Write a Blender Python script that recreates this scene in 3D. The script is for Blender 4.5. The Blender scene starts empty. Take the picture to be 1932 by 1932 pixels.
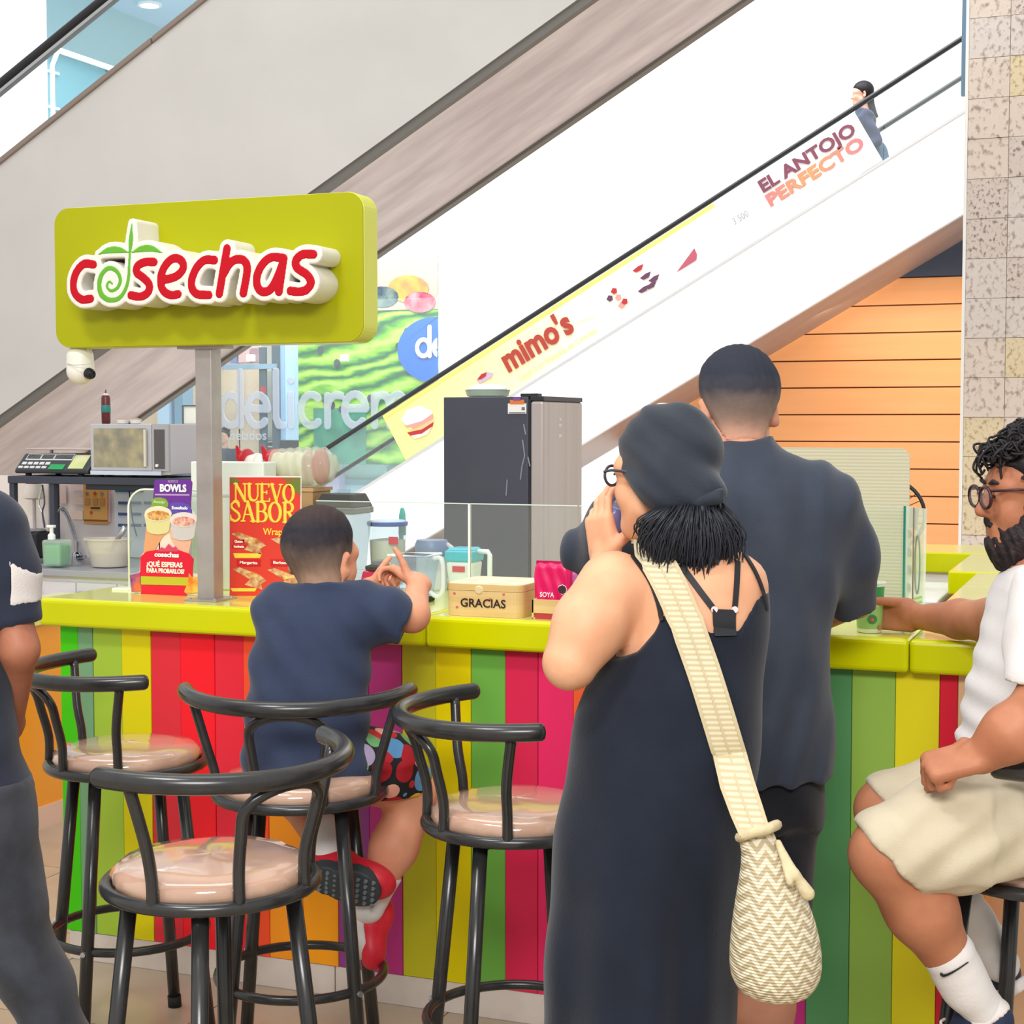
import bpy, math, random
import numpy as np
from mathutils import Matrix, Vector
random.seed(7)
SC = bpy.context.scene
COL = SC.collection

# ---------------------------------------------------------------- camera
FPX, CAMH = 3050.0, 1.62
YAW, PIT = math.radians(21.3), math.atan(168 / 3050.0)
cam = bpy.data.objects.new('camera', bpy.data.cameras.new('camera'))
COL.objects.link(cam)
cam.location = (0, 0, CAMH)
cam.rotation_euler = (math.pi / 2 - PIT, 0, YAW)
cam.data.sensor_width = 36
cam.data.lens = 36 * FPX / 1932
cam.data.clip_end = 200
SC.camera = cam

# ---------------------------------------------------------------- world, lamps, exposure
SC.view_settings.view_transform = 'Standard'
SC.view_settings.look = 'None'
SC.view_settings.exposure = 0.0
SC.view_settings.gamma = 1.0
SC.view_settings.use_curve_mapping = False
SC.cycles.use_denoising = True
SC.cycles.max_bounces = 8
SC.cycles.transparent_max_bounces = 16
SC.cycles.caustics_reflective = False
SC.cycles.caustics_refractive = False
world = bpy.data.worlds.new('mall_daylight')
SC.world = world
world.use_nodes = True
bg = world.node_tree.nodes['Background']
bg.inputs[0].default_value = (1.0, 0.995, 0.985, 1)
bg.inputs[1].default_value = 0.85


def area(name, loc, target, sx, sy, power, color=(1, 1, 1)):
    d = bpy.data.lights.new(name, 'AREA')
    d.shape = 'RECTANGLE'
    d.size, d.size_y, d.energy, d.color = sx, sy, power, color
    o = bpy.data.objects.new(name, d)
    COL.objects.link(o)
    o.location = loc
    o.rotation_euler = (Vector(target) - Vector(loc)).to_track_quat('-Z', 'Y').to_euler()
    return o


area('ceiling_lamps_over_kiosk', (-2.2, 0.9, 4.6), (-2.0, 4.0, 1.2), 0.9, 0.4, 70, (1, 0.985, 0.96))
area('ceiling_lamps_front', (0.4, -2.6, 4.2), (-0.9, 3.6, 0.5), 2.6, 0.9, 150, (1, 0.985, 0.96))
area('low_front_fill', (0.15, -0.9, 3.3), (-0.6, 4.0, 0.4), 2.0, 0.7, 75, (1, 0.985, 0.96))  # added fill above the camera, brightens the lower right of the counter
area('atrium_skylight', (-4.5, 13.5, 13.0), (-4.0, 24.0, 4.0), 14.0, 6.0, 3000, (0.97, 0.985, 1))
area('near_escalator_fill', (-4.5, 4.5, 12.0), (-4.0, 12.0, 2.5), 10.0, 4.0, 560, (1, 0.99, 0.97))  # added overhead light that brightens the near escalator cladding
area('shop_front_fill', (-9.0, 19.6, 5.0), (-9.0, 23.0, 2.4), 6.0, 0.8, 160, (1, 0.98, 0.95))  # added fill outside the glass, brightens the shop interior
area('strip_under_escalator', (-1.9, 16.7, 2.75), (-1.9, 17.5, 1.6), 2.6, 0.12, 14, (1, 0.9, 0.75))
area('gallery_lamps', (-11.0, 15.0, 7.6), (-13.0, 17.0, 5.6), 1.0, 6.0, 320, (0.95, 0.98, 1))

# ---------------------------------------------------------------- camera geometry helpers
_sy, _cy, _sp, _cp = math.sin(YAW), math.cos(YAW), math.sin(PIT), math.cos(PIT)
FW0 = np.array([-_sy, _cy, 0.0])
RT = np.array([_cy, _sy, 0.0])
UP0 = np.array([0, 0, 1.0])
FW = FW0 * _cp - UP0 * _sp
UP = UP0 * _cp + FW0 * _sp
CAM = np.array([0, 0, CAMH])


def ray(x, y):
    return FW + RT * (x - 966) / FPX - UP * (y - 966) / FPX


def D(x, y, d):
    return CAM + ray(x, y) * d


def PZ(x, y, z):
    r = ray(x, y)
    return CAM + r * (z - CAMH) / r[2]


def PY(x, y, Y):
    r = ray(x, y)
    return CAM + r * Y / r[1]


def PX(x, y, X):
    r = ray(x, y)
    return CAM + r * X / r[0]


# ---------------------------------------------------------------- materials
def lin(c):
    out = []
    for v in c[:3]:
        v = v / 255.0
        out.append(v / 12.92 if v <= 0.04045 else ((v + 0.055) / 1.055) ** 2.4)
    return (*out, 1.0)


MATS = {}


def mat(name, c, rough=0.5, metal=0.0, c2=None, scale=8.0, detail=4.0, lo=0.35, hi=0.65, bump=0.0, bscale=None,
        stretch=None, alpha=1.0, trans=0.0, ior=1.45, emit=0.0, coat=0.0, spec=0.5, sheen=0.0, sss=0.0):
    if name in MATS:
        return MATS[name]
    m = bpy.data.materials.new(name)
    m.use_nodes = True
    nt = m.node_tree
    b = nt.nodes['Principled BSDF']
    b.inputs['Base Color'].default_value = lin(c)
    b.inputs['Roughness'].default_value = rough
    b.inputs['Metallic'].default_value = metal
    b.inputs['IOR'].default_value = ior
    b.inputs['Specular IOR Level'].default_value = spec
    if alpha < 1:
        b.inputs['Alpha'].default_value = alpha
    if trans:
        b.inputs['Transmission Weight'].default_value = trans
    if coat:
        b.inputs['Coat Weight'].default_value = coat
        b.inputs['Coat Roughness'].default_value = 0.08
    if sheen:
        b.inputs['Sheen Weight'].default_value = sheen
    if sss:
        b.inputs['Subsurface Weight'].default_value = sss
        b.inputs['Subsurface Radius'].default_value = (0.02, 0.008, 0.004)
    if emit:
        b.inputs['Emission Color'].default_value = lin(c)
        b.inputs['Emission Strength'].default_value = emit
    if c2 is not None or bump:
        tc = nt.nodes.new('ShaderNodeTexCoord')
        mp = nt.nodes.new('ShaderNodeMapping')
        nt.links.new(tc.outputs['Object'], mp.inputs['Vector'])
        if stretch:
            mp.inputs['Scale'].default_value = stretch
        nz = nt.nodes.new('ShaderNodeTexNoise')
        nz.inputs['Scale'].default_value = scale
        nz.inputs['Detail'].default_value = detail
        nt.links.new(mp.outputs[0], nz.inputs['Vector'])
        if c2 is not None:
            rp = nt.nodes.new('ShaderNodeValToRGB')
            rp.color_ramp.elements[0].position = lo
            rp.color_ramp.elements[0].color = lin(c)
            rp.color_ramp.elements[1].position = hi
            rp.color_ramp.elements[1].color = lin(c2)
            nt.links.new(nz.outputs['Fac'], rp.inputs[0])
            nt.links.new(rp.outputs[0], b.inputs['Base Color'])
        if bump:
            nb = nz
            if bscale:
                nb = nt.nodes.new('ShaderNodeTexNoise')
                nb.inputs['Scale'].default_value = bscale
                nb.inputs['Detail'].default_value = 3
                nt.links.new(mp.outputs[0], nb.inputs['Vector'])
            bp = nt.nodes.new('ShaderNodeBump')
            bp.inputs['Strength'].default_value = bump
            bp.inputs['Distance'].default_value = 0.01
            nt.links.new(nb.outputs['Fac'], bp.inputs['Height'])
            nt.links.new(bp.outputs[0], b.inputs['Normal'])
    MATS[name] = m
    return m


def ramp_mat(name, stops, axis=2, rough=0.6, noise=0.0, nscale=20.0, spec=0.5, sss=0.0, bump=0.0, coords='Object'):
    """colour by object-space position along one axis (things that really change colour along it)."""
    m = mat(name, (200, 200, 200), rough, spec=spec, sss=sss)
    nt = m.node_tree
    b = nt.nodes['Principled BSDF']
    tc = nt.nodes.new('ShaderNodeTexCoord')
    sx = nt.nodes.new('ShaderNodeSeparateXYZ')
    nt.links.new(tc.outputs[coords], sx.inputs[0])
    lo, hi = stops[0][0], stops[-1][0]
    mr = nt.nodes.new('ShaderNodeMapRange')
    mr.inputs['From Min'].default_value = lo
    mr.inputs['From Max'].default_value = hi
    src = sx.outputs[axis]
    if noise or bump:
        nz = nt.nodes.new('ShaderNodeTexNoise')
        nz.inputs['Scale'].default_value = nscale
        nz.inputs['Detail'].default_value = 5
        nt.links.new(tc.outputs[coords], nz.inputs['Vector'])
    if noise:
        ma = nt.nodes.new('ShaderNodeMath')
        ma.operation = 'MULTIPLY_ADD'
        ma.inputs[1].default_value = noise * 2
        ma.inputs[2].default_value = -noise
        nt.links.new(nz.outputs['Fac'], ma.inputs[0])
        ad = nt.nodes.new('ShaderNodeMath')
        nt.links.new(src, ad.inputs[0])
        nt.links.new(ma.outputs[0], ad.inputs[1])
        src = ad.outputs[0]
    if bump:
        bp = nt.nodes.new('ShaderNodeBump')
        bp.inputs['Strength'].default_value = bump
        bp.inputs['Distance'].default_value = 0.004
        nt.links.new(nz.outputs['Fac'], bp.inputs['Height'])
        nt.links.new(bp.outputs[0], b.inputs['Normal'])
    nt.links.new(src, mr.inputs['Value'])
    rp = nt.nodes.new('ShaderNodeValToRGB')
    el = rp.color_ramp.elements
    while len(el) < len(stops):
        el.new(0.5)
    for e, (v, c) in zip(el, stops):
        e.position = (v - lo) / (hi - lo)
        e.color = lin(c)
    nt.links.new(mr.outputs[0], rp.inputs[0])
    nt.links.new(rp.outputs[0], b.inputs['Base Color'])
    return m


def glass_mat(name, tint=(225, 240, 238), alpha=0.12, rough=0.03):
    """thin architectural pane: mostly clear, with a real glossy reflection."""
    if name in MATS:
        return MATS[name]
    m = bpy.data.materials.new(name)
    m.use_nodes = True
    nt = m.node_tree
    for n in list(nt.nodes):
        nt.nodes.remove(n)
    out = nt.nodes.new('ShaderNodeOutputMaterial')
    tr = nt.nodes.new('ShaderNodeBsdfTransparent')
    tr.inputs[0].default_value = lin(tint)
    gl = nt.nodes.new('ShaderNodeBsdfPrincipled')
    gl.inputs['Base Color'].default_value = lin(tint)
    gl.inputs['Roughness'].default_value = rough
    mx = nt.nodes.new('ShaderNodeMixShader')
    mx.inputs[0].default_value = alpha
    nt.links.new(tr.outputs[0], mx.inputs[1])
    nt.links.new(gl.outputs[0], mx.inputs[2])
    nt.links.new(mx.outputs[0], out.inputs[0])
    MATS[name] = m
    return m


# ---------------------------------------------------------------- objects
LOC = {}


def link(o, parent=None):
    COL.objects.link(o)
    if parent is not None:
        o.parent = parent
        LOC[o.name] = LOC.get(parent.name, np.zeros(3))
    return o


def tag(o, label=None, cat=None, group=None, kind=None):
    if label:
        o['label'] = label
    if cat:
        o['category'] = cat
    if group:
        o['group'] = group
    if kind:
        o['kind'] = kind
    return o


def thing(name, label, cat, loc=(0, 0, 0), group=None, kind=None):
    o = bpy.data.objects.new(name, None)
    o.empty_display_size = 0.05
    COL.objects.link(o)
    o.location = [float(v) for v in loc]
    LOC[o.name] = np.array(loc, float)
    return tag(o, label, cat, group, kind)


class MB:
    def __init__(s):
        s.v, s.f = [], []

    def add(s, vs, fs):
        n = len(s.v)
        s.v.extend([tuple(float(c) for c in v) for v in vs])
        s.f.extend([tuple(i + n for i in f) for f in fs])
        return s

    def box(s, lo, hi):
        x0, y0, z0 = lo
        x1, y1, z1 = hi
        return s.add([(x0, y0, z0), (x1, y0, z0), (x1, y1, z0), (x0, y1, z0), (x0, y0, z1), (x1, y0, z1), (x1, y1, z1), (x0, y1, z1)],
                     [(0, 3, 2, 1), (4, 5, 6, 7), (0, 1, 5, 4), (1, 2, 6, 5), (2, 3, 7, 6), (3, 0, 4, 7)])

    def cbox(s, c, size):
        c, h = np.array(c, float), np.array(size, float) / 2
        return s.box(c - h, c + h)

    def rbox(s, o, ax, ay, az):
        """box from corner o spanned by three vectors"""
        o, ax, ay, az = [np.array(q, float) for q in (o, ax, ay, az)]
        vs = [o, o + ax, o + ax + ay, o + ay, o + az, o + ax + az, o + ax + ay + az, o + ay + az]
        return s.add(vs, [(0, 3, 2, 1), (4, 5, 6, 7), (0, 1, 5, 4), (1, 2, 6, 5), (2, 3, 7, 6), (3, 0, 4, 7)])

    def prism(s, pts, d):
        """extrude closed 3-D polygon by vector d"""
        pts = [np.array(p, float) for p in pts]
        d = np.array(d, float)
        n = len(pts)
        fs = [tuple(range(n)), tuple(reversed(range(n, 2 * n)))]
        fs += [(i, (i + 1) % n + 0, (i + 1) % n + n, i + n) for i in range(n)]
        fs = [fs[0][::-1], fs[1][::-1]] + fs[2:]
        return s.add(pts + [p + d for p in pts], fs)

    def tube(s, pts, r, n=12, caps=True, closed=False):
        pts = [np.array(p, float) for p in pts]
        m = len(pts)
        rs = r if hasattr(r, '__len__') else [r] * m
        tang = []
        for i in range(m):
            if closed:
                t = pts[(i + 1) % m] - pts[(i - 1) % m]
            else:
                t = pts[min(i + 1, m - 1)] - pts[max(i - 1, 0)]
            tang.append(t / (np.linalg.norm(t) + 1e-12))
        ref = np.array([0, 0, 1.0]) if abs(tang[0][2]) < 0.9 else np.array([1.0, 0, 0])
        u = np.cross(tang[0], ref)
        u /= np.linalg.norm(u)
        vs = []
        for i in range(m):
            t = tang[i]
            u = u - t * (u @ t)
            u /= np.linalg.norm(u)
            w = np.cross(t, u)
            for k in range(n):
                a = 2 * math.pi * k / n
                vs.append(pts[i] + (u * math.cos(a) + w * math.sin(a)) * rs[i])
        fs = []
        for i in range(m if closed else m - 1):
            j = (i + 1) % m
            for k in range(n):
                k2 = (k + 1) % n
                fs.append((i * n + k, i * n + k2, j * n + k2, j * n + k))
        if caps and not closed:
            fs.append(tuple(reversed(range(n))))
            fs.append(tuple(range((m - 1) * n, m * n)))
        return s.add(vs, fs)

    def lathe(s, c, prof, n=24, axis=None):
        """prof: list of (radius, height); axis default z"""
        c = np.array(c, float)
        az = np.array(axis if axis is not None else (0, 0, 1.0), float)
        az /= np.linalg.norm(az)
        ref = np.array([1.0, 0, 0]) if abs(az[0]) < 0.9 else np.array([0, 1.0, 0])
        ax = ref - az * (ref @ az)
        ax /= np.linalg.norm(ax)
        ay = np.cross(az, ax)
        vs, fs = [], []
        for r, h in prof:
            for k in range(n):
                a = 2 * math.pi * k / n
                vs.append(c + az * h + (ax * math.cos(a) + ay * math.sin(a)) * max(r, 1e-5))
        for i in range(len(prof) - 1):
            for k in range(n):
                k2 = (k + 1) % n
                fs.append((i * n + k, i * n + k2, (i + 1) * n + k2, (i + 1) * n + k))
        fs.append(tuple(reversed(range(n))))
        fs.append(tuple(range((len(prof) - 1) * n, len(prof) * n)))
        return s.add(vs, fs)

    def build(s, name, m, parent=None, smooth=False, bevel=0.0, label=None, seg=2):
        L = LOC.get(parent.name, np.zeros(3)) if parent is not None else np.zeros(3)
        me = bpy.data.meshes.new(name)
        me.from_pydata([(v[0] - L[0], v[1] - L[1], v[2] - L[2]) for v in s.v], [], s.f)
        me.validate()
        me.update()
        if smooth:
            for p in me.polygons:
                p.use_smooth = True
        me.materials.append(m)
        o = bpy.data.objects.new(name, me)
        link(o, parent)
        if smooth and smooth != 'all':
            try:
                me.set_sharp_from_angle(angle=math.radians(40))
            except Exception:
                pass
        if bevel:
            b = o.modifiers.new('bevel', 'BEVEL')
            b.width, b.segments, b.limit_method = bevel, seg, 'ANGLE'
            b.angle_limit = math.radians(35)
        if label:
            o['label'] = label
        return o


def copy_tree(o, parent=None):
    c = o.copy()
    COL.objects.link(c)
    if parent is not None:
        c.parent = parent
    for ch in list(o.children):
        copy_tree(ch, c)
    return c


def frame(o, x, y):
    """matrix with local x along x, local y along y, origin o"""
    x = np.array(x, float); x /= np.linalg.norm(x)
    y = np.array(y, float); y -= x * (y @ x); y /= np.linalg.norm(y)
    z = np.cross(x, y)
    return Matrix(((x[0], y[0], z[0], o[0]), (x[1], y[1], z[1], o[1]), (x[2], y[2], z[2], o[2]), (0, 0, 0, 1)))


def text(name, body, size, m, parent, M, ext=0.001, bold=0.0, align='CENTER', xs=1.0, shear=0.0, width=None, label=None):
    cu = bpy.data.curves.new(name, 'FONT')
    cu.body, cu.size, cu.extrude, cu.offset, cu.shear = body, size, ext, bold, shear
    cu.align_x, cu.align_y = align, 'CENTER'
    cu.resolution_u = 3
    t = bpy.data.objects.new(name + '_tmp', cu)
    COL.objects.link(t)
    dg = bpy.context.evaluated_depsgraph_get()
    me = bpy.data.meshes.new_from_object(t.evaluated_get(dg))
    bpy.data.objects.remove(t)
    bpy.data.curves.remove(cu)
    if width and len(me.vertices):
        xsv = [v.co.x for v in me.vertices]
        xs = width / max(1e-6, max(xsv) - min(xsv))
    L = LOC.get(parent.name, np.zeros(3)) if parent is not None else np.zeros(3)
    for v in me.vertices:
        p = M @ Vector((v.co.x * xs, v.co.y, v.co.z))
        v.co = (p.x - L[0], p.y - L[1], p.z - L[2])
    me.materials.clear()
    me.materials.append(m)
    me.name = name
    o = bpy.data.objects.new(name, me)
    link(o, parent)
    if label:
        o['label'] = label
    return o


# ---------------------------------------------------------------- signed-distance modelling (bodies, clothes, lettering)
def smin(a, b, k):
    if k <= 0:
        return np.minimum(a, b)
    h = np.clip(0.5 + 0.5 * (b - a) / k, 0, 1)
    return b + (a - b) * h - k * h * (1 - h)


def smax(a, b, k):
    return -smin(-a, -b, k)


def cap(a, b, ra, rb=None):
    a, b = np.array(a, float), np.array(b, float)
    rb = ra if rb is None else rb
    d = b - a
    dd = d @ d + 1e-12

    def f(p):
        q = p - a
        t = np.clip(q @ d / dd, 0, 1)
        return np.sqrt(((q - t[:, None] * d) ** 2).sum(1)) - (ra + (rb - ra) * t)
    f.bb = (np.minimum(a - ra, b - rb), np.maximum(a + ra, b + rb))
    return f


def chain(pts, rs, k=0.0):
    fs = [cap(pts[i], pts[i + 1], rs[i], rs[i + 1]) for i in range(len(pts) - 1)]
    return U(k, *fs)


def ell(c, r, R=None):
    c, r = np.array(c, float), np.array(r, float)

    def f(p):
        q = p - c
        if R is not None:
            q = q @ R
        k0 = np.sqrt(((q / r) ** 2).sum(1))
        k1 = np.sqrt(((q / r ** 2) ** 2).sum(1)) + 1e-9
        return k0 * (k0 - 1) / k1
    m = r.max()
    f.bb = (c - m, c + m)
    return f


def rboxf(c, half, R=None, rd=0.01):
    c, half = np.array(c, float), np.array(half, float)

    def f(p):
        q = p - c
        if R is not None:
            q = q @ R
        d = np.abs(q) - (half - rd)
        return np.sqrt((np.maximum(d, 0) ** 2).sum(1)) + np.minimum(d.max(1), 0) - rd
    m = np.linalg.norm(half)
    f.bb = (c - m, c + m)
    return f


def U(k, *fs):
    fs = [g for g in fs if g is not None]

    def f(p):
        d = fs[0](p)
        for g in fs[1:]:
            d = smin(d, g(p), k)
        return d
    f.bb = (np.min([g.bb[0] for g in fs], 0), np.max([g.bb[1] for g in fs], 0))
    return f


def infl(g, r):
    def f(p):
        return g(p) - r
    f.bb = (g.bb[0] - r, g.bb[1] + r)
    return f


def cut(g, h, k=0.0, bb=None):
    """intersection of g with field h (<0 kept)"""
    def f(p):
        return smax(g(p), h(p), k)
    f.bb = bb or g.bb
    return f


def half(pt, n):
    pt, n = np.array(pt, float), np.array(n, float)
    n = n / np.linalg.norm(n)
    return lambda p: (p - pt) @ n


def wrinkle(g, amp, dirs, seed=0):
    """cloth folds: sum of warped sine ridges along given (direction, wavelength) pairs"""
    rg = np.random.RandomState(seed)
    ph = rg.rand(len(dirs), 4) * 6.28
    dv = [(np.array(d, float) / np.linalg.norm(d), 2 * math.pi / w) for d, w in dirs]

    def f(p):
        s = 0
        for i, (d, w) in enumerate(dv):
            warp = 0.9 * np.sin(p[:, 2] * 9 + ph[i, 1]) + 0.9 * np.sin(p[:, 0] * 11 + ph[i, 2]) + 0.6 * np.sin(p[:, 1] * 13 + ph[i, 3])
            fade = 0.5 + 0.5 * np.sin(p[:, 0] * 7 + p[:, 2] * 6 + ph[i, 2])
            s = s + np.sin(p @ d * w + ph[i, 0] + warp) * fade
        return g(p) + amp * s / len(dv)
    f.bb = (g.bb[0] - amp, g.bb[1] + amp)
    return f


def sdf_mesh(f, h, lo=None, hi=None):
    lo = (f.bb[0] if lo is None else np.array(lo, float)) - 2 * h
    hi = (f.bb[1] if hi is None else np.array(hi, float)) + 2 * h
    nb = np.ceil(((hi - lo) / h + 1) / 4).astype(int)
    gx = [lo[i] + h * (np.arange(nb[i]) * 4 + 1.5) for i in range(3)]
    C = np.stack(np.meshgrid(*gx, indexing='ij'), -1).reshape(-1, 3)
    fc = np.concatenate([f(C[i:i + 200000]) for i in range(0, len(C), 200000)])
    act = np.abs(fc) < 4 * h * 1.5
    vals = np.broadcast_to(np.where(fc < 0, -1.0, 1.0)[:, None], (len(C), 64)).copy()
    off = (np.stack(np.meshgrid(*[np.arange(4)] * 3, indexing='ij'), -1).reshape(-1, 3) - 1.5) * h
    P = (C[act][:, None, :] + off[None]).reshape(-1, 3)
    if len(P):
        fv = np.concatenate([f(P[i:i + 400000]) for i in range(0, len(P), 400000)])
        vals[act] = fv.reshape(-1, 64)
    V = vals.reshape(*nb, 4, 4, 4).transpose(0, 3, 1, 4, 2, 5).reshape(nb[0] * 4, nb[1] * 4, nb[2] * 4)
    ins = V < 0
    a = np.zeros(tuple(np.array(V.shape) - 1), np.int8)
    for i in (0, 1):
        for j in (0, 1):
            for k in (0, 1):
                a += ins[i:V.shape[0] - 1 + i, j:V.shape[1] - 1 + j, k:V.shape[2] - 1 + k]
    cells = np.argwhere((a > 0) & (a < 8))
    idx = -np.ones(a.shape, np.int64)
    idx[tuple(cells.T)] = np.arange(len(cells))
    cv = np.empty((len(cells), 2, 2, 2))
    for i in (0, 1):
        for j in (0, 1):
            for k in (0, 1):
                cv[:, i, j, k] = V[cells[:, 0] + i, cells[:, 1] + j, cells[:, 2] + k]
    acc = np.zeros((len(cells), 3))
    n = np.zeros(len(cells))
    for ax in range(3):
        for u in (0, 1):
            for w in (0, 1):
                s0 = [u, w]; s0.insert(ax, 0)
                s1 = [u, w]; s1.insert(ax, 1)
                v0, v1 = cv[:, s0[0], s0[1], s0[2]], cv[:, s1[0], s1[1], s1[2]]
                c = (v0 < 0) != (v1 < 0)
                t = np.where(c, v0 / np.where(c, v0 - v1, 1), 0)
                pt = np.zeros((len(cells), 3)) + np.array(s0)
                pt[:, ax] = t
                acc[c] += pt[c]
                n[c] += 1
    verts = lo + h * (cells + acc / n[:, None])
    quads = []
    for ax in range(3):
        sl0 = [slice(None)] * 3; sl1 = [slice(None)] * 3
        sl0[ax] = slice(0, -1); sl1[ax] = slice(1, None)
        e0, e1 = ins[tuple(sl0)], ins[tuple(sl1)]
        ed = np.argwhere(e0 != e1)
        o1, o2 = (ax + 1) % 3, (ax + 2) % 3
        ok = (ed[:, o1] > 0) & (ed[:, o2] > 0) & (ed[:, o1] < V.shape[o1] - 1) & (ed[:, o2] < V.shape[o2] - 1)
        ed = ed[ok]
        q = []
        for d1, d2 in ((-1, -1), (0, -1), (0, 0), (-1, 0)):
            c = ed.copy()
            c[:, o1] += d1
            c[:, o2] += d2
            q.append(idx[tuple(c.T)])
        q = np.stack(q, 1)
        flip = ~e0[tuple(ed.T)]
        q[flip] = q[flip][:, ::-1]
        quads.append(q)
    quads = np.concatenate(quads)
    quads = quads[(quads >= 0).all(1)]
    return verts, quads


def sdf_obj(name, pieces, m, parent=None, label=None, sharp=None):
    """pieces: list of (field, cell) or (field, cell, lo, hi), joined into one mesh object"""
    vs, fs, n = [], [], 0
    for pc in pieces:
        v, q = sdf_mesh(*pc)
        vs.append(v)
        fs.append(q + n)
        n += len(v)
    v = np.concatenate(vs)
    q = np.concatenate(fs)
    L = LOC.get(parent.name, np.zeros(3)) if parent is not None else np.zeros(3)
    me = bpy.data.meshes.new(name)
    me.vertices.add(len(v))
    me.vertices.foreach_set('co', (v - L).astype(np.float32).ravel())
    me.loops.add(len(q) * 4)
    me.loops.foreach_set('vertex_index', q.astype(np.int32).ravel())
    me.polygons.add(len(q))
    me.polygons.foreach_set('loop_start', np.arange(0, len(q) * 4, 4, dtype=np.int32))
    me.polygons.foreach_set('loop_total', np.full(len(q), 4, np.int32))
    me.update(calc_edges=True)
    me.validate()
    me.polygons.foreach_set('use_smooth', np.ones(len(me.polygons), bool))
    if sharp:
        me.set_sharp_from_angle(angle=math.radians(sharp))
    me.materials.append(m)
    o = bpy.data.objects.new(name, me)
    link(o, parent)
    if label:
        o['label'] = label
    return o


def march(f, x, y, off=0.0, t0=0.8, t1=6.0):
    """first point of field f along the sight line through a photograph pixel"""
    r = ray(x, y)
    L = np.linalg.norm(r)
    t = t0
    for _ in range(160):
        d = float(f((CAM + r * t)[None])[0])
        if d < 0.0015:
            break
        t += max(d * 0.7, 0.001) / L
        if t > t1:
            return None
    p = CAM + r * t
    if off:
        e = 0.004
        g = np.array([float(f((p + np.eye(3)[i] * e)[None])[0]) - float(f((p - np.eye(3)[i] * e)[None])[0]) for i in range(3)])
        p = p + g / (np.linalg.norm(g) + 1e-9) * off
    return p


def stroke2d(strokes, M, r, half_t, rmul=1.0, inv=None):
    """solid lettering: union of 2-D stroke capsules in the local plane of M (x right, y up, z out), thickness 2*half_t"""
    Mi = np.linalg.inv(np.array(M))
    segs = []
    for pts, w in strokes:
        w = w if hasattr(w, '__len__') else [w] * len(pts)
        for i in range(len(pts) - 1):
            segs.append((np.array(pts[i], float), np.array(pts[i + 1], float), w[i] * rmul + r, w[i + 1] * rmul + r))
    A = np.array(M)

    def f(p):
        q = p @ Mi[:3, :3].T + Mi[:3, 3]
        x = q[:, :2]
        d = np.full(len(p), 1e3)
        for a, b, ra, rb in segs:
            e = b - a
            v = x - a
            t = np.clip(v @ e / (e @ e + 1e-12), 0, 1)
            d = np.minimum(d, np.sqrt(((v - t[:, None] * e) ** 2).sum(1)) - (ra + (rb - ra) * t))
        return np.maximum(d, np.abs(q[:, 2]) - half_t)
    pts = np.concatenate([[s[0] - s[2], s[0] + s[2], s[1] - s[3], s[1] + s[3]] for s in segs])
    cs = []
    for x in (pts[:, 0].min(), pts[:, 0].max()):
        for y in (pts[:, 1].min(), pts[:, 1].max()):
            for z in (-half_t, half_t):
                cs.append(A[:3, :3] @ np.array([x, y, z]) + A[:3, 3])
    f.bb = (np.min(cs, 0), np.max(cs, 0))
    return f


def arc2(cx, cy, rx, ry, a0, a1, n=14, rot=0.0):
    out = []
    for i in range(n + 1):
        a = math.radians(a0 + (a1 - a0) * i / n)
        x, y = rx * math.cos(a), ry * math.sin(a)
        c, s = math.cos(math.radians(rot)), math.sin(math.radians(rot))
        out.append((cx + x * c - y * s, cy + x * s + y * c))
    return out


def spline(pts, n=8):
    """Catmull-Rom through points (any dimension)"""
    P = [np.array(p, float) for p in pts]
    P = [2 * P[0] - P[1]] + P + [2 * P[-1] - P[-2]]
    out = []
    for i in range(1, len(P) - 2):
        for k in range(n):
            t = k / n
            out.append(0.5 * ((2 * P[i]) + (-P[i - 1] + P[i + 1]) * t + (2 * P[i - 1] - 5 * P[i] + 4 * P[i + 1] - P[i + 2]) * t ** 2
                              + (-P[i - 1] + 3 * P[i] - 3 * P[i + 1] + P[i + 2]) * t ** 3))
    out.append(P[-2])
    return out

# ================================================================ THE SETTING
# ---------------------------------------------------------------- floor
m_floor = mat('polished_stone_floor', (184, 168, 146), 0.25, c2=(158, 142, 122), scale=3.0, detail=8, lo=0.3, hi=0.75)
m_joint = mat('floor_joint', (150, 138, 120), 0.8)
m_white = mat('white_plaster', (248, 248, 246), 0.7)
floor = MB().box((-40, -12, -0.10), (25, 40, -0.006)).build('floor', m_joint)
tag(floor, kind='structure')
tile_me = None
TS = 0.62
for i in range(-13, 4):
    for j in range(0, 17):
        x0, y0 = i * TS + 0.11, 1.1 + j * TS
        if tile_me is None:
            t = MB().box((0.002, 0.002, -0.006), (TS - 0.002, TS - 0.002, 0.0)).build('floor_tile', m_floor, floor)
            tile_me = t.data
        else:
            t = bpy.data.objects.new('floor_tile', tile_me)
            link(t, floor)
        t.location = (x0, y0, 0)
# plain floor beyond the tiles one can tell apart
MB().box((-40, -12, -0.006), (25, 1.1, -0.0005)).build('floor_near', m_floor, floor)
MB().box((-40, 11.6, -0.006), (25, 40, -0.0005)).build('floor_far', mat('light_bounce_floor', (222, 218, 212), 0.3, c2=(208, 203, 196), scale=3), floor)  # glare painted in by a whiter colour, also bounces light onto the soffit
MB().box((-40, 1.1, -0.006), (-13 * TS + 0.1, 11.6, -0.0005)).build('floor_side', m_floor, floor)
MB().box((4 * TS + 0.12, 1.1, -0.006), (25, 11.6, -0.0005)).build('floor_side', m_floor, floor)

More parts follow.
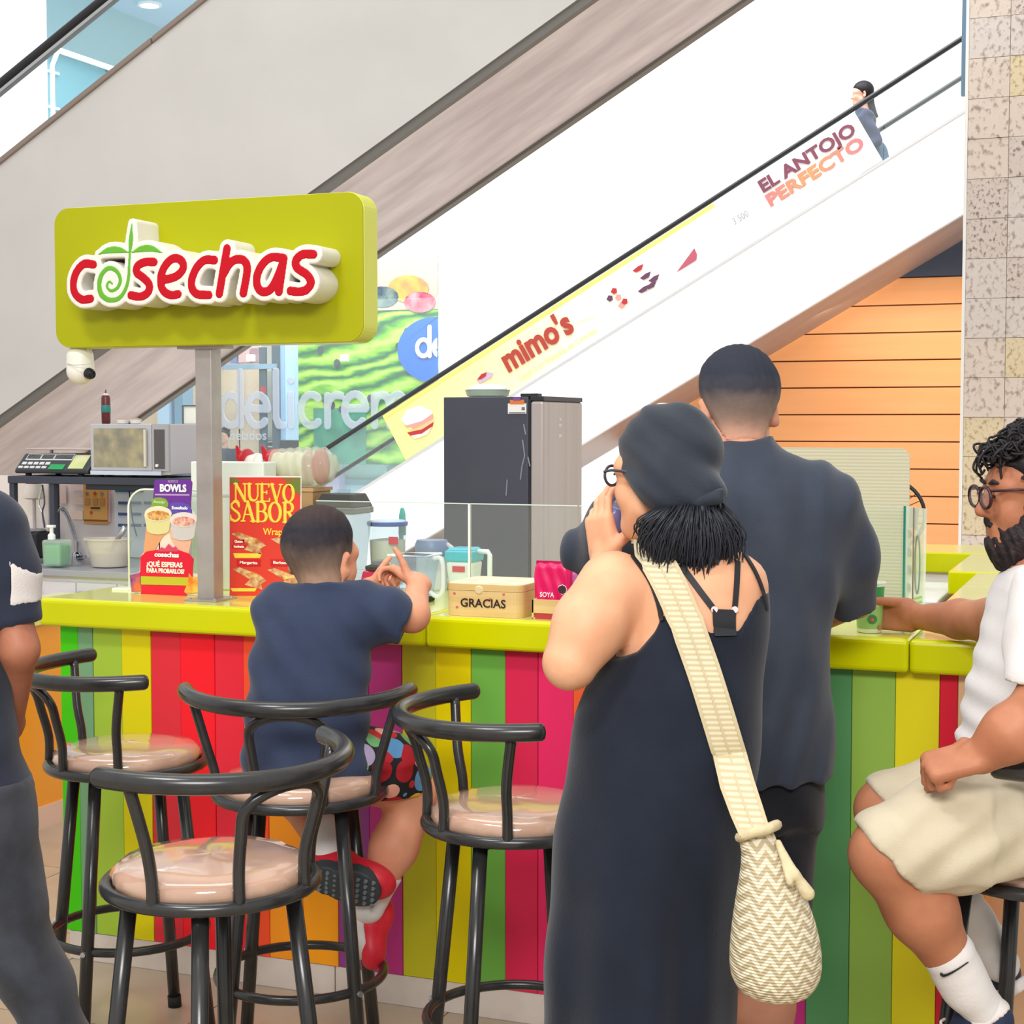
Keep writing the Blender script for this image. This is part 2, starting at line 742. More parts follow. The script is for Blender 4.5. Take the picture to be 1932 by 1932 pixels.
# ---------------------------------------------------------------- white atrium wall far behind
wb = MB().box((-40, 27.0, 0), (25, 27.3, 20)).build('wall_back', mat('white_atrium_wall', (255, 255, 255), 0.8))
tag(wb, kind='structure')

# ---------------------------------------------------------------- stone column
m_st = []
for k, (a, b) in enumerate([((226, 212, 200), (170, 150, 140)), ((222, 212, 206), (176, 160, 154)), ((228, 212, 178), (176, 152, 112)), ((216, 204, 196), (136, 116, 110))]):
    m_st.append(mat('pitted_travertine_%d' % k, a, 0.6, c2=b, scale=24 + k * 5, detail=3, lo=0.52, hi=0.68, bump=0.35, stretch=(1, 1, 0.75)))
YC = 13.0
xc = PY(1822, 300, YC)[0]
col = MB().box((xc + 0.01, YC + 0.015, 0), (xc + 1.5, YC + 1.0, 7.0)).build('column', mat('column_core', (205, 190, 178), 0.8))
tag(col, kind='structure')
MB().box((xc - 0.075, YC + 0.3, PY(1820, 165, YC)[2]), (xc - 0.013, YC + 0.36, 7.0)).build('blue_strip', mat('slate_blue_strip', (96, 124, 146), 0.5), col)
mb_edge = MB().box((xc - 0.012, YC - 0.004, 0), (xc + 0.012, YC + 0.9, 7.0)).build('corner_bead', m_white, col)
TL = 0.305
zz0 = PY(1850, 110, YC)[2]
for i in range(5):
    for j in range(-17, 6):
        z = zz0 + j * TL
        if z + TL < 0:
            continue
        rr = random.random()
        dz = random.uniform(0, 0.006)
        k = 2 if rr < 0.12 else (0 if rr < 0.55 else (1 if rr < 0.82 else 3))
        b = MB().box((xc + 0.012 + i * TL + 0.002, YC - dz, max(0, z) + 0.002), (xc + 0.012 + (i + 1) * TL - 0.002, YC + 0.02, z + TL - 0.002))
        b.build('stone_tile', m_st[k], col)

def clip(poly, pt, n):
    """keep the part of a polygon on the side (p-pt).n < 0"""
    out, pt, n = [], np.array(pt, float), np.array(n, float)
    P = [np.array(p, float) for p in poly]
    for a, b in zip(P, P[1:] + P[:1]):
        da, db = (a - pt) @ n, (b - pt) @ n
        if da <= 0:
            out.append(a)
        if (da < 0) != (db < 0) and abs(da - db) > 1e-12:
            out.append(a + (b - a) * da / (da - db))
    return out


# ---------------------------------------------------------------- orange board wall under the far escalator
YB = 17.5
m_or = mat('orange_board', (246, 172, 110), 0.45, c2=(248, 178, 118), scale=2.0, stretch=(0.4, 1, 6))
xl, xr = PY(1180, 800, YB)[0], PY(1900, 800, YB)[0]
SOF = ((0, 0, 4.62), (-0.5774, 0, 1))
ow = MB().prism(clip([(xl, YB + 0.03, 0), (xr, YB + 0.03, 0), (xr, YB + 0.03, 4.3), (xl, YB + 0.03, 4.3)], *SOF), (0, 0.2, 0)).build('wall_boards', mat('dark_board_gap', (120, 70, 40), 0.8))
tag(ow, kind='structure')
zt = PY(1760, 522, YB)[2]
bh = (PY(1760, 522, YB)[2] - PY(1760, 723, YB)[2]) / 3.86
z = zt
while z > 0.3:
    zb = max(z - bh, 0.16)
    ps = [(xl, YB, zb + 0.008), (xr, YB, zb + 0.008), (xr, YB, z - 0.006), (xl, YB, z - 0.006)]
    ps = clip(ps, *SOF)
    MB().prism(ps, (0, 0.04, 0)).build('board', m_or, ow, bevel=0.004)
    z -= bh
MB().box((xl, YB - 0.01, 0), (xr, YB + 0.04, 0.16)).build('skirting', m_white, ow)
MB().prism(clip([(xl, YB - 0.02, zt + 0.004), (xr, YB - 0.02, zt + 0.004), (xr, YB - 0.02, 4.25), (xl, YB - 0.02, 4.25)], *SOF), (0, 0.05, 0)).build('dark_panel', mat('slate_panel', (70, 80, 98), 0.6), ow)

# ---------------------------------------------------------------- escalators
TAN = 0.5774
EX, EN = np.array([0.866, 0, 0.5]), np.array([-0.5, 0, 0.866])


def slab(x0, x1, c0, c1, y0, y1):
    """inclined slab: z between TAN*x+c0 and TAN*x+c1"""
    return MB().prism(clip([(x0, y0, TAN * x0 + c0), (x1, y0, TAN * x1 + c0), (x1, y0, TAN * x1 + c1), (x0, y0, TAN * x0 + c1)], (0, 0, 0.002), (0, 0, -1)), (0, y1 - y0, 0))


m_clad = mat('grey_enamel_cladding', (202, 200, 197), 0.55, c2=(210, 208, 206), scale=1.1, detail=6)
m_strip = mat('dark_grey_strip', (112, 110, 106), 0.5)
m_soff = mat('brushed_soffit', (240, 233, 240), 0.5, c2=(208, 199, 208), scale=2.2, detail=8, stretch=(0.6, 2, 0.6), metal=0.0)
m_cap = mat('taupe_cap', (140, 126, 118), 0.5)
m_rubber = mat('black_rubber_handrail', (38, 38, 42), 0.35)
m_steel = mat('brushed_steel', (188, 190, 194), 0.3, metal=0.8)
m_balu = glass_mat('balustrade_glass', (246, 250, 250), 0.05)

e1 = thing('escalator', 'grey clad escalator rising behind the green kiosk sign', 'escalator', (-10.0, 9.0, 0))
X0, X1 = -10.05, 3.2
slab(X0, X1, 5.86, 7.52, 9.0, 9.06).build('cladding', m_clad, e1)
slab(X0, X1, 5.80, 5.86, 9.012, 9.07).build('bottom_strip', m_strip, e1)
slab(X0, X1, 5.80, 5.90, 9.07, 10.5).build('soffit', m_soff, e1)
slab(X0, X1, 5.82, 7.52, 10.5, 10.56).build('cladding', m_clad, e1)
slab(X0, X1, 5.775, 5.83, 10.49, 10.575).build('edge_profile', m_strip, e1)
for (a, b) in ((X0, -6.0), (-5.99, -1.2), (-1.19, X1)):
    slab(a, b, 7.52, 7.565, 8.985, 9.14).build('deck_cap', m_cap, e1, bevel=0.008)
slab(X0, X1, 7.52, 7.565, 10.4, 10.57).build('deck_cap', m_cap, e1, bevel=0.008)
for (a, b) in ((X0, -7.2), (-7.19, -4.4), (-4.39, -1.6), (-1.59, X1)):
    slab(a, b, 7.565, 8.05, 9.06, 9.072).build('glass_panel', m_balu, e1)
slab(X0, X1, 8.05, 8.13, 9.03, 9.11).build('handrail', m_rubber, e1, bevel=0.03, seg=3)
slab(X0, X1, 8.028, 8.052, 9.045, 9.095).build('rail_guide', m_steel, e1)
slab(X0, X1, 6.9, 7.0, 9.14, 10.4).build('step_band', m_strip, e1)

YF, YG = 16.0, 17.45
e2 = thing('escalator', 'white escalator carrying a dessert advert banner on its glass', 'escalator', (-8.0, YF, 0))
X0, X1 = -10.6, 2.5
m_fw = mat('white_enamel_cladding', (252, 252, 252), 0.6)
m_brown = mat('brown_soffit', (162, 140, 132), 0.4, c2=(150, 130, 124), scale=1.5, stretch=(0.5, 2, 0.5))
slab(X0, X1, 4.60, 5.50, YF, YF + 0.06).build('cladding', m_fw, e2)
slab(X0, X1, 4.545, 4.60, YF - 0.012, YF + 0.07).build('bottom_trim', mat('pale_grey_trim', (215, 220, 222), 0.4), e2)
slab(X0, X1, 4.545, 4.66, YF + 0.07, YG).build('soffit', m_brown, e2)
slab(X0, X1, 4.56, 5.50, YG, YG + 0.05).build('cladding', m_fw, e2)
slab(X0, X1, 5.50, 5.53, YF - 0.01, YF + 0.12).build('deck_cap', mat('silver_deck', (190, 190, 192), 0.4), e2)
for (a, b) in ((X0, -7.8), (-7.79, -6.0), (-5.99, -4.2), (-4.19, -2.4), (-2.39, -0.6), (-0.59, X1)):
    slab(a, b, 5.53, 6.20, YF + 0.04, YF + 0.052).build('glass_panel', m_balu, e2)
slab(X0, X1, 6.20, 6.255, YF + 0.01, YF + 0.08).build('handrail', m_rubber, e2, bevel=0.02)
slab(X0, X1, 6.20, 6.255, YG - 0.05, YG + 0.02).build('handrail', m_rubber, e2, bevel=0.02)
slab(X0, X1, 5.2, 5.3, YF + 0.12, YG - 0.08).build('step_band', m_strip, e2)


# advert banner stuck on the far escalator's glass
def onf(px, py, off=0.0):
    return PY(px, py, YF + 0.03 - off)


m_ban = ramp_mat('banner_print', [(0.2, (246, 226, 140)), (1.4, (248, 236, 168)), (2.6, (252, 248, 222)), (3.6, (255, 255, 255))], axis=0, rough=0.4, coords='Object')
xa, xb = onf(722, 776)[0], onf(1612, 207)[0]
ca, cb = 5.545, 6.185


def banner_poly(s0, s1, c0, c1, y):
    """quad on the glass whose ends are square to the slope"""
    def pt(x, c):
        dx = -(c - 6.185) * 0.43
        return (x + dx, y, TAN * (x + dx) + c)
    return [pt(s0, c0), pt(s1, c0), pt(s1, c1), pt(s0, c1)]


ban = MB().prism(banner_poly(xa, xb, ca, cb, YF + 0.03), (0, 0.006, 0)).build('advert_banner', m_ban, e2, label='cream to white dessert advert banner')
LOC[ban.name] = LOC[e2.name]
MB().prism(banner_poly(xa, onf(1345, 380)[0], 6.135, 6.185, YF + 0.026), (0, 0.004, 0)).build('yellow_edge', mat('banner_yellow', (255, 226, 120), 0.5), ban)
m_br = mat('mimos_red', (170, 62, 52), 0.4)
Mm = frame(onf(1012, 646, 0.012), EX, EN)
text('lettering', "mimo's", 0.36, m_br, ban, Mm, ext=0.004, bold=0.012, width=0.86)
Mm = frame(onf(1052, 668, 0.008), EX, EN)
text('lettering', 'Local 2-31 Plazoleta de Comidas', 0.08, mat('banner_gold', (238, 222, 140), 0.5), ban, Mm, width=0.98)
m_wine = mat('wine_print', (120, 62, 82), 0.5)
m_pk = ramp_mat('pink_orange_print', [(4.4, (204, 112, 118)), (4.9, (214, 142, 92)), (5.4, (202, 114, 120))], axis=0, rough=0.5)
Mm = frame(onf(1522, 299, 0.01), EX, EN)
text('lettering', 'EL ANTOJO', 0.175, m_wine, ban, Mm, ext=0.003, bold=0.006, width=1.06)
Mm = frame(onf(1537, 325, 0.01), EX, EN)
text('lettering', 'PERFECTO', 0.175, m_pk, ban, Mm, ext=0.003, bold=0.006, width=1.07)
Mm = frame(onf(1397, 411, 0.01), EX, EN)
text('lettering', '3 500', 0.1, mat('print_grey', (150, 150, 150), 0.5), ban, Mm, width=0.17)

def flat_blob(px, py, pts, m, parent, name, off=0.01, th=0.004, scale=None):
    """flat printed shape on the banner: pts in pixels about (px,py)"""
    P = [onf(px + a, py + b, off) for a, b in pts]
    return MB().prism(P, (0, th, 0)).build(name, m, parent)


m_bw, m_bred, m_bpk = mat('cream_white', (255, 252, 244), 0.5), mat('berry_red', (176, 46, 50), 0.5), mat('rose', (226, 150, 140), 0.5)
flat_blob(788, 795, [(-32, -2), (-20, -22), (5, -30), (26, -20), (30, -4), (10, 8), (-14, 14)], m_bw, ban, 'cake_print', 0.009)
flat_blob(790, 800, [(-28, 4), (6, -6), (26, -20), (28, -10), (8, 2), (-10, 8)], m_bpk, ban, 'cake_print', 0.011)
flat_blob(792, 808, [(-24, 8), (4, 2), (26, -12), (24, -4), (4, 10), (-18, 14)], m_bred, ban, 'sauce_print', 0.013)
flat_blob(790, 818, [(-14, 4), (6, -2), (24, -12), (16, 2), (0, 8), (-8, 10)], mat('sponge', (250, 224, 206), 0.5), ban, 'cake_print', 0.012)
m_bd = mat('dark_berry', (96, 58, 84), 0.5)
flat_blob(915, 712, [(-16, 6), (-6, -4), (4, -10), (16, -8), (12, 0), (0, 6), (-10, 12)], mat('lilac', (196, 170, 196), 0.5), ban, 'dessert_print')
flat_blob(912, 710, [(-12, 6), (-4, -4), (6, -8), (4, 0), (-4, 5)], m_bred, ban, 'dessert_print', 0.014)
for k, (px, py) in enumerate([(1158, 548), (1166, 560), (1150, 562), (1172, 575), (1178, 568)]):
    flat_blob(px, py, [(-6, 3), (-2, -5), (5, -4), (6, 4), (0, 7)], [m_bred, m_bpk, m_bd, m_bpk, m_bred][k], ban, 'berry_print', 0.012 + k * 0.001)
for k, (px, py) in enumerate([(1202, 506), (1216, 520), (1226, 538), (1212, 545), (1232, 525)]):
    flat_blob(px, py, [(-9, 5), (2, -4), (12, -8), (8, 3), (-2, 8)], [m_bred, m_bd, m_bd, m_bd, m_bd][k], ban, 'sundae_print', 0.012 + k * 0.001)
flat_blob(1298, 490, [(-22, 24), (12, -22), (17, -10), (16, 0)], mat('cone_red', (176, 84, 100), 0.5), ban, 'cone_print')
for k in range(4):
    P = [onf(1085 + k * 9 + a * 16, 590 - k * 2 + b * 16, 0.01) for a, b in arc2(0, 0, 1, 1, 20, 90, 6)]
    MB().tube(P, 0.004, 6).build('steam_print', mat('print_pale', (214, 214, 214)), ban)

# ---------------------------------------------------------------- upper gallery behind the near escalator
ZG = 5.2
g0 = PZ(104, 235, ZG)
XG = g0[0]
m_teal = mat('teal_shopfront', (128, 178, 190), 0.4, c2=(150, 196, 206), scale=0.8)
m_tealg = glass_mat('teal_railing_glass', (176, 218, 226), 0.2)
m_ceil = mat('gallery_ceiling', (205, 222, 238), 0.7)
ga = MB().box((XG - 6, 9.5, ZG - 0.75), (XG, 30, ZG)).build('floor_gallery', mat('gallery_slab', (250, 250, 250), 0.7))
tag(ga, kind='structure')
gw = MB().box((XG - 3.2, 9.5, ZG), (XG - 3.0, 30, ZG + 2.9)).build('wall_gallery', m_teal)
tag(gw, kind='structure')
for k in range(9):
    MB().box((XG - 3.02, 12 + k * 1.6, ZG), (XG - 2.96, 12.06 + k * 1.6, ZG + 2.5)).build('shopfront_mullion', mat('mullion', (96, 138, 150), 0.5), gw)
MB().box((XG - 3.0, 9.5, ZG + 1.95), (XG - 2.9, 30, ZG + 2.9)).build('fascia', mat('fascia_grey_green', (170, 200, 204), 0.6), gw)
gc = MB().box((XG - 6, 9.5, ZG + 2.9), (XG + 0.3, 30, ZG + 3.3)).build('ceiling_gallery', m_ceil)
tag(gc, kind='structure')
MB().box((XG + 0.05, 9.5, ZG + 2.72), (XG + 0.3, 30, ZG + 2.9)).build('ceiling_edge', mat('ceiling_edge_grey', (150, 160, 166), 0.7), gc)
dl0 = PZ(282, 10, ZG + 2.88)
for k, lab in enumerate(('round recessed downlight glowing above the gallery railing', 'round recessed downlight deep inside the gallery ceiling')):
    p = dl0 + np.array([-1.4, 2.2, 0]) * k
    dl = thing('downlight', lab, 'lamp', p, group='gallery downlights')
    MB().lathe((p[0], p[1], ZG + 2.9), [(0.15, -0.03), (0.19, -0.03), (0.19, 0.0), (0.15, 0.0)], 20).build('rim', m_white, dl)
    MB().lathe((p[0], p[1], ZG + 2.9), [(0.14, -0.036), (0.148, -0.02)], 20).build('lens', mat('lamp_glow', (255, 246, 228), 0.5, emit=3.0), dl)
gr = thing('glass_railing', 'teal glass railing with white posts on the upper gallery', 'railing', (XG, 12, ZG))
m_post = mat('white_post', (250, 250, 252), 0.4)
for k in range(7):
    y = g0[1] - 3.3 + k * 1.65
    p = MB().tube([(XG - 0.03, y, ZG), (XG - 0.03, y, ZG + 0.7), (XG + 0.05, y - 0.0, ZG + 0.86)], 0.03, 10).build('post', m_post, gr, smooth=True)
    for h in (0.2, 0.62):
        MB().box((XG - 0.06, y - 0.1, ZG + h - 0.012), (XG + 0.0, y + 0.1, ZG + h + 0.012)).build('clamp', m_post, p)
    MB().box((XG - 0.045, y + 0.05, ZG + 0.06), (XG - 0.03, y + 1.6, ZG + 0.84)).build('glass_panel', m_tealg, gr)
MB().tube([(XG + 0.05, g0[1] - 3.6, ZG + 0.88), (XG + 0.05, g0[1] + 7.2, ZG + 0.88)], 0.035, 10).build('top_rail', m_post, gr, smooth=True)
pil = MB().box((PY(-260, 100, 12.5)[0], 12.5, 0), (PY(88, 60, 13.4)[0], 13.4, 9)).build('pillar', mat('white_pillar', (252, 252, 252), 0.8))
tag(pil, kind='structure')

# ---------------------------------------------------------------- ice-cream shop on the ground floor, far back
YS = 21.0


def os_(px, py, off=0.0):
    return PY(px, py, YS - off)


def sbox(px0, py0, px1, py1, name, m, parent, y0=0.0, y1=0.1, bevel=0.0):
    a, b = PY(px0, py1, YS + y0), PY(px1, py0, YS + y0)
    return MB().box((a[0], YS + y0, a[2]), (b[0], YS + y1, b[2])).build(name, m, parent, bevel=bevel)


shop = thing('ice_cream_shop', 'glass fronted ice cream shop with big frosted lettering behind the escalators', 'shop', (os_(560, 900)[0], YS, 0))
m_pine = mat('pale_pine', (240, 206, 172), 0.6, c2=(246, 220, 196), scale=1.6, stretch=(4, 1, 0.3))
for k in range(6):
    x0 = 262 + k * 38
    sbox(x0, 560, x0 + 37, 1010, 'wall_panel', m_pine, shop, 2.0, 2.06, 0.004)
m_frame = mat('slate_steel_frame', (72, 82, 98), 0.5)
sbox(490, 655, 500, 860, 'frame_post', m_frame, shop, 0.5, 0.56)
sbox(514, 640, 524, 860, 'frame_post', m_frame, shop, 0.5, 0.56)
sbox(418, 686, 520, 697, 'frame_beam', mat('blue_grey_beam', (140, 158, 182), 0.5), shop, 0.45, 0.55)
sbox(430, 655, 490, 686, 'display_back', mat('lilac_grey', (206, 200, 220), 0.6), shop, 1.0, 1.05)
for k, (a, b) in enumerate([(434, 446), (450, 470), (474, 486)]):
    sbox(a, 657, b, 684, 'shelf_box', mat('shelf_box_%d' % k, [(120, 130, 190), (230, 180, 180), (170, 120, 130)][k], 0.6), shop, 0.9, 0.98)
sbox(524, 600, 568, 830, 'blue_column', mat('pale_blue_column', (196, 216, 246), 0.5), shop, 0.6, 0.95)
sbox(530, 600, 536, 830, 'column_rib', mat('blue_rib', (160, 184, 222), 0.5), shop, 0.58, 0.61)
sbox(568, 600, 592, 846, 'grey_pilaster', mat('warm_grey_pilaster', (178, 168, 166), 0.6), shop, 0.7, 0.95)
sbox(500, 700, 514, 840, 'stone_strip', mat('stone_strip', (214, 208, 200), 0.7), shop, 0.9, 0.95)
sbox(300, 700, 318, 1000, 'blue_column', mat('pale_blue_column', (196, 216, 246)), shop, 0.6, 0.9)
sbox(332, 700, 344, 1000, 'blue_column', mat('steel_blue', (130, 160, 186), 0.5), shop, 0.6, 0.9)
sbox(491, 729, 498, 742, 'red_box', mat('signal_red', (190, 40, 50), 0.4), shop, 0.44, 0.5)
sbox(490, 830, 592, 1000, 'service_counter', mat('charcoal_counter', (62, 64, 70), 0.4), shop, 0.8, 1.4)
MB().tube([os_(512 + 13 * math.cos(t), 838 + 5 * math.sin(t), -0.78) for t in np.linspace(0, 6.28, 25)], 0.012, 6, closed=False).build('counter_emblem', mat('pale_print', (225, 228, 232), 0.5), shop)
sbox(489, 826, 594, 831, 'counter_top', mat('counter_steel', (150, 156, 166), 0.4), shop, 0.75, 1.42)
sbox(592, 805, 835, 1010, 'display_freezer', mat('pale_blue_freezer', (196, 226, 238), 0.3), shop, 0.8, 1.5)
sbox(600, 800, 700, 812, 'freezer_lid', m_white, shop, 0.6, 1.5)
sbox(612, 895, 640, 925, 'lilac_tub', mat('lilac_tub', (190, 170, 214), 0.5), shop, 0.5, 0.7)
for (a, b, c, d_) in ((640, 850, 700, 862), (710, 840, 790, 852), (650, 905, 720, 915), (730, 880, 800, 890)):
    sbox(a, b, c, d_, 'freezer_rail', mat('steel_blue', (130, 160, 186)), shop, 0.7, 0.78)
# hanging picture banner
m_grn = mat('gelato_green', (150, 200, 40), 0.5)
nt = m_grn.node_tree
b_ = nt.nodes['Principled BSDF']
tc = nt.nodes.new('ShaderNodeTexCoord'); mp = nt.nodes.new('ShaderNodeMapping'); mp.inputs['Rotation'].default_value = (0, 0.5, 0)
mp.inputs['Scale'].default_value = (0.6, 1, 1.5)
wv = nt.nodes.new('ShaderNodeTexWave'); wv.bands_direction = 'Z'
wv.inputs['Scale'].default_value = 1.0; wv.inputs['Distortion'].default_value = 11; wv.inputs['Detail'].default_value = 5; wv.inputs['Detail Scale'].default_value = 1.2
rp = nt.nodes.new('ShaderNodeValToRGB')
while len(rp.color_ramp.elements) < 4:
    rp.color_ramp.elements.new(0.5)
for e, (p_, c_) in zip(rp.color_ramp.elements, [(0.0, (14, 84, 50)), (0.3, (84, 150, 24)), (0.7, (138, 184, 34)), (1.0, (178, 204, 84))]):
    e.position = p_
    e.color = lin(c_)
nt.links.new(tc.outputs['Object'], mp.inputs[0]); nt.links.new(mp.outputs[0], wv.inputs['Vector']); nt.links.new(wv.outputs[0], rp.inputs[0]); nt.links.new(rp.outputs[0], b_.inputs['Base Color'])
hb = sbox(564, 480, 826, 875, 'picture_banner', m_grn, shop, 0.22, 0.24)
LOC[hb.name] = LOC[shop.name]
sbox(566, 480, 826, 590, 'banner_print', mat('cream_swirl', (162, 152, 136), 0.6, c2=(170, 132, 132), scale=1.2, detail=5), hb, 0.205, 0.215)
sbox(564, 474, 827, 481, 'banner_bar', mat('pale_grey_bar', (216, 220, 222), 0.5), hb, 0.2, 0.26)
sbox(592, 770, 690, 875, 'banner_print', mat('bottle_green_print', (26, 110, 92), 0.6, c2=(60, 150, 120), scale=3), hb, 0.2, 0.21)
for k in range(14):
    px, py = random.uniform(600, 800), random.uniform(600, 780)
    P = [os_(px + 7 * math.cos(t) * random.uniform(0.6, 1.2), py + 9 * math.sin(t) * random.uniform(0.6, 1.2), -0.2 + k * 0.0008) for t in np.linspace(0, 5.6, 7)]
    MB().prism(P, (0, 0.006, 0)).build('chocolate_chip', mat('chocolate_chip', (54, 50, 66), 0.6), hb)
for k, (px, py, r) in enumerate([(770, 545, 26), (722, 560, 20), (792, 570, 20)]):
    P = [os_(px + r * 1.5 * math.cos(t), py + r * math.sin(t), -0.195 + 0.001 * k) for t in np.linspace(0, 5.9, 14)]
    MB().prism(P, (0, 0.006, 0)).build('fruit_print', mat('fruit_print_%d' % k, [(160, 140, 70), (40, 58, 80), (160, 50, 76)][k], 0.6, c2=[(150, 110, 76), (104, 120, 112), (180, 130, 136)][k], scale=6), hb)
ov = [os_(826, 597, -0.18)] + [os_(820 + 70 * math.cos(t), 660 + 62 * math.sin(t), -0.18) for t in np.linspace(math.radians(275), math.radians(85), 30)]
ov[-1] = os_(826, 722, -0.18)
ov = [p for p in ov if p[0] <= os_(826.5, 660, -0.18)[0]]
badge = MB().prism(ov, (0, 0.01, 0)).build('blue_badge', mat('badge_blue', (0, 90, 184), 0.4), hb)
LOC[badge.name] = LOC[shop.name]


def strokes_at(orig, sx, sy, strokes):
    return [([(orig[0] + x * sx, orig[1] + y * sy) for x, y in pts], w) for pts, w in strokes]


# letter skeletons in a unit x-height box, baseline 0
GL = {
    'd': ([(arc2(0.42, 0.5, 0.42, 0.5, 0, 360, 20), 1), ([(0.84, 1.75), (0.84, 0.0)], 1)], 1.12),
    'e': ([([(0.02, 0.55), (0.84, 0.55)] + arc2(0.42, 0.5, 0.42, 0.5, 5, 315, 18)[0:], 1)], 1.08),
    'l': ([([(0.1, 1.75), (0.1, 0.25), (0.2, 0.02), (0.4, 0.0)], 1)], 0.62),
    'i': ([([(0.1, 1.0), (0.1, 0.0)], 1), ([(0.1, 1.45), (0.1, 1.46)], 1)], 0.5),
    'c': ([(arc2(0.42, 0.5, 0.42, 0.5, 50, 310, 16), 1)], 0.96),
    'r': ([([(0.1, 0.0), (0.1, 0.95)], 1), (arc2(0.5, 0.55, 0.4, 0.43, 180, 70, 8), 1)], 0.78),
    'm': ([([(0.1, 0.0), (0.1, 0.95)], 1), (arc2(0.4, 0.6, 0.3, 0.38, 180, 0, 8) + [(0.7, 0.0)], 1), (arc2(1.0, 0.6, 0.3, 0.38, 180, 0, 8) + [(1.3, 0.0)], 1)], 1.55),
}


def word(wd, x0, y0, xh, w, kx=1.0):
    out, x = [], x0
    for ch in wd:
        st, adv = GL[ch]
        for pts, _ in st:
            out.append(([(x + a * xh * kx, y0 + b * xh) for a, b in pts], w))
        x += adv * xh * kx
    return out


m_fro = mat('frosted_vinyl', (170, 178, 190), 0.7, alpha=0.45)
p0_, p1_ = os_(417, 803, 0.02), os_(765, 803, 0.02)
Ms = frame(p0_, (1, 0, 0), (0, 0, 1))
s_ = (p1_[0] - p0_[0])
xh = (os_(500, 748, 0.02)[2] - os_(500, 806, 0.02)[2])
st = word('delicrem', 0, 0, xh, 0.062, kx=1.0)
wmax = max(max(p[0] for p in q[0]) for q in st)
kx = s_ / wmax
st = [([(x * kx, y) for x, y in pts], w) for pts, w in st]
# reading from the far left of the pane
MM = np.array(Ms)
fl = sdf_obj('frosted_lettering', [(stroke2d(st, MM, 0, 0.012), 0.012)], m_fro, shop)
text('frosted_lettering', 'helados', 0.2, m_fro, shop, frame(os_(468, 822, 0.02), (1, 0, 0), (0, 0, 1)), ext=0.004, bold=0.003, width=0.62)
stb = word('de', 0, 0, 0.235, 0.032)
MMb = np.array(frame(PY(787, 672, YS + 0.16), (1, 0, 0), (0, 0, 1)))
pts_cut = stb
fde = cut(stroke2d(stb, MMb, 0, 0.008), half((os_(826, 660, -0.18)[0], 0, 0), (1, 0, 0)))
sdf_obj('badge_lettering', [(fde, 0.006)], mat('badge_white', (236, 244, 255), 0.5), badge)
# glass front
m_sg = glass_mat('shop_glass', (244, 250, 250), 0.05)
for (a, b) in ((250, 420), (421, 646), (648, 850)):
    sbox(a, 560, b, 1010, 'glass_pane', m_sg, shop, 0.0, 0.012)
for (px, py) in ((470, 675), (647, 675)):
    sl = sbox(px - 5, py - 6, px + 5, py + 6, 'spot_lamp', mat('lamp_glow', (255, 246, 228), 0.5, emit=3.0), shop, -0.12, -0.02)
# framed picture in the shop
fp = thing('framed_picture', 'small black framed picture beside the shop column', 'picture', PY(361, 805, YS + 0.2))
a, b = PY(345, 802, YS + 0.2), PY(377, 764, YS + 0.2)
for (lo, hi) in (((a[0], a[2]), (b[0], a[2] + 0.02)), ((a[0], b[2] - 0.02), (b[0], b[2])), ((a[0], a[2]), (a[0] + 0.02, b[2])), ((b[0] - 0.02, a[2]), (b[0], b[2]))):
    MB().box((lo[0], YS + 0.18, lo[1]), (hi[0], YS + 0.21, hi[1])).build('frame', mat('black_frame', (44, 36, 40), 0.5), fp)
MB().box((a[0], YS + 0.2, a[2]), (b[0], YS + 0.215, b[2])).build('print', mat('peach_print', (252, 226, 214), 0.6), fp)

# ================================================================ THE KIOSK
m_lime = mat('lime_acrylic_edge', (210, 212, 0), 0.22, c2=(204, 208, 2), scale=2, spec=0.35)
m_limetop = mat('pale_lime_counter_top', (226, 228, 120), 0.15, coat=0.4)
m_kick = mat('scuffed_white_plinth', (222, 212, 202), 0.6, c2=(206, 194, 184), scale=5, detail=8)
YP, YL = 4.0, 3.945
XA, XB = -3.02, -0.345
kc = thing('kiosk_counter', 'juice kiosk counter with rainbow striped front and thick lime top', 'counter', (XA, YP, 0))
MB().box((XA, YP + 0.012, 0.1), (XB - 0.02, YP + 0.05, 1.03)).build('backing_board', mat('backing_board', (170, 150, 110), 0.7), kc)
stripes = [(-3.016, -2.952, (70, 204, 8)), (-2.952, -2.899, (120, 166, 124)), (-2.899, -2.797, (164, 198, 62)), (-2.797, -2.696, (224, 212, 8)),  # first stripe: bright green side glint painted as a panel
           (-2.696, -2.595, (226, 48, 62)), (-2.595, -2.48, (250, 30, 44)), (-2.48, -2.385, (232, 44, 62)), (-2.385, -2.306, (246, 84, 46)),
           (-2.306, -2.195, (246, 150, 36)), (-2.195, -2.085, (248, 160, 28)), (-2.085, -1.986, (146, 66, 140)), (-1.986, -1.885, (192, 56, 132)),
           (-1.885, -1.783, (196, 192, 40)), (-1.783, -1.679, (226, 208, 6)), (-1.679, -1.579, (112, 178, 74)), (-1.579, -1.486, (222, 44, 84)),
           (-1.486, -1.386, (238, 48, 104)), (-1.386, -1.28, (246, 100, 52)), (-1.28, -1.17, (248, 160, 36)), (-1.17, -1.07, (226, 208, 10)),
           (-1.07, -0.965, (112, 178, 74)), (-0.965, -0.862, (146, 66, 140)), (-0.862, -0.765, (200, 56, 132)), (-0.765, -0.658, (90, 152, 98)),
           (-0.658, -0.552, (148, 188, 82)), (-0.552, -0.447, (232, 220, 36)), (-0.447, -0.404, (222, 38, 60)), (-0.404, -0.365, (232, 190, 150))]
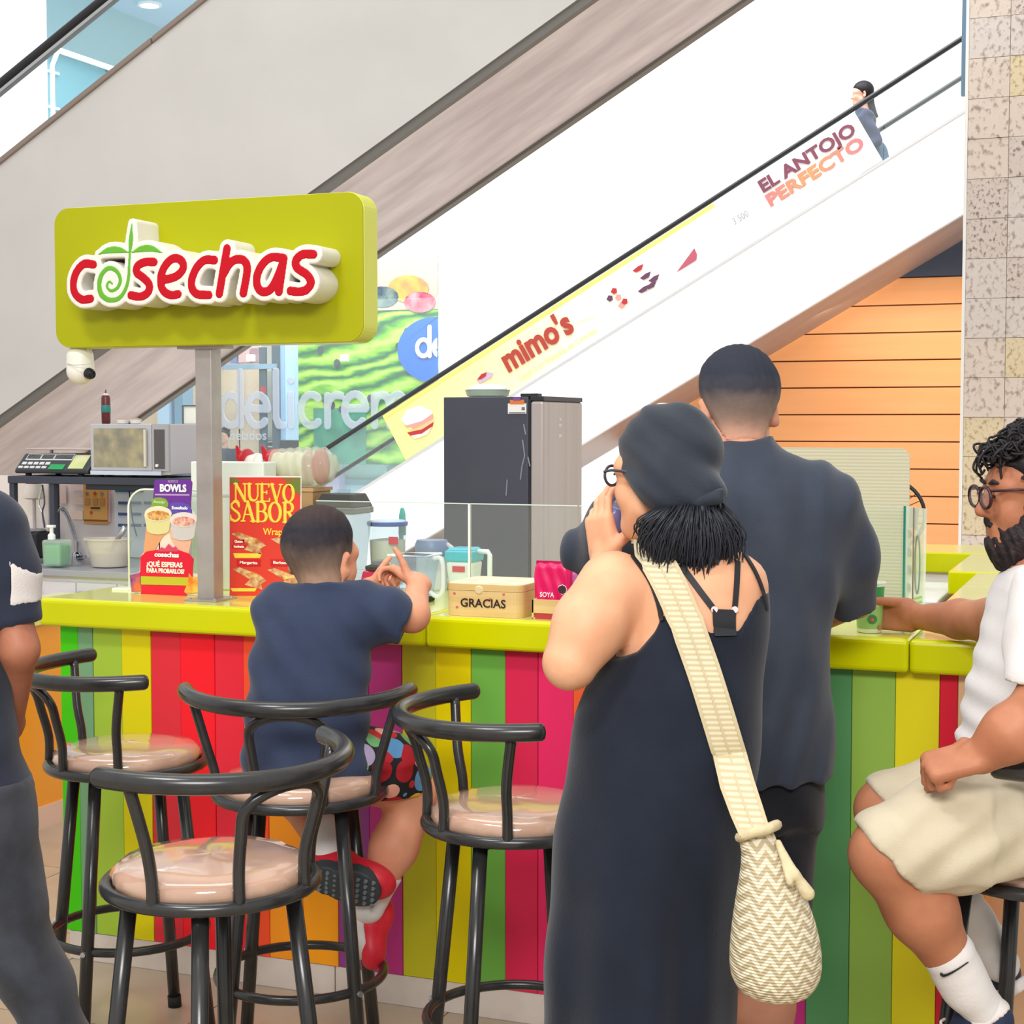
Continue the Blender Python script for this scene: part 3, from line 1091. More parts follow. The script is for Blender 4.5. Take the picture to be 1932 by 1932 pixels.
for k, (a, b, c) in enumerate(stripes):
    m = mat('laminate_stripe_%d' % k, c, 0.3, spec=0.3)
    dz = 0.0 if k % 2 else 0.0015
    MB().box((a + 0.0006, YP + dz, 0.088), (b - 0.0006, YP + 0.014, 1.03)).build('stripe_panel', m, kc, bevel=0.0012, seg=1)
for (a, b) in ((-3.0, -2.1), (-2.097, -1.2), (-1.197, -0.37)):
    MB().box((a, YP + 0.004, 0.0), (b, YP + 0.04, 0.086)).build('plinth', m_kick, kc, bevel=0.002)
# seams on the top: three slabs
TOPZ, BOTZ = 1.10, 1.018
YT = 4.62
for (a, b) in ((-3.05, -1.79), (-1.7885, -0.515), (-0.5135, -0.335)):
    t = MB().box((a, YL, BOTZ), (b, YT, TOPZ)).build('counter_top', m_lime, kc, bevel=0.012, seg=3)
    MB().box((a + 0.016, YL + 0.016, TOPZ - 0.004), (b - 0.016 if b < -0.4 else b - 0.016, YT - 0.01, TOPZ + 0.0008)).build('top_sheet', m_limetop, t)
# right return of the counter, seen past the man's arm
MB().box((-0.53, YT, BOTZ), (0.25, 5.80, TOPZ)).build('counter_top', m_lime, kc, bevel=0.008)
MB().box((-0.525, YT, TOPZ - 0.003), (0.245, 5.79, TOPZ + 0.001)).build('top_sheet', m_limetop, kc)
MB().box((-0.628, 5.83, BOTZ), (0.25, 6.63, TOPZ)).build('flap_top', m_lime, kc, bevel=0.006)
MB().box((-0.623, 5.835, TOPZ - 0.003), (0.245, 6.625, TOPZ + 0.001)).build('top_sheet', m_limetop, kc)
MB().box((-1.9, 6.66, BOTZ), (0.25, 7.1, TOPZ)).build('counter_top', m_lime, kc, bevel=0.006)
MB().box((-1.895, 6.665, TOPZ - 0.003), (0.245, 7.095, TOPZ + 0.001)).build('top_sheet', m_limetop, kc)
for x in (-0.36, -0.12):
    MB().box((x - 0.07, 5.80, TOPZ - 0.002), (x + 0.07, 5.83, TOPZ + 0.004)).build('hinge', mat('hinge_brown', (120, 112, 60), 0.4), kc)
MB().box((-0.42, 4.12, 0.0), (0.2, 5.75, BOTZ)).build('return_body', mat('return_body', (228, 190, 150), 0.5), kc)
for k, c in enumerate([(246, 150, 36), (146, 66, 140), (226, 208, 8), (112, 178, 74), (222, 44, 84), (232, 190, 150)]):
    MB().box((-0.345, YP + 0.03 + k * 0.1, 0.086), (-0.333, YP + 0.128 + k * 0.1, BOTZ)).build('stripe_panel', mat('laminate_side_%d' % k, c, 0.2, coat=0.25), kc)
MB().box((-0.42, 4.05, 0.0), (-0.345, 5.75, BOTZ)).build('return_front', mat('return_body', (228, 190, 150)), kc)
MB().box((-0.6, 5.9, 0.0), (0.15, 7.0, BOTZ)).build('return_body', mat('return_body', (228, 190, 150)), kc)
MB().box((-1.88, 6.7, 0.0), (-0.62, 7.05, BOTZ)).build('back_body', m_white, kc)
# body behind the striped front
MB().box((XA + 0.02, YP + 0.05, 0.0), (XB - 0.1, 4.5, BOTZ)).build('counter_body', mat('counter_body', (196, 176, 140), 0.6), kc)
# low inner worktop
MB().box((-2.9, 4.66, 0.86), (-0.9, 5.2, 0.90)).build('inner_worktop', m_steel, kc)
MB().box((-2.88, 4.68, 0.0), (-0.92, 5.15, 0.86)).build('inner_cabinet', m_white, kc)
# white appliance inside, right
wf = thing('chest_freezer', 'low white freezer box standing inside the kiosk', 'freezer', (-0.86, 5.5, 0))
MB().box((-1.2, 5.75, 0.03), (-0.66, 6.4, 0.98)).build('body', mat('freezer_white', (228, 230, 234), 0.35), wf, bevel=0.01)
MB().box((-1.21, 5.74, 0.982), (-0.65, 6.41, 1.005)).build('lid', mat('freezer_lid', (236, 238, 240), 0.3), wf, bevel=0.008)

# low orange counter end beside the gap
oc = thing('orange_side_counter', 'low orange panelled counter end beyond the kiosk gap', 'counter', (-4.4, 5.6, 0))
MB().box((-4.6, 4.6, 0.09), (-4.07, 6.12, 0.82)).build('panel', mat('orange_laminate', (248, 160, 8), 0.15, coat=0.3), oc)
MB().box((-4.6, 4.6, 0.0), (-4.065, 6.12, 0.09)).build('skirting', mat('pinkish_skirting', (232, 196, 176), 0.5), oc)
MB().box((-4.62, 4.58, 0.82), (-4.05, 6.13, 0.845)).build('top', m_limetop, oc, bevel=0.004)


# ================================================================ BAR STOOLS
m_tube = mat('charcoal_powder_coat', (48, 48, 48), 0.24, c2=(42, 42, 43), scale=30, spec=0.6)
m_seat = mat('beige_vinyl_under_plastic', (198, 162, 140), 0.12, c2=(188, 150, 128), scale=4, coat=1.0, bump=0.12, bscale=9)
m_foot = mat('black_rubber_foot', (24, 24, 26), 0.7)
RA = 0.257


def pol(a, r, z):
    """a measured from the back direction (+x local), counter-clockwise"""
    return (r * math.cos(a), r * math.sin(a), z)


def make_stool():
    root = thing('bar_stool', 'bar stool', 'stool')
    SZ = 0.735
    MB().tube([pol(t, 0.2, SZ) for t in np.linspace(0, 2 * math.pi, 49)[:-1]], 0.0135, 12, closed=True).build('seat_ring', m_tube, root, smooth='all')
    cu = MB().lathe((0, 0, SZ - 0.004), [(0.05, 0.0), (0.178, 0.0), (0.187, 0.008), (0.19, 0.022), (0.186, 0.036), (0.174, 0.046), (0.13, 0.053), (0.06, 0.056), (0.001, 0.057)], 56)
    vs = []
    for i, (x, y, z) in enumerate(cu.v):
        r, a = math.hypot(x, y), math.atan2(y, x)
        if r > 0.165:
            r += 0.0022 * math.sin(a * 23) * math.sin(a * 7 + 1) + 0.0015 * math.sin(a * 41 + z * 300)
        z += 0.0012 * math.sin(a * 5 + r * 60)
        vs.append((r * math.cos(a), r * math.sin(a), z))
    cu.v = vs
    cu.build('cushion', m_seat, root, smooth='all', label='beige seat cushion wrapped in clear plastic')
    # underside plate
    MB().lathe((0, 0, SZ - 0.03), [(0.09, 0), (0.09, 0.02), (0.18, 0.026), (0.18, 0.03)], 32).build('seat_plate', m_foot, root, smooth=True)
    # arm rail
    A = math.radians(84)
    pts = [pol(t, RA + 0.012 * (abs(t) / A) ** 4, 0.985 - 0.008 * math.cos(t)) for t in np.linspace(-A, A, 41)]
    e0 = [np.array(pts[0]) + (np.array(pts[0]) - np.array(pts[1])) * k for k in (0.75, 0.6, 0.3)]
    e1 = [np.array(pts[-1]) + (np.array(pts[-1]) - np.array(pts[-2])) * k for k in (0.3, 0.6, 0.75)]
    rs = [0.006, 0.0145, 0.0185] + [0.0195] * len(pts) + [0.0185, 0.0145, 0.006]
    MB().tube(e0 + pts + e1, rs, 14).build('arm_rail', m_tube, root, smooth='all')
    for s in (-1, 1):
        a = math.radians(69) * s
        a2 = math.radians(72) * s
        P = spline([pol(a, 0.2, SZ), pol(a, 0.205, SZ + 0.06), pol(a * 1.0, 0.225, SZ + 0.13), pol(a2, RA - 0.002, 0.975)], 6)
        MB().tube(P, 0.0115, 10).build('side_rod', m_tube, root, smooth='all')
    hw = math.radians(23)
    P = [pol(-hw, 0.2, SZ), pol(-hw, 0.2, SZ + 0.07), pol(-hw * 1.0, 0.218, SZ + 0.14)]
    for t in np.linspace(180, 0, 11):
        aa = math.radians(t)
        P.append(pol(-hw * -math.cos(aa) * -1 if False else hw * math.cos(aa) * 1.0, 0.226 + 0.018 * math.sin(aa), SZ + 0.17 + 0.055 * math.sin(aa)))
    P += [pol(hw, 0.218, SZ + 0.14), pol(hw, 0.2, SZ + 0.07), pol(hw, 0.2, SZ)]
    MB().tube(spline(P, 4), 0.0115, 10).build('back_hoop', m_tube, root, smooth='all')
    for k in range(4):
        a = math.radians(45 + 90 * k)
        lg = MB().tube([pol(a, 0.155, SZ - 0.012), pol(a, 0.235, 0.02)], 0.0165, 12).build('leg', m_tube, root, smooth='all')
        MB().tube([pol(a, 0.2335, 0.032), pol(a, 0.237, 0.0)], 0.019, 12).build('rubber_foot', m_foot, lg, smooth='all')
        MB().lathe(np.array(pol(a, 0.222, 0.292)), [(0.007, -0.004), (0.007, 0.004)], 8, axis=pol(a, 1, 0)).build('bolt', m_steel, lg)
    MB().tube([pol(t, 0.2, 0.292) for t in np.linspace(0, 2 * math.pi, 49)[:-1]], 0.0115, 10, closed=True).build('foot_ring', m_tube, root, smooth='all')
    MB().tube([pol(math.radians(45), 0.15, SZ - 0.025), pol(math.radians(225), 0.15, SZ - 0.025)], 0.012, 8).build('cross_bar', m_tube, root)
    MB().tube([pol(math.radians(135), 0.15, SZ - 0.025), pol(math.radians(315), 0.15, SZ - 0.025)], 0.012, 8).build('cross_bar', m_tube, root)
    return root


def toward(deg):
    """unit direction: deg = angle from 'towards the camera', positive to the right of the picture"""
    a = math.radians(deg)
    return -FW0 * math.cos(a) + RT * math.sin(a)


stool = make_stool()
spots = [((399, 1660), 0.735, 48, 'empty charcoal bar stool standing in front of the boy\'s stool'),
         ((566, 1492), 0.735, 0, 'charcoal bar stool with the boy sitting on it'),
         ((240, 1437), 0.735, -62, 'empty charcoal bar stool by the green corner of the counter'),
         ((973, 1548), 0.735, -74, 'empty charcoal bar stool between the boy and the woman in the long dress'),
         ((1968, 1640), 0.735, 48, 'charcoal bar stool under the man in cream shorts')]
STOOL = []
for i, ((px, py), z, deg, lab) in enumerate(spots):
    o = stool if i == 0 else copy_tree(stool)
    c = PZ(px, py, z)
    o.location = (c[0], c[1], 0)
    d = toward(deg)
    o.rotation_euler = (0, 0, math.atan2(d[1], d[0]))
    o['label'] = lab
    o['group'] = 'bar stools along the counter'
    STOOL.append(c)

# ================================================================ SIGN ON ITS POLE
def sc(px, py, Y):
    """metres per photograph pixel for something at depth-plane Y"""
    return (Y / ray(px, py)[1]) / FPX


def kbox(px0, py0, px1, py1, Y0, Y1, name, m, parent, bevel=0.0, z0=None):
    a, b = PY(px0, py1, Y0), PY(px1, py0, Y0)
    return MB().box((a[0], Y0, a[2] if z0 is None else z0), (b[0], Y1, b[2])).build(name, m, parent, bevel=bevel)


def disc(c, rx, rz, y, n=28, a0=0, a1=360):
    return [(c[0] + rx * math.cos(math.radians(t)), y, c[2] + rz * math.sin(math.radians(t))) for t in np.linspace(a0, a1, n + 1)[:-1 if a1 - a0 == 360 else None]]


YSG = 4.02
sgl, sgr = PY(103, 520, YSG)[0], PY(686, 505, YSG)[0]
sgt, sgb = PY(400, 376, YSG)[2], PY(400, 651, YSG)[2]
sign = thing('kiosk_sign', 'lime green box sign with raised red cosechas lettering on a steel pole', 'sign', (PY(396, 900, 4.09)[0], 4.09, 1.1))
m_sg_face = mat('lime_sign_face', (162, 164, 0), 0.4, spec=0.3)
m_sg_side = mat('lime_sign_side', (206, 210, 70), 0.35)


def round_rect(x0, x1, z0, z1, r, y, n=8):
    P = []
    for cx, cz, a in ((x1 - r, z1 - r, 0), (x0 + r, z1 - r, 90), (x0 + r, z0 + r, 180), (x1 - r, z0 + r, 270)):
        for k in range(n + 1):
            t = math.radians(a + 90 * k / n)
            P.append((cx + r * math.cos(t), y, cz + r * math.sin(t)))
    return P


MB().prism(round_rect(sgl, sgr, sgb, sgt, 0.05, YSG + 0.004), (0, 0.086, 0)).build('sign_box', m_sg_side, sign, bevel=0.004)
MB().prism(round_rect(sgl + 0.002, sgr - 0.002, sgb + 0.002, sgt - 0.002, 0.048, YSG), (0, 0.005, 0)).build('sign_face', m_sg_face, sign)
YLF = 3.912


def Lz(pts):
    """points traced on the lettering (700-px crop shown at 1932) -> plane of the letter fronts, as (X, Z)"""
    out = []
    for x, y in pts:
        p = PY(x / 2.76, y / 2.76, YLF)
        out.append((p[0], p[2]))
    return out


U_ = sc(350, 500, YLF) / 2.76
red = [[(490, 1378), (440, 1375), (400, 1420), (385, 1480), (395, 1530), (430, 1560), (475, 1556)],
       [(805, 1365), (760, 1365), (720, 1385), (716, 1420), (750, 1447), (780, 1482), (774, 1522), (735, 1545), (685, 1538)],
       [(850, 1460), (920, 1440), (956, 1400), (950, 1360), (910, 1345), (870, 1375), (843, 1430), (843, 1490), (865, 1525), (900, 1538), (930, 1532)],
       [(1120, 1355), (1070, 1355), (1030, 1390), (1003, 1450), (1003, 1500), (1030, 1532), (1090, 1537)],
       [(1185, 1295), (1165, 1410), (1145, 1530)], [(1168, 1425), (1200, 1372), (1240, 1350), (1278, 1362), (1290, 1410), (1270, 1528)],
       [(1480, 1345), (1420, 1340), (1375, 1370), (1343, 1430), (1343, 1490), (1370, 1520), (1410, 1508), (1445, 1450), (1472, 1380)], [(1480, 1345), (1455, 1520)],
       [(1635, 1325), (1580, 1325), (1545, 1355), (1550, 1395), (1600, 1430), (1622, 1470), (1600, 1508), (1560, 1520), (1515, 1515)]]
grn = [([(588, 1478), (572, 1466), (560, 1490), (580, 1514), (614, 1500), (630, 1458), (612, 1414), (572, 1396), (534, 1428), (520, 1482), (532, 1534), (570, 1562), (620, 1555), (655, 1510), (672, 1450), (676, 1380), (680, 1310)],
        [7, 8, 9, 10, 11, 12, 13, 14, 15, 16, 17, 16, 14, 12, 11, 9, 8]),
       ([(680, 1318), (685, 1250), (690, 1165)], [8, 15, 4]),
       ([(515, 1326), (565, 1305), (620, 1302), (668, 1314)], [3, 17, 18, 5]),
       ([(692, 1315), (740, 1297), (792, 1295), (850, 1318)], [5, 18, 18, 3])]


def smooth_w(pts, w):
    P = spline([(x, y, ww) for (x, y), ww in zip(pts, w)], 4)
    return [(p[0], p[1]) for p in P], [p[2] for p in P]


rs_, gs_, bs_ = [], [], []
for pts in red:
    p, w = smooth_w(pts, [24] * len(pts))
    rs_.append((Lz(p), [v * U_ for v in w]))
for pts, w in grn:
    p, w = smooth_w(pts, w)
    gs_.append((Lz(p), [v * U_ for v in w]))
MX = np.array([[1, 0, 0, 0], [0, 0, -1, YLF], [0, 1, 0, 0], [0, 0, 0, 1.0]])
MXb = MX.copy()
MXb[1, 3] = (YLF + YSG) / 2
back = sdf_obj('letter_backing', [(stroke2d(rs_ + gs_, MXb, 24 * U_, (YSG - YLF) / 2 + 0.003), 0.0035)], mat('ivory_acrylic', (226, 222, 212), 0.35), sign, label='white raised backing behind the letters', sharp=45)
for grp in ([0], [1], [2], [3], [4, 5], [6, 7], [8]):
    sdf_obj('red_letter', [(stroke2d([rs_[i] for i in grp], MX, 0, 0.004), 0.0022)], mat('letter_red', (186, 0, 26), 0.35, spec=0.3), back, sharp=45)
sdf_obj('green_fruit_letter', [(stroke2d(gs_, MX, 0, 0.004), 0.0022)], mat('letter_green', (96, 170, 44), 0.3), back, label='green spiral fruit letter o with leaves', sharp=45)
xp = PY(395, 900, 4.09)[0]
m_pole = mat('worn_steel_pole', (178, 172, 168), 0.35, c2=(158, 150, 146), scale=7, detail=6, metal=0.35)
MB().box((xp - 0.028, 4.062, 1.102), (xp + 0.028, 4.118, sgb + 0.01)).build('pole', m_pole, sign, bevel=0.004)
MB().box((xp - 0.055, 4.03, 1.1005), (xp + 0.055, 4.15, 1.106)).build('base_plate', m_pole, sign, bevel=0.002)
MB().box((xp - 0.08, 4.05, sgb - 0.008), (xp + 0.08, 4.1, sgb)).build('mount_plate', m_pole, sign)
for dx in (-0.042, 0.042):
    for dy in (4.045, 4.135):
        MB().lathe((xp + dx, dy, 1.106), [(0.005, 0), (0.005, 0.004)], 8).build('bolt', m_steel, sign)

# surveillance camera hanging from the sign
cc = PY(151, 660, 4.07)
cctv = thing('security_camera', 'white rounded security camera hanging under the green sign', 'camera', (cc[0], 4.07, sgb - 0.11))
s_ = sc(150, 690, 4.07)
f = U(0.01, cap(PY(151, 674, 4.07), PY(152, 700, 4.07), 26 * s_ * 0.96, 26 * s_), )
sdf_obj('body', [(f, 0.003)], mat('camera_white', (232, 230, 218), 0.35), cctv)
MB().tube([PY(166, 652, 4.07), PY(167, 662, 4.07), PY(160, 676, 4.07)], 0.012, 10).build('bracket', mat('camera_white', (232, 230, 218)), cctv, smooth='all')
le = PY(171, 706, 4.045)
MB().lathe(le, [(0.001, 0.010), (0.012, 0.009), (0.017, 0.0), (0.017, -0.012)], 20, axis=(0.9, -0.3, -0.3)).build('lens', mat('lens_black', (26, 28, 36), 0.1), cctv, smooth=True)
MB().tube([PY(126, 686, 4.03), PY(140, 689, 4.015), PY(160, 688, 4.015), PY(176, 684, 4.03)], 0.0012, 6).build('seam', mat('camera_grey', (190, 188, 178), 0.5), cctv)

# ================================================================ ON THE FRONT COUNTER
CZ = 1.1012
m_acr = glass_mat('clear_acrylic', (244, 250, 250), 0.07)
m_edge = mat('bright_acrylic_edge', (240, 246, 232), 0.2)
# acrylic screen at the left end
ap = thing('acrylic_screen', 'clear acrylic screen with a rounded corner behind the bowls standee', 'screen', (PY(245, 1100, 4.24)[0], 4.24, CZ))
a, b = PY(244, 1112, 4.24), PY(372, 925, 4.24)
rr_ = 0.06
out = [(a[0], 4.24, CZ)] + [(a[0] + rr_ - rr_ * math.cos(t), 4.24, b[2] - rr_ + rr_ * math.sin(t)) for t in np.linspace(0, math.pi / 2, 9)] + [(b[0], 4.24, b[2]), (b[0], 4.24, CZ)]
MB().prism(out, (0, 0.005, 0)).build('sheet', m_acr, ap)
MB().tube(out[:-1], 0.003, 8).build('edge', m_edge, ap, smooth='all')
MB().box((a[0] - 0.05, 4.22, CZ), (a[0] + 0.03, 4.27, CZ + 0.006)).build('foot', m_edge, ap)


# bowls standee -------------------------------------------------
def zb(x, y, Y):
    return PY(230 + x / 7.157, 880 + y / 7.157, Y)


YBW = 4.16
bw = thing('bowls_standee', 'cardboard standee advertising bowls with two held cups', 'standee', (zb(590, 1700, YBW)[0], YBW, CZ))
m_pur, m_red2 = mat('standee_purple', (108, 48, 150), 0.45), mat('standee_red', (222, 14, 50), 0.45)


def zprism(pts, Y, th, name, m, parent=None, cl=True):
    P = [zb(x, y, Y) for x, y in pts]
    P = [(p[0], p[1], max(p[2], CZ)) for p in P]
    return MB().prism(P, (0, th, 0)).build(name, m, parent if parent is not None else bw)


board = zprism([(455, 180), (925, 180), (945, 215), (925, 560), (1010, 690), (975, 900), (920, 1060), (905, 1190), (965, 1250), (945, 1440), (1075, 1470), (1030, 1740), (870, 1765), (270, 1745), (120, 1690), (110, 1470), (240, 1420), (250, 1220), (300, 1150), (330, 800), (300, 650), (400, 540), (420, 430), (440, 200)], YBW, 0.004, 'card', mat('card_cream', (238, 222, 204), 0.6))
zprism([(455, 180), (925, 180), (945, 215), (920, 620), (420, 560), (420, 430), (440, 200)], YBW - 0.002, 0.003, 'purple_panel', m_pur)
text('lettering', 'BOWLS', 0.03, m_white, bw, frame(zb(690, 298, YBW - 0.004), (1, 0, 0), (0, 0, 1)), bold=0.0012, width=415 / 7.157 * sc(320, 920, YBW))
text('lettering', 'NUEVOS', 0.012, mat('pale_lilac', (190, 160, 200)), bw, frame(zb(690, 207, YBW - 0.004), (1, 0, 0), (0, 0, 1)), width=155 / 7.157 * sc(320, 920, YBW))
zprism([(445, 370), (910, 375), (910, 395), (445, 390)], YBW - 0.003, 0.002, 'rule', mat('pale_lilac', (190, 160, 200)))
zprism([(400, 540), (400, 450), (450, 420), (520, 418), (590, 440), (625, 490), (625, 545)], YBW - 0.0035, 0.003, 'green_label', mat('label_green', (126, 168, 60), 0.5))
text('lettering', 'Antojo', 0.013, mat('label_cream', (236, 240, 200)), bw, frame(zb(505, 482, YBW - 0.005), (1, 0, 0), (0, 0, 1)), width=0.04)
zprism([(640, 640), (640, 500), (720, 482), (830, 488), (910, 520), (940, 590), (940, 640)], YBW - 0.0035, 0.003, 'violet_label', mat('label_violet', (96, 74, 172), 0.5))
text('lettering', 'Ensueltado', 0.013, m_white, bw, frame(zb(780, 562, YBW - 0.005), (1, 0, 0), (0, 0, 1)), bold=0.0004, width=0.055)
for (x0, y0, cm, flip) in ((470, 1000, 0, 1), (830, 1060, 1, -1)):
    hm = mat('printed_skin_%d' % cm, [(226, 160, 110), (232, 178, 150)][cm], 0.6)
    if cm == 0:
        zprism([(330, 800), (420, 850), (640, 820), (600, 900), (540, 960), (470, 1090), (430, 1160), (290, 1170)], YBW - 0.003, 0.003, 'printed_hand', hm)
    else:
        zprism([(630, 840), (700, 900), (960, 900), (940, 980), (900, 1180), (820, 1180), (720, 1080), (660, 980)], YBW - 0.003, 0.003, 'printed_hand', hm)
for (cx, cy, rx, ry, bt, c1, c2, nm) in ((487, 640, 182, 105, 920, (222, 214, 150), (232, 226, 190), 'mango'), (830, 720, 180, 102, 1000, (206, 200, 196), (228, 220, 214), 'pink')):
    P = [(cx - rx, cy)] + [(cx - rx * 0.82, bt - 60)] + [(cx + rx * 0.82 * math.cos(math.radians(t)), bt - 60 + 60 * math.sin(math.radians(t))) for t in np.linspace(180, 0, 9)] + [(cx + rx, cy)]
    zprism(P, YBW - 0.006, 0.004, 'printed_cup', mat('cup_%s' % nm, c1, 0.5))
    zprism([(cx + rx * math.cos(t), cy + ry * math.sin(t)) for t in np.linspace(0, 6.28, 29)[:-1]], YBW - 0.0075, 0.003, 'cup_rim', mat('rim_%s' % nm, c2, 0.5))
    zprism([(cx + rx * 0.84 * math.cos(t), cy + 22 + ry * 0.62 * math.sin(t)) for t in np.linspace(0, 6.28, 29)[:-1]], YBW - 0.0085, 0.002, 'cup_filling', mat('fill_%s' % nm, (190, 110, 40) if nm == 'mango' else (206, 96, 78), 0.6, c2=(236, 196, 120) if nm == 'mango' else (236, 196, 176), scale=90))
rb = zprism([(250, 1220), (330, 1150), (480, 1125), (620, 1110), (760, 1130), (905, 1180), (965, 1250), (945, 1500), (245, 1480)], YBW - 0.006, 0.003, 'red_panel', m_red2)
zprism([(480, 1150), (530, 1090), (580, 1110), (630, 1045), (680, 1100), (720, 1080), (760, 1150)], YBW - 0.0075, 0.002, 'splash', mat('splash_pink', (214, 70, 96), 0.5))
text('lettering', 'cosechas', 0.02, m_white, bw, frame(zb(605, 1195, YBW - 0.008), (1, 0, 0), (0, 0, 1)), bold=0.0007, width=385 / 7.157 * sc(320, 1050, YBW))
text('lettering', '¿QUÉ ESPERAS', 0.021, mat('cream_text', (255, 240, 226)), bw, frame(zb(575, 1328, YBW - 0.008), (1, 0, 0), (0, 0, 1)), bold=0.0007, width=570 / 7.157 * sc(320, 1050, YBW))
text('lettering', 'PARA PROBARLOS?', 0.019, mat('cream_text', (255, 240, 226)), bw, frame(zb(588, 1415, YBW - 0.008), (1, 0, 0), (0, 0, 1)), bold=0.0007, width=595 / 7.157 * sc(320, 1050, YBW))
zprism([(255, 1480), (905, 1495), (900, 1610), (255, 1595)], YBW - 0.0055, 0.003, 'lime_band', mat('lime_band', (190, 186, 40), 0.5))
zprism([(270, 1600), (900, 1612), (860, 1765), (255, 1735)], YBW - 0.006, 0.003, 'red_foot', m_red2)
zprism([(105, 1470), (240, 1430), (250, 1600), (270, 1680), (130, 1700)], YBW - 0.007, 0.003, 'snack_print', mat('snack_purple', (104, 58, 140), 0.5, c2=(230, 110, 60), scale=28))
zprism([(905, 1440), (950, 1500), (1070, 1480), (1040, 1700), (870, 1720), (840, 1690), (890, 1560)], YBW - 0.007, 0.003, 'snack_print', mat('snack_orange', (240, 120, 30), 0.5, c2=(252, 196, 80), scale=28))
MB().prism([zb(500, 1000, YBW), (zb(500, 1720, YBW)[0], YBW, CZ), (zb(500, 1720, YBW)[0], YBW + 0.07, CZ)], (0.004, 0, 0)).build('easel_back', mat('card_cream', (238, 222, 204)), bw)

# tall white box behind the pole
wx = thing('white_panel_box', 'tall white box standing behind the sign pole', 'box', (PY(428, 1110, 4.34)[0], 4.34, CZ))
m_wb = mat('white_panel', (226, 232, 226), 0.4)
kbox(362, 872, 497, 1110, 4.34, 4.42, 'body', m_wb, wx, 0.004, CZ)
kbox(361, 934, 498, 936, 4.337, 4.34, 'seam', mat('panel_seam', (200, 204, 200), 0.5), wx)

# poster ------------------------------------------------------
YPO = 4.2


def zp(x, y, Y):
    return PY(420 + x / 6.036, 820 + y / 6.036, Y)


po = thing('menu_poster', 'red Nuevo Sabor wraps poster in a clear upright holder', 'poster', (PY(500, 1130, YPO)[0], YPO, CZ))
m_pr = mat('poster_red', (220, 62, 48), 0.4)


def pprism(pts, Y, th, name, m):
    P = [zp(x, y, Y) for x, y in pts]
    return MB().prism([(p[0], p[1], max(p[2], CZ)) for p in P], (0, th, 0)).build(name, m, po)


pprism([(74, 468), (892, 474), (892, 1905), (74, 1905)], YPO, 0.004, 'holder', mat('holder_white', (238, 238, 234), 0.4))
pprism([(80, 486), (882, 488), (882, 1840), (80, 1840)], YPO - 0.002, 0.003, 'sheet', m_pr)
pprism([(690, 490), (882, 490), (882, 690), (760, 600)], YPO - 0.0035, 0.002, 'herb_print', mat('herb_print', (150, 96, 50), 0.6, c2=(96, 128, 50), scale=40))
pprism([(82, 490), (150, 490), (200, 540), (84, 560)], YPO - 0.0035, 0.002, 'herb_print', mat('herb_print', (150, 96, 50)))
SERIF = {  # capital skeletons on a 1 x 1 box: (polyline, half-widths)
    'N': ([([(.14, 0), (.14, 1)], .035), ([(.14, 1), (.84, 0)], .085), ([(.84, 0), (.84, 1)], .035), ([(0, 1), (.26, 1)], .03), ([(0, 0), (.28, 0)], .03), ([(.7, 1), (1, 1)], .03)], 1.0),
    'U': ([([(.16, 1), (.16, .35), (.25, .1), (.48, .02), (.7, .1), (.8, .35)], [.085, .085, .08, .06, .04, .035]), ([(.8, .3), (.8, 1)], .035), ([(.02, 1), (.32, 1)], .03), ([(.66, 1), (.94, 1)], .03)], .95),
    'E': ([([(.16, 0), (.16, 1)], .085), ([(.02, 1), (.68, 1)], .032), ([(.02, 0), (.72, 0)], .032), ([(.16, .52), (.52, .52)], .032), ([(.68, 1), (.68, .84)], .03), ([(.72, 0), (.72, .18)], .03), ([(.52, .62), (.52, .42)], .025)], .78),
    'V': ([([(.12, 1), (.46, 0)], .085), ([(.46, 0), (.8, 1)], .035), ([(0, 1), (.28, 1)], .03), ([(.66, 1), (.92, 1)], .03)], .9),
    'O': ([(arc2(.45, .5, .36, .5, 90, 270, 14), [.035 + .055 * math.sin(math.pi * i / 14) for i in range(15)]), (arc2(.45, .5, .36, .5, -90, 90, 14), [.035 + .055 * math.sin(math.pi * i / 14) for i in range(15)])], .95),
    'S': ([(spline([(.62, .82), (.5, .97), (.32, .99), (.14, .86), (.16, .68), (.36, .54), (.58, .4), (.66, .2), (.5, .03), (.28, .0), (.08, .12)], 4), .055), ([(.62, .98), (.63, .72)], .025), ([(.07, .02), (.06, .3)], .025)], .76),
    'A': ([([(.12, 0), (.45, 1)], .035), ([(.45, 1), (.82, 0)], .085), ([(.24, .34), (.66, .34)], .03), ([(0, 0), (.26, 0)], .03), ([(.64, 0), (.98, 0)], .03)], .96),
    'B': ([([(.16, 0), (.16, 1)], .085), ([(.02, 1), (.4, 1)] + arc2(.42, .76, .24, .24, 90, -90, 8) + [(.16, .52)], [.03, .03] + [.03 + .05 * math.sin(math.pi * i / 8) for i in range(9)] + [.03]),
           ([(.16, .52), (.44, .52)] + arc2(.44, .26, .28, .26, 90, -90, 8) + [(.02, 0)], [.03, .03] + [.03 + .055 * math.sin(math.pi * i / 8) for i in range(9)] + [.03])], .84),
    'R': ([([(.16, 0), (.16, 1)], .085), ([(.02, 1), (.4, 1)] + arc2(.42, .76, .24, .24, 90, -90, 8) + [(.16, .52)], [.03, .03] + [.03 + .05 * math.sin(math.pi * i / 8) for i in range(9)] + [.03]), ([(.4, .5), (.78, 0)], .075), ([(.02, 0), (.32, 0)], .03), ([(.66, 0), (.94, 0)], .03)], .92),
}


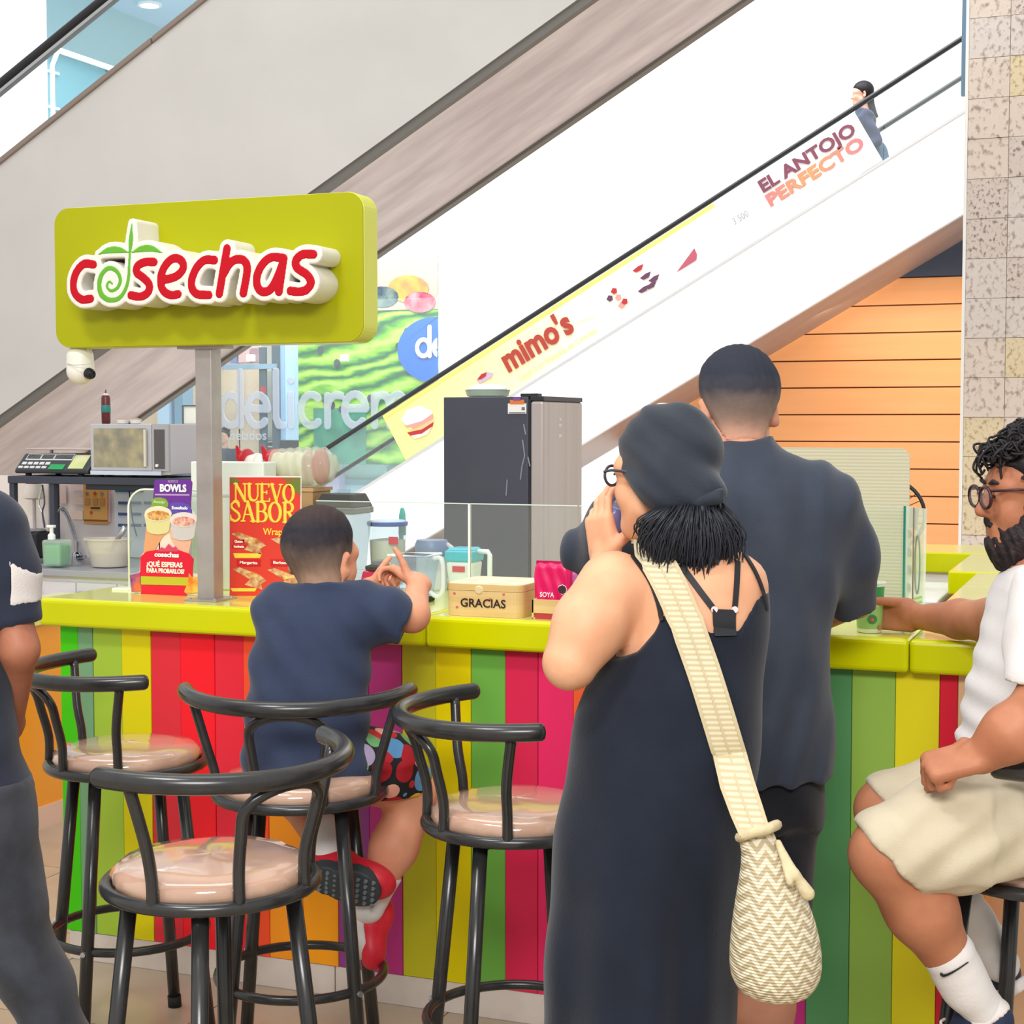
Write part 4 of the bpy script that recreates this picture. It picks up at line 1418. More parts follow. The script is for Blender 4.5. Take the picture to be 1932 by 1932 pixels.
def serif_word(wd, x0, x1, y0, y1):
    tot = sum(SERIF[c][1] for c in wd)
    k, x, out = (x1 - x0) / tot, x0, []
    hh = y1 - y0
    for ch in wd:
        st, adv = SERIF[ch]
        for pts, w in st:
            ww = [v * min(abs(k), hh) for v in (w if hasattr(w, '__len__') else [w] * len(pts))]
            out.append(([(x + a_ * k, y0 + b_ * hh) for a_, b_ in pts], ww))
        x += adv * k
    return out


def rect_of(x0, yt, x1, yb, Y):
    a_, b_ = zp(x0, yb, Y), zp(x1, yt, Y)
    return a_[0], b_[0], a_[2], b_[2]


MP = MX.copy()
MP[1, 3] = YPO - 0.0035
x0, x1, y0, y1 = rect_of(138, 570, 835, 752, YPO)
X0, X1, Y0, Y1 = rect_of(90, 778, 850, 980, YPO)
m_gold = mat('poster_gold', (255, 214, 78), 0.4)
m_goldd = mat('poster_gold_shade', (196, 130, 30), 0.4)
w1, w2 = serif_word('NUEVO', x0, x1, y0, y1), serif_word('SABOR', X0, X1, Y0, Y1)
sdf_obj('lettering', [(stroke2d(w1 + w2, MP, 0.0006, 0.0016), 0.0011)], m_gold, po, sharp=45)
MP2 = MP.copy(); MP2[1, 3] += 0.0012; MP2[0, 3] = -0.003; MP2[2, 3] = -0.0015
sdf_obj('letter_shade', [(stroke2d(w1 + w2, MP2, 0.0006, 0.0012), 0.0013)], m_goldd, po, sharp=45)
text('lettering', 'Wraps', 0.028, m_gold, po, frame(zp(590, 1110, YPO - 0.004), (1, 0, 0), (0, 0, 1)), bold=0.0004, width=0.075)
m_wrap, m_wrap2 = mat('wrap_print', (232, 200, 150), 0.6, c2=(180, 110, 60), scale=45), mat('wrap_fill', (200, 120, 50), 0.6, c2=(238, 210, 140), scale=60)
for (ox, oy, kk) in ((0, 0, 1.0), (10, 400, 1.0), (410, 410, 0.95), (450, 60, 0.9)):
    pprism([(100 + ox, 1130 + oy), (180 + ox, 1112 + oy), (400 + ox, 1190 + oy), (490 + ox, 1265 + oy), (430 + ox, 1300 + oy), (440 + ox, 1365 + oy), (240 + ox, 1310 + oy), (300 + ox, 1250 + oy)], YPO - 0.0035, 0.002, 'wrap_print', m_wrap)
    pprism([(250 + ox, 1180 + oy), (330 + ox, 1170 + oy), (400 + ox, 1215 + oy), (300 + ox, 1240 + oy)], YPO - 0.0045, 0.0015, 'filling_print', m_wrap2)
for (a_, b_, c_, d_) in ((120, 1352, 445, 1405), (90, 1748, 388, 1785)):
    pprism([(a_, b_), (c_, b_), (c_ - 20, d_), (a_ + 20, d_)], YPO - 0.0035, 0.002, 'gold_ribbon', m_gold)
for (tx, a_, b_, c_, d_) in (('Queso', 120, 1195, 245, 1240), ('tocineta', 105, 1255, 265, 1295), ('Margarita', 160, 1420, 430, 1500), ('Barbacoa', 545, 1420, 800, 1500)):
    pprism([(a_, b_), (c_, b_), (c_, d_), (a_, d_)], YPO - 0.0035, 0.0015, 'name_band', mat('band_red', (200, 26, 40), 0.5))
    text('lettering', tx, 0.011, mat('cream_text', (255, 240, 226)), po, frame(zp((a_ + c_) / 2, (b_ + d_) / 2, YPO - 0.0045), (1, 0, 0), (0, 0, 1)), bold=0.0003, width=(c_ - a_) * 0.85 / 6.036 * sc(500, 1000, YPO))
pprism([(80, 1840), (882, 1840), (882, 1895), (80, 1895)], YPO - 0.002, 0.003, 'gold_foot', mat('gold_foot', (222, 180, 70), 0.5))

# plastic wrapped bundle behind the poster, on a carton
ct = thing('carton', 'brown carton behind the red poster', 'box', (PY(540, 925, 4.5)[0], 4.5, CZ))
kbox(500, 925, 590, 1110, 4.46, 4.58, 'body', mat('kraft_carton', (176, 140, 100), 0.8), ct, 0.003, CZ)
kbox(499, 921, 591, 926, 4.455, 4.585, 'flaps', mat('kraft_flap', (190, 154, 112), 0.8), ct)
bd = thing('wrapped_bundle', 'clear plastic wrapped bundle of cups with red bands on the carton', 'bundle', (PY(545, 900, 4.5)[0], 4.5, PY(545, 921, 4.46)[2]))
Yb_, s_ = 4.5, sc(550, 885, 4.5)
zb0 = PY(545, 920, 4.455)[2] + 0.001
cupr = 0.052
m_cup = mat('paper_cup_white', (244, 242, 238), 0.5)
m_band = mat('red_band', (196, 22, 44), 0.3)
zc = zb0 + cupr + 0.012
for k in range(6):
    xk = PY(470, 885, Yb_)[0] + k * 0.036
    MB().lathe((xk, Yb_, zc), [(0.034, 0.0), (cupr * (0.8 + 0.04 * k), 0.03), (cupr * (0.8 + 0.04 * k), 0.036)], 24, axis=(1, 0, 0)).build('cup', m_cup, bd, smooth=True)
for xk, w in ((PY(462, 885, Yb_)[0], 0.012), (PY(512, 885, Yb_)[0], 0.016), (PY(602, 885, Yb_)[0], 0.010)):
    MB().lathe((xk, Yb_, zc), [(cupr * 0.96, 0), (cupr * 1.06, w * 0.3), (cupr * 1.06, w), (cupr * 0.96, w * 1.3)], 24, axis=(1, 0, 0)).build('red_band', m_band, bd, smooth=True)
fb = wrinkle(cap((PY(520, 0, Yb_)[0], Yb_, zc), (PY(594, 0, Yb_)[0], Yb_, zc), 0.056, 0.063), 0.008, [((1, 0.3, 0.2), 0.03), ((0.2, 1, 0.8), 0.04)], 3)
sdf_obj('plastic_wrap', [(fb, 0.004)], glass_mat('crinkled_plastic', (244, 246, 232), 0.35, 0.12), bd)
fk1 = (cap((PY(462, 862, Yb_)[0], Yb_ - 0.03, zc + 0.03), (PY(456, 846, Yb_)[0], Yb_ - 0.03, zc + 0.062), 0.014, 0.005)); fk2 = (cap((PY(512, 862, Yb_)[0], Yb_ - 0.03, zc + 0.03), (PY(504, 848, Yb_)[0], Yb_ - 0.03, zc + 0.062), 0.014, 0.005))
for fk in (fk1, fk2):
    sdf_obj('ribbon_knot', [(fk, 0.003)], m_band, bd)


# ---------------------------------------------------------------- glass guard on the counter
gg = thing('glass_guard', 'low clear glass guard standing along the counter top', 'screen', (PY(885, 1110, 4.40)[0], 4.40, CZ))
m_guard = glass_mat('guard_glass', (250, 252, 251), 0.05)
zt_ = PY(885, 950, 4.40)[2]
xs_ = [PY(p, 1000, 4.40)[0] for p in (596, 701, 886, 1092, 1330)]
for a_, b_ in zip(xs_[:-1], xs_[1:]):
    gp = MB().box((a_ + 0.003, 4.397, CZ), (b_ - 0.003, 4.403, zt_)).build('glass_pane', m_guard, gg)
    MB().box((a_ + 0.003, 4.3965, zt_ - 0.002), (b_ - 0.003, 4.4035, zt_ + 0.001)).build('polished_edge', mat('glass_edge', (206, 222, 214), 0.2), gg)
MB().box((xs_[2] - 0.003, 4.395, CZ), (xs_[2] + 0.003, 4.405, zt_)).build('joint_strip', mat('joint_clear', (240, 240, 240), 0.2), gg)


def lathe_thing(name, label, cat, px, Y, parts, z0=CZ, group=None):
    """round thing standing at depth-plane Y under pixel column px; parts: (name, material, [(r,h)...])"""
    c = PY(px, 1000, Y)
    t = thing(name, label, cat, (c[0], Y, z0), group=group)
    for nm, m, prof in parts:
        MB().lathe((c[0], Y, z0), prof, 32).build(nm, m, t, smooth=True)
    return t, np.array([c[0], Y, z0])


m_clear = glass_mat('clear_plastic', (232, 240, 246), 0.16, 0.08)
m_milky = mat('milky_plastic', (232, 236, 240), 0.4, alpha=0.55)
m_cream = mat('cream_powder', (236, 228, 206), 0.8)
# tall blender jar with black lid
c = PY(649, 1000, 4.50)
bj = thing('blender_jar', 'tall clear blender jar with black square lid', 'blender', (c[0], 4.5, CZ))
w = 0.068
zt_ = PY(649, 956, 4.5)[2]


def frust(c, z0, z1, w0, w1, name, m, parent, bevel=0.012):
    return MB().add([(c[0] - w0, c[1] - w0, z0), (c[0] + w0, c[1] - w0, z0), (c[0] + w0, c[1] + w0, z0), (c[0] - w0, c[1] + w0, z0),
                     (c[0] - w1, c[1] - w1, z1), (c[0] + w1, c[1] - w1, z1), (c[0] + w1, c[1] + w1, z1), (c[0] - w1, c[1] + w1, z1)],
                    [(0, 3, 2, 1), (4, 5, 6, 7), (0, 1, 5, 4), (1, 2, 6, 5), (2, 3, 7, 6), (3, 0, 4, 7)]).build(name, m, parent, bevel=bevel, seg=3)


frust(c, CZ + 0.02, zt_ - 0.018, 0.052, 0.067, 'jar', glass_mat('smoky_jar', (214, 224, 232), 0.22, 0.08), bj)
frust(c, CZ, CZ + 0.022, 0.05, 0.053, 'collar', m_foot, bj, 0.004)
frust(c, zt_ - 0.02, zt_, 0.070, 0.070, 'lid_skirt', mat('smoke_grey_lid', (120, 122, 122), 0.4), bj, 0.004)
frust(c, zt_, PY(649, 931, 4.5)[2], 0.068, 0.052, 'lid', mat('lid_black', (52, 52, 52), 0.45), bj, 0.004)
frust(c, PY(649, 931, 4.5)[2], PY(649, 923, 4.5)[2], 0.016, 0.016, 'lid_cap', m_clear, bj, 0.002)
MB().tube([(c[0] + 0.03, c[1] - 0.075, zt_ - 0.03), (c[0] + 0.03, c[1] - 0.095, zt_ - 0.06), (c[0] + 0.03, c[1] - 0.095, CZ + 0.1), (c[0] + 0.03, c[1] - 0.07, CZ + 0.07)], 0.011, 10).build('handle', mat('smoke_grey_handle', (150, 156, 162), 0.3), bj, smooth='all')
for k in range(7):
    MB().box((c[0] + 0.045, c[1] - 0.0685, CZ + 0.1 + k * 0.018), (c[0] + 0.06, c[1] - 0.067, CZ + 0.102 + k * 0.018)).build('graduation', mat('print_white', (240, 244, 248), 0.5), bj)
# canister with blue lid and scoop
zt_ = PY(730, 985, 4.62)[2]
cn, p = lathe_thing('canister', 'clear canister of pale powder with a blue rimmed lid', 'canister', 731, 4.66, [
    ('body', m_clear, [(0.048, 0.0), (0.053, 0.01), (0.062, zt_ - CZ - 0.012), (0.062, zt_ - CZ - 0.01)]),
    ('powder', m_cream, [(0.046, 0.004), (0.051, 0.012), (0.057, 0.145), (0.02, 0.15)]),
    ('lid', mat('lid_blue', (58, 92, 176), 0.35), [(0.064, zt_ - CZ - 0.014), (0.0655, zt_ - CZ - 0.01), (0.0655, zt_ - CZ - 0.002), (0.063, zt_ - CZ)]),
    ('lid_top', mat('lid_pale', (210, 226, 244), 0.3), [(0.058, zt_ - CZ), (0.055, zt_ - CZ + 0.004), (0.001, zt_ - CZ + 0.005)])])
a_ = PY(744, 1020, 4.60)
MB().box((a_[0] - 0.02, 4.600, a_[2] - 0.012), (a_[0] + 0.012, 4.602, a_[2] + 0.012)).build('red_label', mat('label_red', (206, 40, 66), 0.5), cn)
scp = thing('scoop', 'turquoise scoop handle sticking up behind the canister lid', 'scoop', PY(757, 1000, 4.75))
MB().prism([PY(751, 1010, 4.75), PY(764, 1010, 4.75), PY(763, 970, 4.75), PY(760, 958, 4.75), PY(755, 958, 4.75), PY(752, 972, 4.75)], (0, 0.012, 0)).build('handle', mat('turquoise', (60, 186, 172), 0.4), scp, bevel=0.003)
MB().tube([PY(757, 1005, 4.756), (PY(757, 1005, 4.756)[0], 4.756, CZ)], 0.008, 8).build('shaft', mat('turquoise', (60, 186, 172)), scp)
# jug with slate blue lid
zt_ = PY(815, 1020, 4.55)[2]
jg, p = lathe_thing('jug', 'translucent jug with a slate blue lid', 'jug', 815, 4.58, [
    ('body', m_milky, [(0.044, 0.0), (0.048, 0.006), (0.05, 0.05), (0.049, zt_ - CZ - 0.045)]),
    ('lid', mat('lid_slate', (112, 130, 170), 0.35), [(0.051, zt_ - CZ - 0.05), (0.053, zt_ - CZ - 0.045), (0.053, zt_ - CZ - 0.014), (0.047, zt_ - CZ), (0.001, zt_ - CZ + 0.001)])])
MB().tube([p + (0.05, 0, zt_ - CZ - 0.012), p + (0.08, 0, zt_ - CZ - 0.03), p + (0.08, 0, 0.04), p + (0.05, 0, 0.03)], 0.008, 8).build('handle', m_milky, jg, smooth='all')
# turquoise jug
zt_ = PY(880, 1034, 4.5)[2]
c = np.array([PY(876, 1050, 4.53)[0], 4.53, CZ])
tj = thing('jug', 'white jug with a turquoise lid and square handle', 'jug', c)
frust(c, CZ, zt_ - 0.04, 0.036, 0.045, 'body', mat('white_milky', (228, 236, 242), 0.35), tj)
frust(c, zt_ - 0.042, zt_ - 0.008, 0.0465, 0.047, 'lid', mat('turquoise_lid', (56, 184, 208), 0.3), tj, 0.006)
frust(c, zt_ - 0.008, zt_, 0.042, 0.034, 'lid_top', mat('turquoise_lid', (56, 184, 208)), tj, 0.003)
MB().tube([c + (0.045, 0, zt_ - CZ - 0.012), c + (0.078, 0, zt_ - CZ - 0.012), c + (0.084, 0, zt_ - CZ - 0.022), c + (0.084, 0, 0.05), c + (0.06, 0, 0.02), c + (0.04, 0, 0.02)], 0.008, 10).build('handle', mat('white_milky', (228, 236, 242)), tj, smooth='all')
MB().box((c[0] - 0.02, c[1] - 0.0465, zt_ - 0.072), (c[0] + 0.02, c[1] - 0.0435, zt_ - 0.055)).build('red_label', mat('label_red', (206, 40, 66)), tj)
# red blender base
c = np.array([PY(716, 1100, 4.30)[0], 4.30, CZ])
rbz = thing('blender', 'small red and black blender motor base', 'blender', c)
frust(c, CZ, CZ + 0.02, 0.05, 0.05, 'foot', m_foot, rbz, 0.004)
frust(c, CZ + 0.02, CZ + 0.085, 0.049, 0.038, 'body', mat('maroon_gloss', (176, 36, 70), 0.25), rbz, 0.008)
MB().lathe(c, [(0.04, 0.085), (0.042, 0.088), (0.042, 0.096), (0.03, 0.1)], 24).build('coupling', mat('lid_black', (52, 52, 52)), rbz, smooth=True)
MB().lathe(c, [(0.022, 0.1), (0.022, 0.112), (0.02, 0.114)], 20).build('drive_cap', mat('smoke_grey_lid', (120, 122, 122)), rbz, smooth=True)
# clear rectangular blender jar in front
c = np.array([PY(783, 1100, 4.26)[0], 4.26, CZ])
cj = thing('blender_jar', 'wide clear blender jar with a loop handle on a black base', 'blender', c)
zt_ = PY(783, 1046, 4.26)[2]
frust(c, CZ + 0.012, zt_ - 0.004, 0.042, 0.058, 'jar', glass_mat('blue_clear', (224, 234, 246), 0.17, 0.06), cj)
frust(c, CZ, CZ + 0.013, 0.044, 0.045, 'base', m_foot, cj, 0.003)
MB().tube([(c[0] + sx * 0.058, c[1] + sy * 0.058, zt_) for sx, sy in ((-1, -1), (1, -1), (1, 1), (-1, 1))], 0.0035, 8, closed=True).build('rim', mat('clear_rim', (236, 242, 248), 0.15), cj)
MB().tube(spline([(c[0] + 0.056, c[1], zt_ - 0.01), (c[0] + 0.085, c[1], zt_ - 0.014), (c[0] + 0.088, c[1], CZ + 0.04), (c[0] + 0.07, c[1], CZ + 0.018), (c[0] + 0.046, c[1], CZ + 0.03)], 5), 0.007, 10).build('handle', mat('clear_handle', (226, 234, 242), 0.15, alpha=0.6), cj, smooth='all')

# wooden tip box ------------------------------------------------
m_wood = mat('pale_maple', (226, 196, 136), 0.5, c2=(214, 180, 118), scale=5, stretch=(0.6, 1, 9), detail=5)
bx = thing('tip_box', 'pale wooden lidded box painted with the word Gracias', 'box', (PY(910, 1160, 3.99)[0], 4.1, CZ))
xa_, xb_ = PY(840, 1150, 3.99)[0], PY(984, 1150, 3.99)[0]
zl, zt_ = PY(912, 1115, 3.99)[2], PY(912, 1103, 3.99)[2]


def rr_xy(x0, x1, y0, y1, r, z, n=6):
    P = []
    for cx, cy, a in ((x1 - r, y1 - r, 0), (x0 + r, y1 - r, 90), (x0 + r, y0 + r, 180), (x1 - r, y0 + r, 270)):
        for k in range(n + 1):
            t = math.radians(a + 90 * k / n)
            P.append((cx + r * math.cos(t), cy + r * math.sin(t), z))
    return P


MB().prism(rr_xy(xa_, xb_, 3.988, 4.21, 0.03, CZ), (0, 0, zl - CZ - 0.001)).build('body', m_wood, bx)
MB().prism(rr_xy(xa_ - 0.0005, xb_ + 0.0005, 3.9875, 4.2105, 0.03, zl), (0, 0, zt_ - zl)).build('lid', m_wood, bx)
MB().prism(rr_xy(xa_ + 0.002, xb_ - 0.002, 3.99, 4.208, 0.028, zt_ - 0.001), (0, 0, 0.002)).build('lid_sheet', mat('cream_print', (240, 228, 200), 0.5, c2=(228, 206, 170), scale=14), bx)
text('lettering', 'GRACIAS', 0.032, mat('ink_dark', (52, 34, 34), 0.5), bx, frame((PY(911, 1139, 3.986)[0], 3.986, PY(911, 1139, 3.986)[2]), (1, 0, 0), (0, 0, 1)), bold=0.0003, width=0.13)
MB().lathe((PY(903, 1117, 3.985)[0], 3.988, zl + 0.002), [(0.013, -0.004), (0.013, 0.0), (0.009, 0.004)], 20, axis=(0, -1, 0)).build('clasp', mat('pale_brass', (226, 206, 160), 0.3), bx, smooth=True)
for (px, py) in ((857, 1120), (925, 1131), (862, 1146), (950, 1122)):
    q = PY(px, py, 3.9865)
    MB().prism([(q[0] + dx * 0.004, 3.9865, q[2] + dz * 0.004) for dx, dz in ((0, -1), (1, 0.4), (0.5, 1), (0, 0.5), (-0.5, 1), (-1, 0.4))], (0, 0.001, 0)).build('painted_heart', mat('heart_red', (206, 96, 86), 0.5), bx)
# pouch in a wooden tray
ty = thing('wooden_tray', 'small pale wooden tray holding the pink pouches', 'tray', (PY(1045, 1160, 4.0)[0], 4.03, CZ))
xa_, xb_ = PY(1003, 1150, 3.99)[0], PY(1098, 1150, 3.99)[0]
zt_ = PY(1040, 1132, 3.99)[2]
for lo, hi in (((xa_, 3.99, CZ + 0.016), (xb_, 3.996, zt_)), ((xa_, 3.99, CZ), (xa_ + 0.006, 4.10, zt_)), ((xb_ - 0.006, 3.99, CZ), (xb_, 4.10, zt_)), ((xa_, 4.094, CZ), (xb_, 4.10, zt_ + 0.03))):
    MB().box(lo, hi).build('side', m_wood, ty, bevel=0.001)
MB().box((xa_, 3.99, CZ), (xb_, 4.10, CZ + 0.004)).build('base', m_wood, ty)
MB().box((xa_ + 0.01, 3.9895, CZ + 0.001), (xb_ - 0.01, 3.995, CZ + 0.016)).build('red_band', mat('band_maroon', (178, 54, 60), 0.5), ty)
for k, (px, lab, c_) in enumerate(((1042, 'pink snack pouch with a white oval seal in the wooden tray', (222, 26, 98)), (1085, 'lilac pink snack pouch partly behind the woman', (186, 96, 160)))):
    pc = thing('snack_pouch', lab, 'pouch', (PY(px, 1130, 4.03)[0], 4.03, CZ + 0.004), group='pouches in the wooden tray')
    hw = 0.052 if k == 0 else 0.04
    xc_ = PY(px, 1100, 4.03)[0]
    ztp = PY(px, 1063, 4.03)[2] - k * 0.02
    f = rboxf((xc_, 4.04 + 0.02 * k, (CZ + 0.006 + ztp) / 2), (hw, 0.017, (ztp - CZ - 0.006) / 2), None, 0.014)
    sdf_obj('bag', [(wrinkle(f, 0.003, [((1, 0, 0.4), 0.03), ((0.4, 0, 1), 0.05)], k), 0.003)], mat('pouch_%d' % k, c_, 0.3), pc)
    MB().box((xc_ - hw * 0.92, 4.036 + 0.02 * k, ztp - 0.006), (xc_ + hw * 0.92, 4.044 + 0.02 * k, ztp + 0.006)).build('seal_strip', mat('pouch_dark_%d' % k, (170, 14, 74), 0.35), pc)
    if k == 0:
        text('lettering', 'SOYA', 0.018, m_white, pc, frame((xc_ - 0.012, 4.0215, CZ + 0.062), (1, 0, 0), (0, 0, 1)), bold=0.0002, width=0.04)
        MB().lathe((xc_ + 0.031, 4.0225, CZ + 0.078), [(0.012, 0), (0.012, 0.0015)], 8, axis=(0, -1, 0)).build('octagon_seal', mat('seal_black', (60, 40, 46), 0.5), pc)
        MB().lathe((xc_ + 0.031, 4.0225, CZ + 0.078), [(0.0135, 0), (0.0135, 0.0008)], 8, axis=(0, -1, 0)).build('seal_border', m_white, pc)

# ---------------------------------------------------------------- right end: board, guard, fan, cup
cbrd = thing('corrugated_board', 'large off white corrugated plastic board standing behind the man in black', 'board', (-0.9, 4.64, CZ))
P = round_rect(PY(1300, 900, 4.66)[0], PY(1716, 900, 4.66)[0], CZ - 0.02, PY(1600, 845, 4.66)[2], 0.03, 4.66)
P = [(x, y, max(z, CZ)) for x, y, z in P]
mcb = mat('corrugated_offwhite', (190, 184, 164), 0.6)
nt = mcb.node_tree
tc = nt.nodes.new('ShaderNodeTexCoord'); wv = nt.nodes.new('ShaderNodeTexWave'); bp = nt.nodes.new('ShaderNodeBump')
wv.bands_direction = 'Z'; wv.inputs['Scale'].default_value = 32; bp.inputs['Strength'].default_value = 0.25; bp.inputs['Distance'].default_value = 0.003
nt.links.new(tc.outputs['Object'], wv.inputs['Vector']); nt.links.new(wv.outputs[0], bp.inputs['Height']); nt.links.new(bp.outputs[0], nt.nodes['Principled BSDF'].inputs['Normal'])
MB().prism(P, (0, 0.008, 0)).build('sheet', mcb, cbrd)
MB().box((-0.98, 4.668, CZ), (-0.9, 4.72, CZ + 0.2)).build('prop', m_wood, cbrd)
g2 = thing('glass_guard', 'printed glass guard corner beside the corrugated board', 'screen', (-0.64, 4.55, CZ))
a_, b_, c_ = np.array([-0.86, 4.60, CZ]), np.array([-0.655, 4.60, CZ]), np.array([-0.56, 4.42, CZ])
q0, q1 = PZ(1707, 1128, 1.1), PZ(1743, 1148, 1.1)
q0, q1 = np.array([q0[0], 4.62, CZ]), q1
q0 = np.array([PY(1707, 1100, 4.62)[0], 4.62, CZ])
q1 = np.array([PY(1742, 1100, 4.50)[0], 4.50, CZ])
zt0, zt1 = PY(1707, 955, 4.62)[2], PY(1742, 944, 4.50)[2]
MB().rbox((PY(1500, 1000, 4.62)[0], 4.622, CZ), (q0[0] - PY(1500, 1000, 4.62)[0], 0, 0), (0, 0.006, 0), (0, 0, zt0 - CZ)).build('glass_pane', m_guard, g2)
MB().rbox(q0, q1 - q0, (0.006, 0.002, 0), (0, 0, zt0 - CZ)).build('glass_pane', glass_mat('printed_glass', (240, 244, 240), 0.45, 0.1), g2)
MB().rbox(q0 - (0.006, 0, 0), (0.008, 0, 0), (0, 0.008, 0), (0, 0, zt0 - CZ)).build('polished_edge', mat('teal_glass_edge', (36, 122, 112), 0.15), g2)
dd = q1 - q0
nn = np.array([dd[1], -dd[0], 0]); nn /= np.linalg.norm(nn)
Mg = frame(q0 + dd * 0.5 + nn * 0.004 + (0, 0, 0.15), dd, (0, 0, 1))
for k in range(4):
    o_ = q0 + dd * 0.2 + nn * 0.003 + np.array([0, 0, 0.05 + 0.05 * k])
    MB().rbox(o_, dd * 0.14, nn * 0.001, (0, 0, 0.022)).build('decal', mat('decal_grey', (176, 180, 184), 0.5), g2)
MB().rbox(q0 + dd * 0.48 + nn * 0.002, dd * 0.03, nn * 0.002, (0, 0, zt0 - CZ)).build('clip_line', mat('decal_brown', (120, 100, 90), 0.5), g2)
P = [q0 + dd * (0.72 + 0.13 * math.cos(t)) + nn * 0.003 + np.array([0, 0, 0.13 + 0.08 * math.sin(t)]) for t in np.linspace(0, 6.28, 25)[:-1]]
MB().tube(P, 0.002, 6, closed=True).build('decal', mat('decal_green_grey', (120, 136, 120), 0.5), g2)
for k in range(3):
    MB().rbox(q0 + dd * 0.55 + nn * 0.003 + np.array([0, 0, 0.004 + 0.013 * k]), dd * 0.42 + np.array([0, 0, 0.012]), nn * 0.001, (0, 0, 0.005)).build('decal', mat('decal_lime', (150, 190, 90), 0.5), g2)

fan = thing('desk_fan', 'black wire desk fan behind the corrugated board', 'fan', (PY(1676, 1000, 6.05)[0], 6.05, 1.005))
fc_ = PY(1676, 972, 6.05)
R_ = 67 * sc(1676, 972, 6.05)
m_bkw = mat('black_wire', (30, 28, 30), 0.4)
MB().tube([fc_ + np.array([R_ * math.cos(t), 0, R_ * math.sin(t)]) for t in np.linspace(0, 6.283, 41)[:-1]], 0.007, 8, closed=True).build('rim', m_bkw, fan, smooth='all')
for k in range(28):
    t = 2 * math.pi * k / 28
    MB().tube([fc_ + np.array([0.03 * math.cos(t), -0.05, 0.03 * math.sin(t)]), fc_ + np.array([R_ * 0.7 * math.cos(t), -0.045, R_ * 0.7 * math.sin(t)]), fc_ + np.array([R_ * math.cos(t), 0, R_ * math.sin(t)])], 0.0016, 5).build('grille_wire', m_bkw, fan)
for k in range(3):
    t = 2 * math.pi * k / 3
    d1, d2 = np.array([math.cos(t), 0, math.sin(t)]), np.array([-math.sin(t), 0, math.cos(t)])
    MB().prism([fc_ + d1 * 0.02 - d2 * 0.02, fc_ + d1 * R_ * 0.8 - d2 * 0.05, fc_ + d1 * R_ * 0.85 + d2 * 0.03, fc_ + d1 * 0.02 + d2 * 0.02], (0, 0.004, 0)).build('blade', mat('fan_blade', (70, 74, 80), 0.4), fan)
MB().lathe(fc_ + np.array([0, -0.055, 0]), [(0.001, 0), (0.03, 0.004), (0.03, 0.02)], 20, axis=(0, 1, 0)).build('hub', m_bkw, fan, smooth=True)
MB().lathe(fc_ + np.array([0, 0.02, 0]), [(0.04, 0), (0.045, 0.04), (0.02, 0.09)], 20, axis=(0, 1, 0)).build('motor', m_bkw, fan, smooth=True)
MB().tube([fc_ + np.array([0, 0.05, 0]), np.array([fc_[0], 6.1, 1.02])], 0.014, 10).build('neck', m_bkw, fan)
MB().lathe((fc_[0], 6.08, 1.005), [(0.075, 0), (0.075, 0.012), (0.02, 0.02)], 24).build('base', m_bkw, fan, smooth=True)

# ================================================================ BACK OF THE KIOSK, LEFT
bsp = thing('splash_panel', 'white splash panel behind the sink', 'panel', (PY(160, 1000, 6.8)[0], 6.8, 0))
kbox(-60, 903, 372, 1100, 6.81, 6.85, 'sheet', mat('splash_white', (236, 226, 224), 0.45), bsp, 0, 0.0)
kbox(26, 912, 90, 1060, 6.79, 6.8, 'sticker_wall', mat('splash_beige', (226, 214, 204), 0.6, c2=(236, 228, 222), scale=4), bsp)
for (x0, y0, x1, y1, c_) in ((110, 915, 124, 950, (232, 204, 198)), (132, 912, 158, 925, (236, 214, 208)), (136, 938, 158, 952, (236, 210, 202)), (132, 964, 156, 980, (238, 214, 200)), (203, 914, 207, 985, (240, 198, 204))):
    kbox(x0, y0, x1, y1, 6.795, 6.8, 'faded_sticker', mat('sticker_%d_%d' % (x0, y0), c_, 0.6), bsp)
# paper notices
n1 = thing('paper_notice', 'orange brown printed notice on the splash panel', 'notice', PY(180, 990, 6.79))
kbox(158, 914, 202, 988, 6.786, 6.789, 'sheet', mat('notice_orange', (222, 166, 92), 0.6), n1)
for k, px in enumerate((164, 179, 192)):
    MB().lathe(PY(px, 931, 6.784), [(0.009, 0), (0.009, 0.002)], 16, axis=(0, -1, 0)).build('printed_ring', mat('ring_%d' % k, [(150, 120, 90), (196, 70, 50), (170, 130, 120)][k], 0.6), n1)
    kbox(px - 4, 940, px + 5, 952, 6.783, 6.786, 'text_block', mat('notice_text', (196, 140, 80), 0.6), n1)
MB().lathe(PY(172, 967, 6.784), [(0.008, 0), (0.008, 0.002)], 16, axis=(0, -1, 0)).build('printed_ring', mat('ring_1', (196, 70, 50)), n1)
kbox(171, 957, 188, 960, 6.783, 6.786, 'bar', mat('notice_dark', (70, 50, 40), 0.6), n1)
kbox(158, 981, 202, 983, 6.783, 6.786, 'bar', mat('notice_brown', (140, 80, 50), 0.6), n1)
n2 = thing('wash_notice', 'white hand washing notice with blue headings on the splash panel', 'notice', PY(255, 1040, 6.79))
kbox(217, 914, 300, 1050, 6.786, 6.789, 'sheet', mat('notice_white', (222, 226, 234), 0.6), n2)
kbox(217, 914, 270, 928, 6.783, 6.786, 'header', mat('header_blue', (44, 110, 150), 0.6), n2)
text('lettering', 'Lavado de Manos', 0.022, m_white, n2, frame(PY(243, 921, 6.781), (1, 0, 0), (0, 0, 1)), width=0.115)
for y in (949, 970, 991):
    for (a_, b_) in ((223, 243), (247, 266), (271, 290)):
        kbox(a_, y - 2.5, b_, y + 2.5, 6.783, 6.786, 'heading_bar', mat('heading_blue', (76, 96, 146), 0.6), n2)
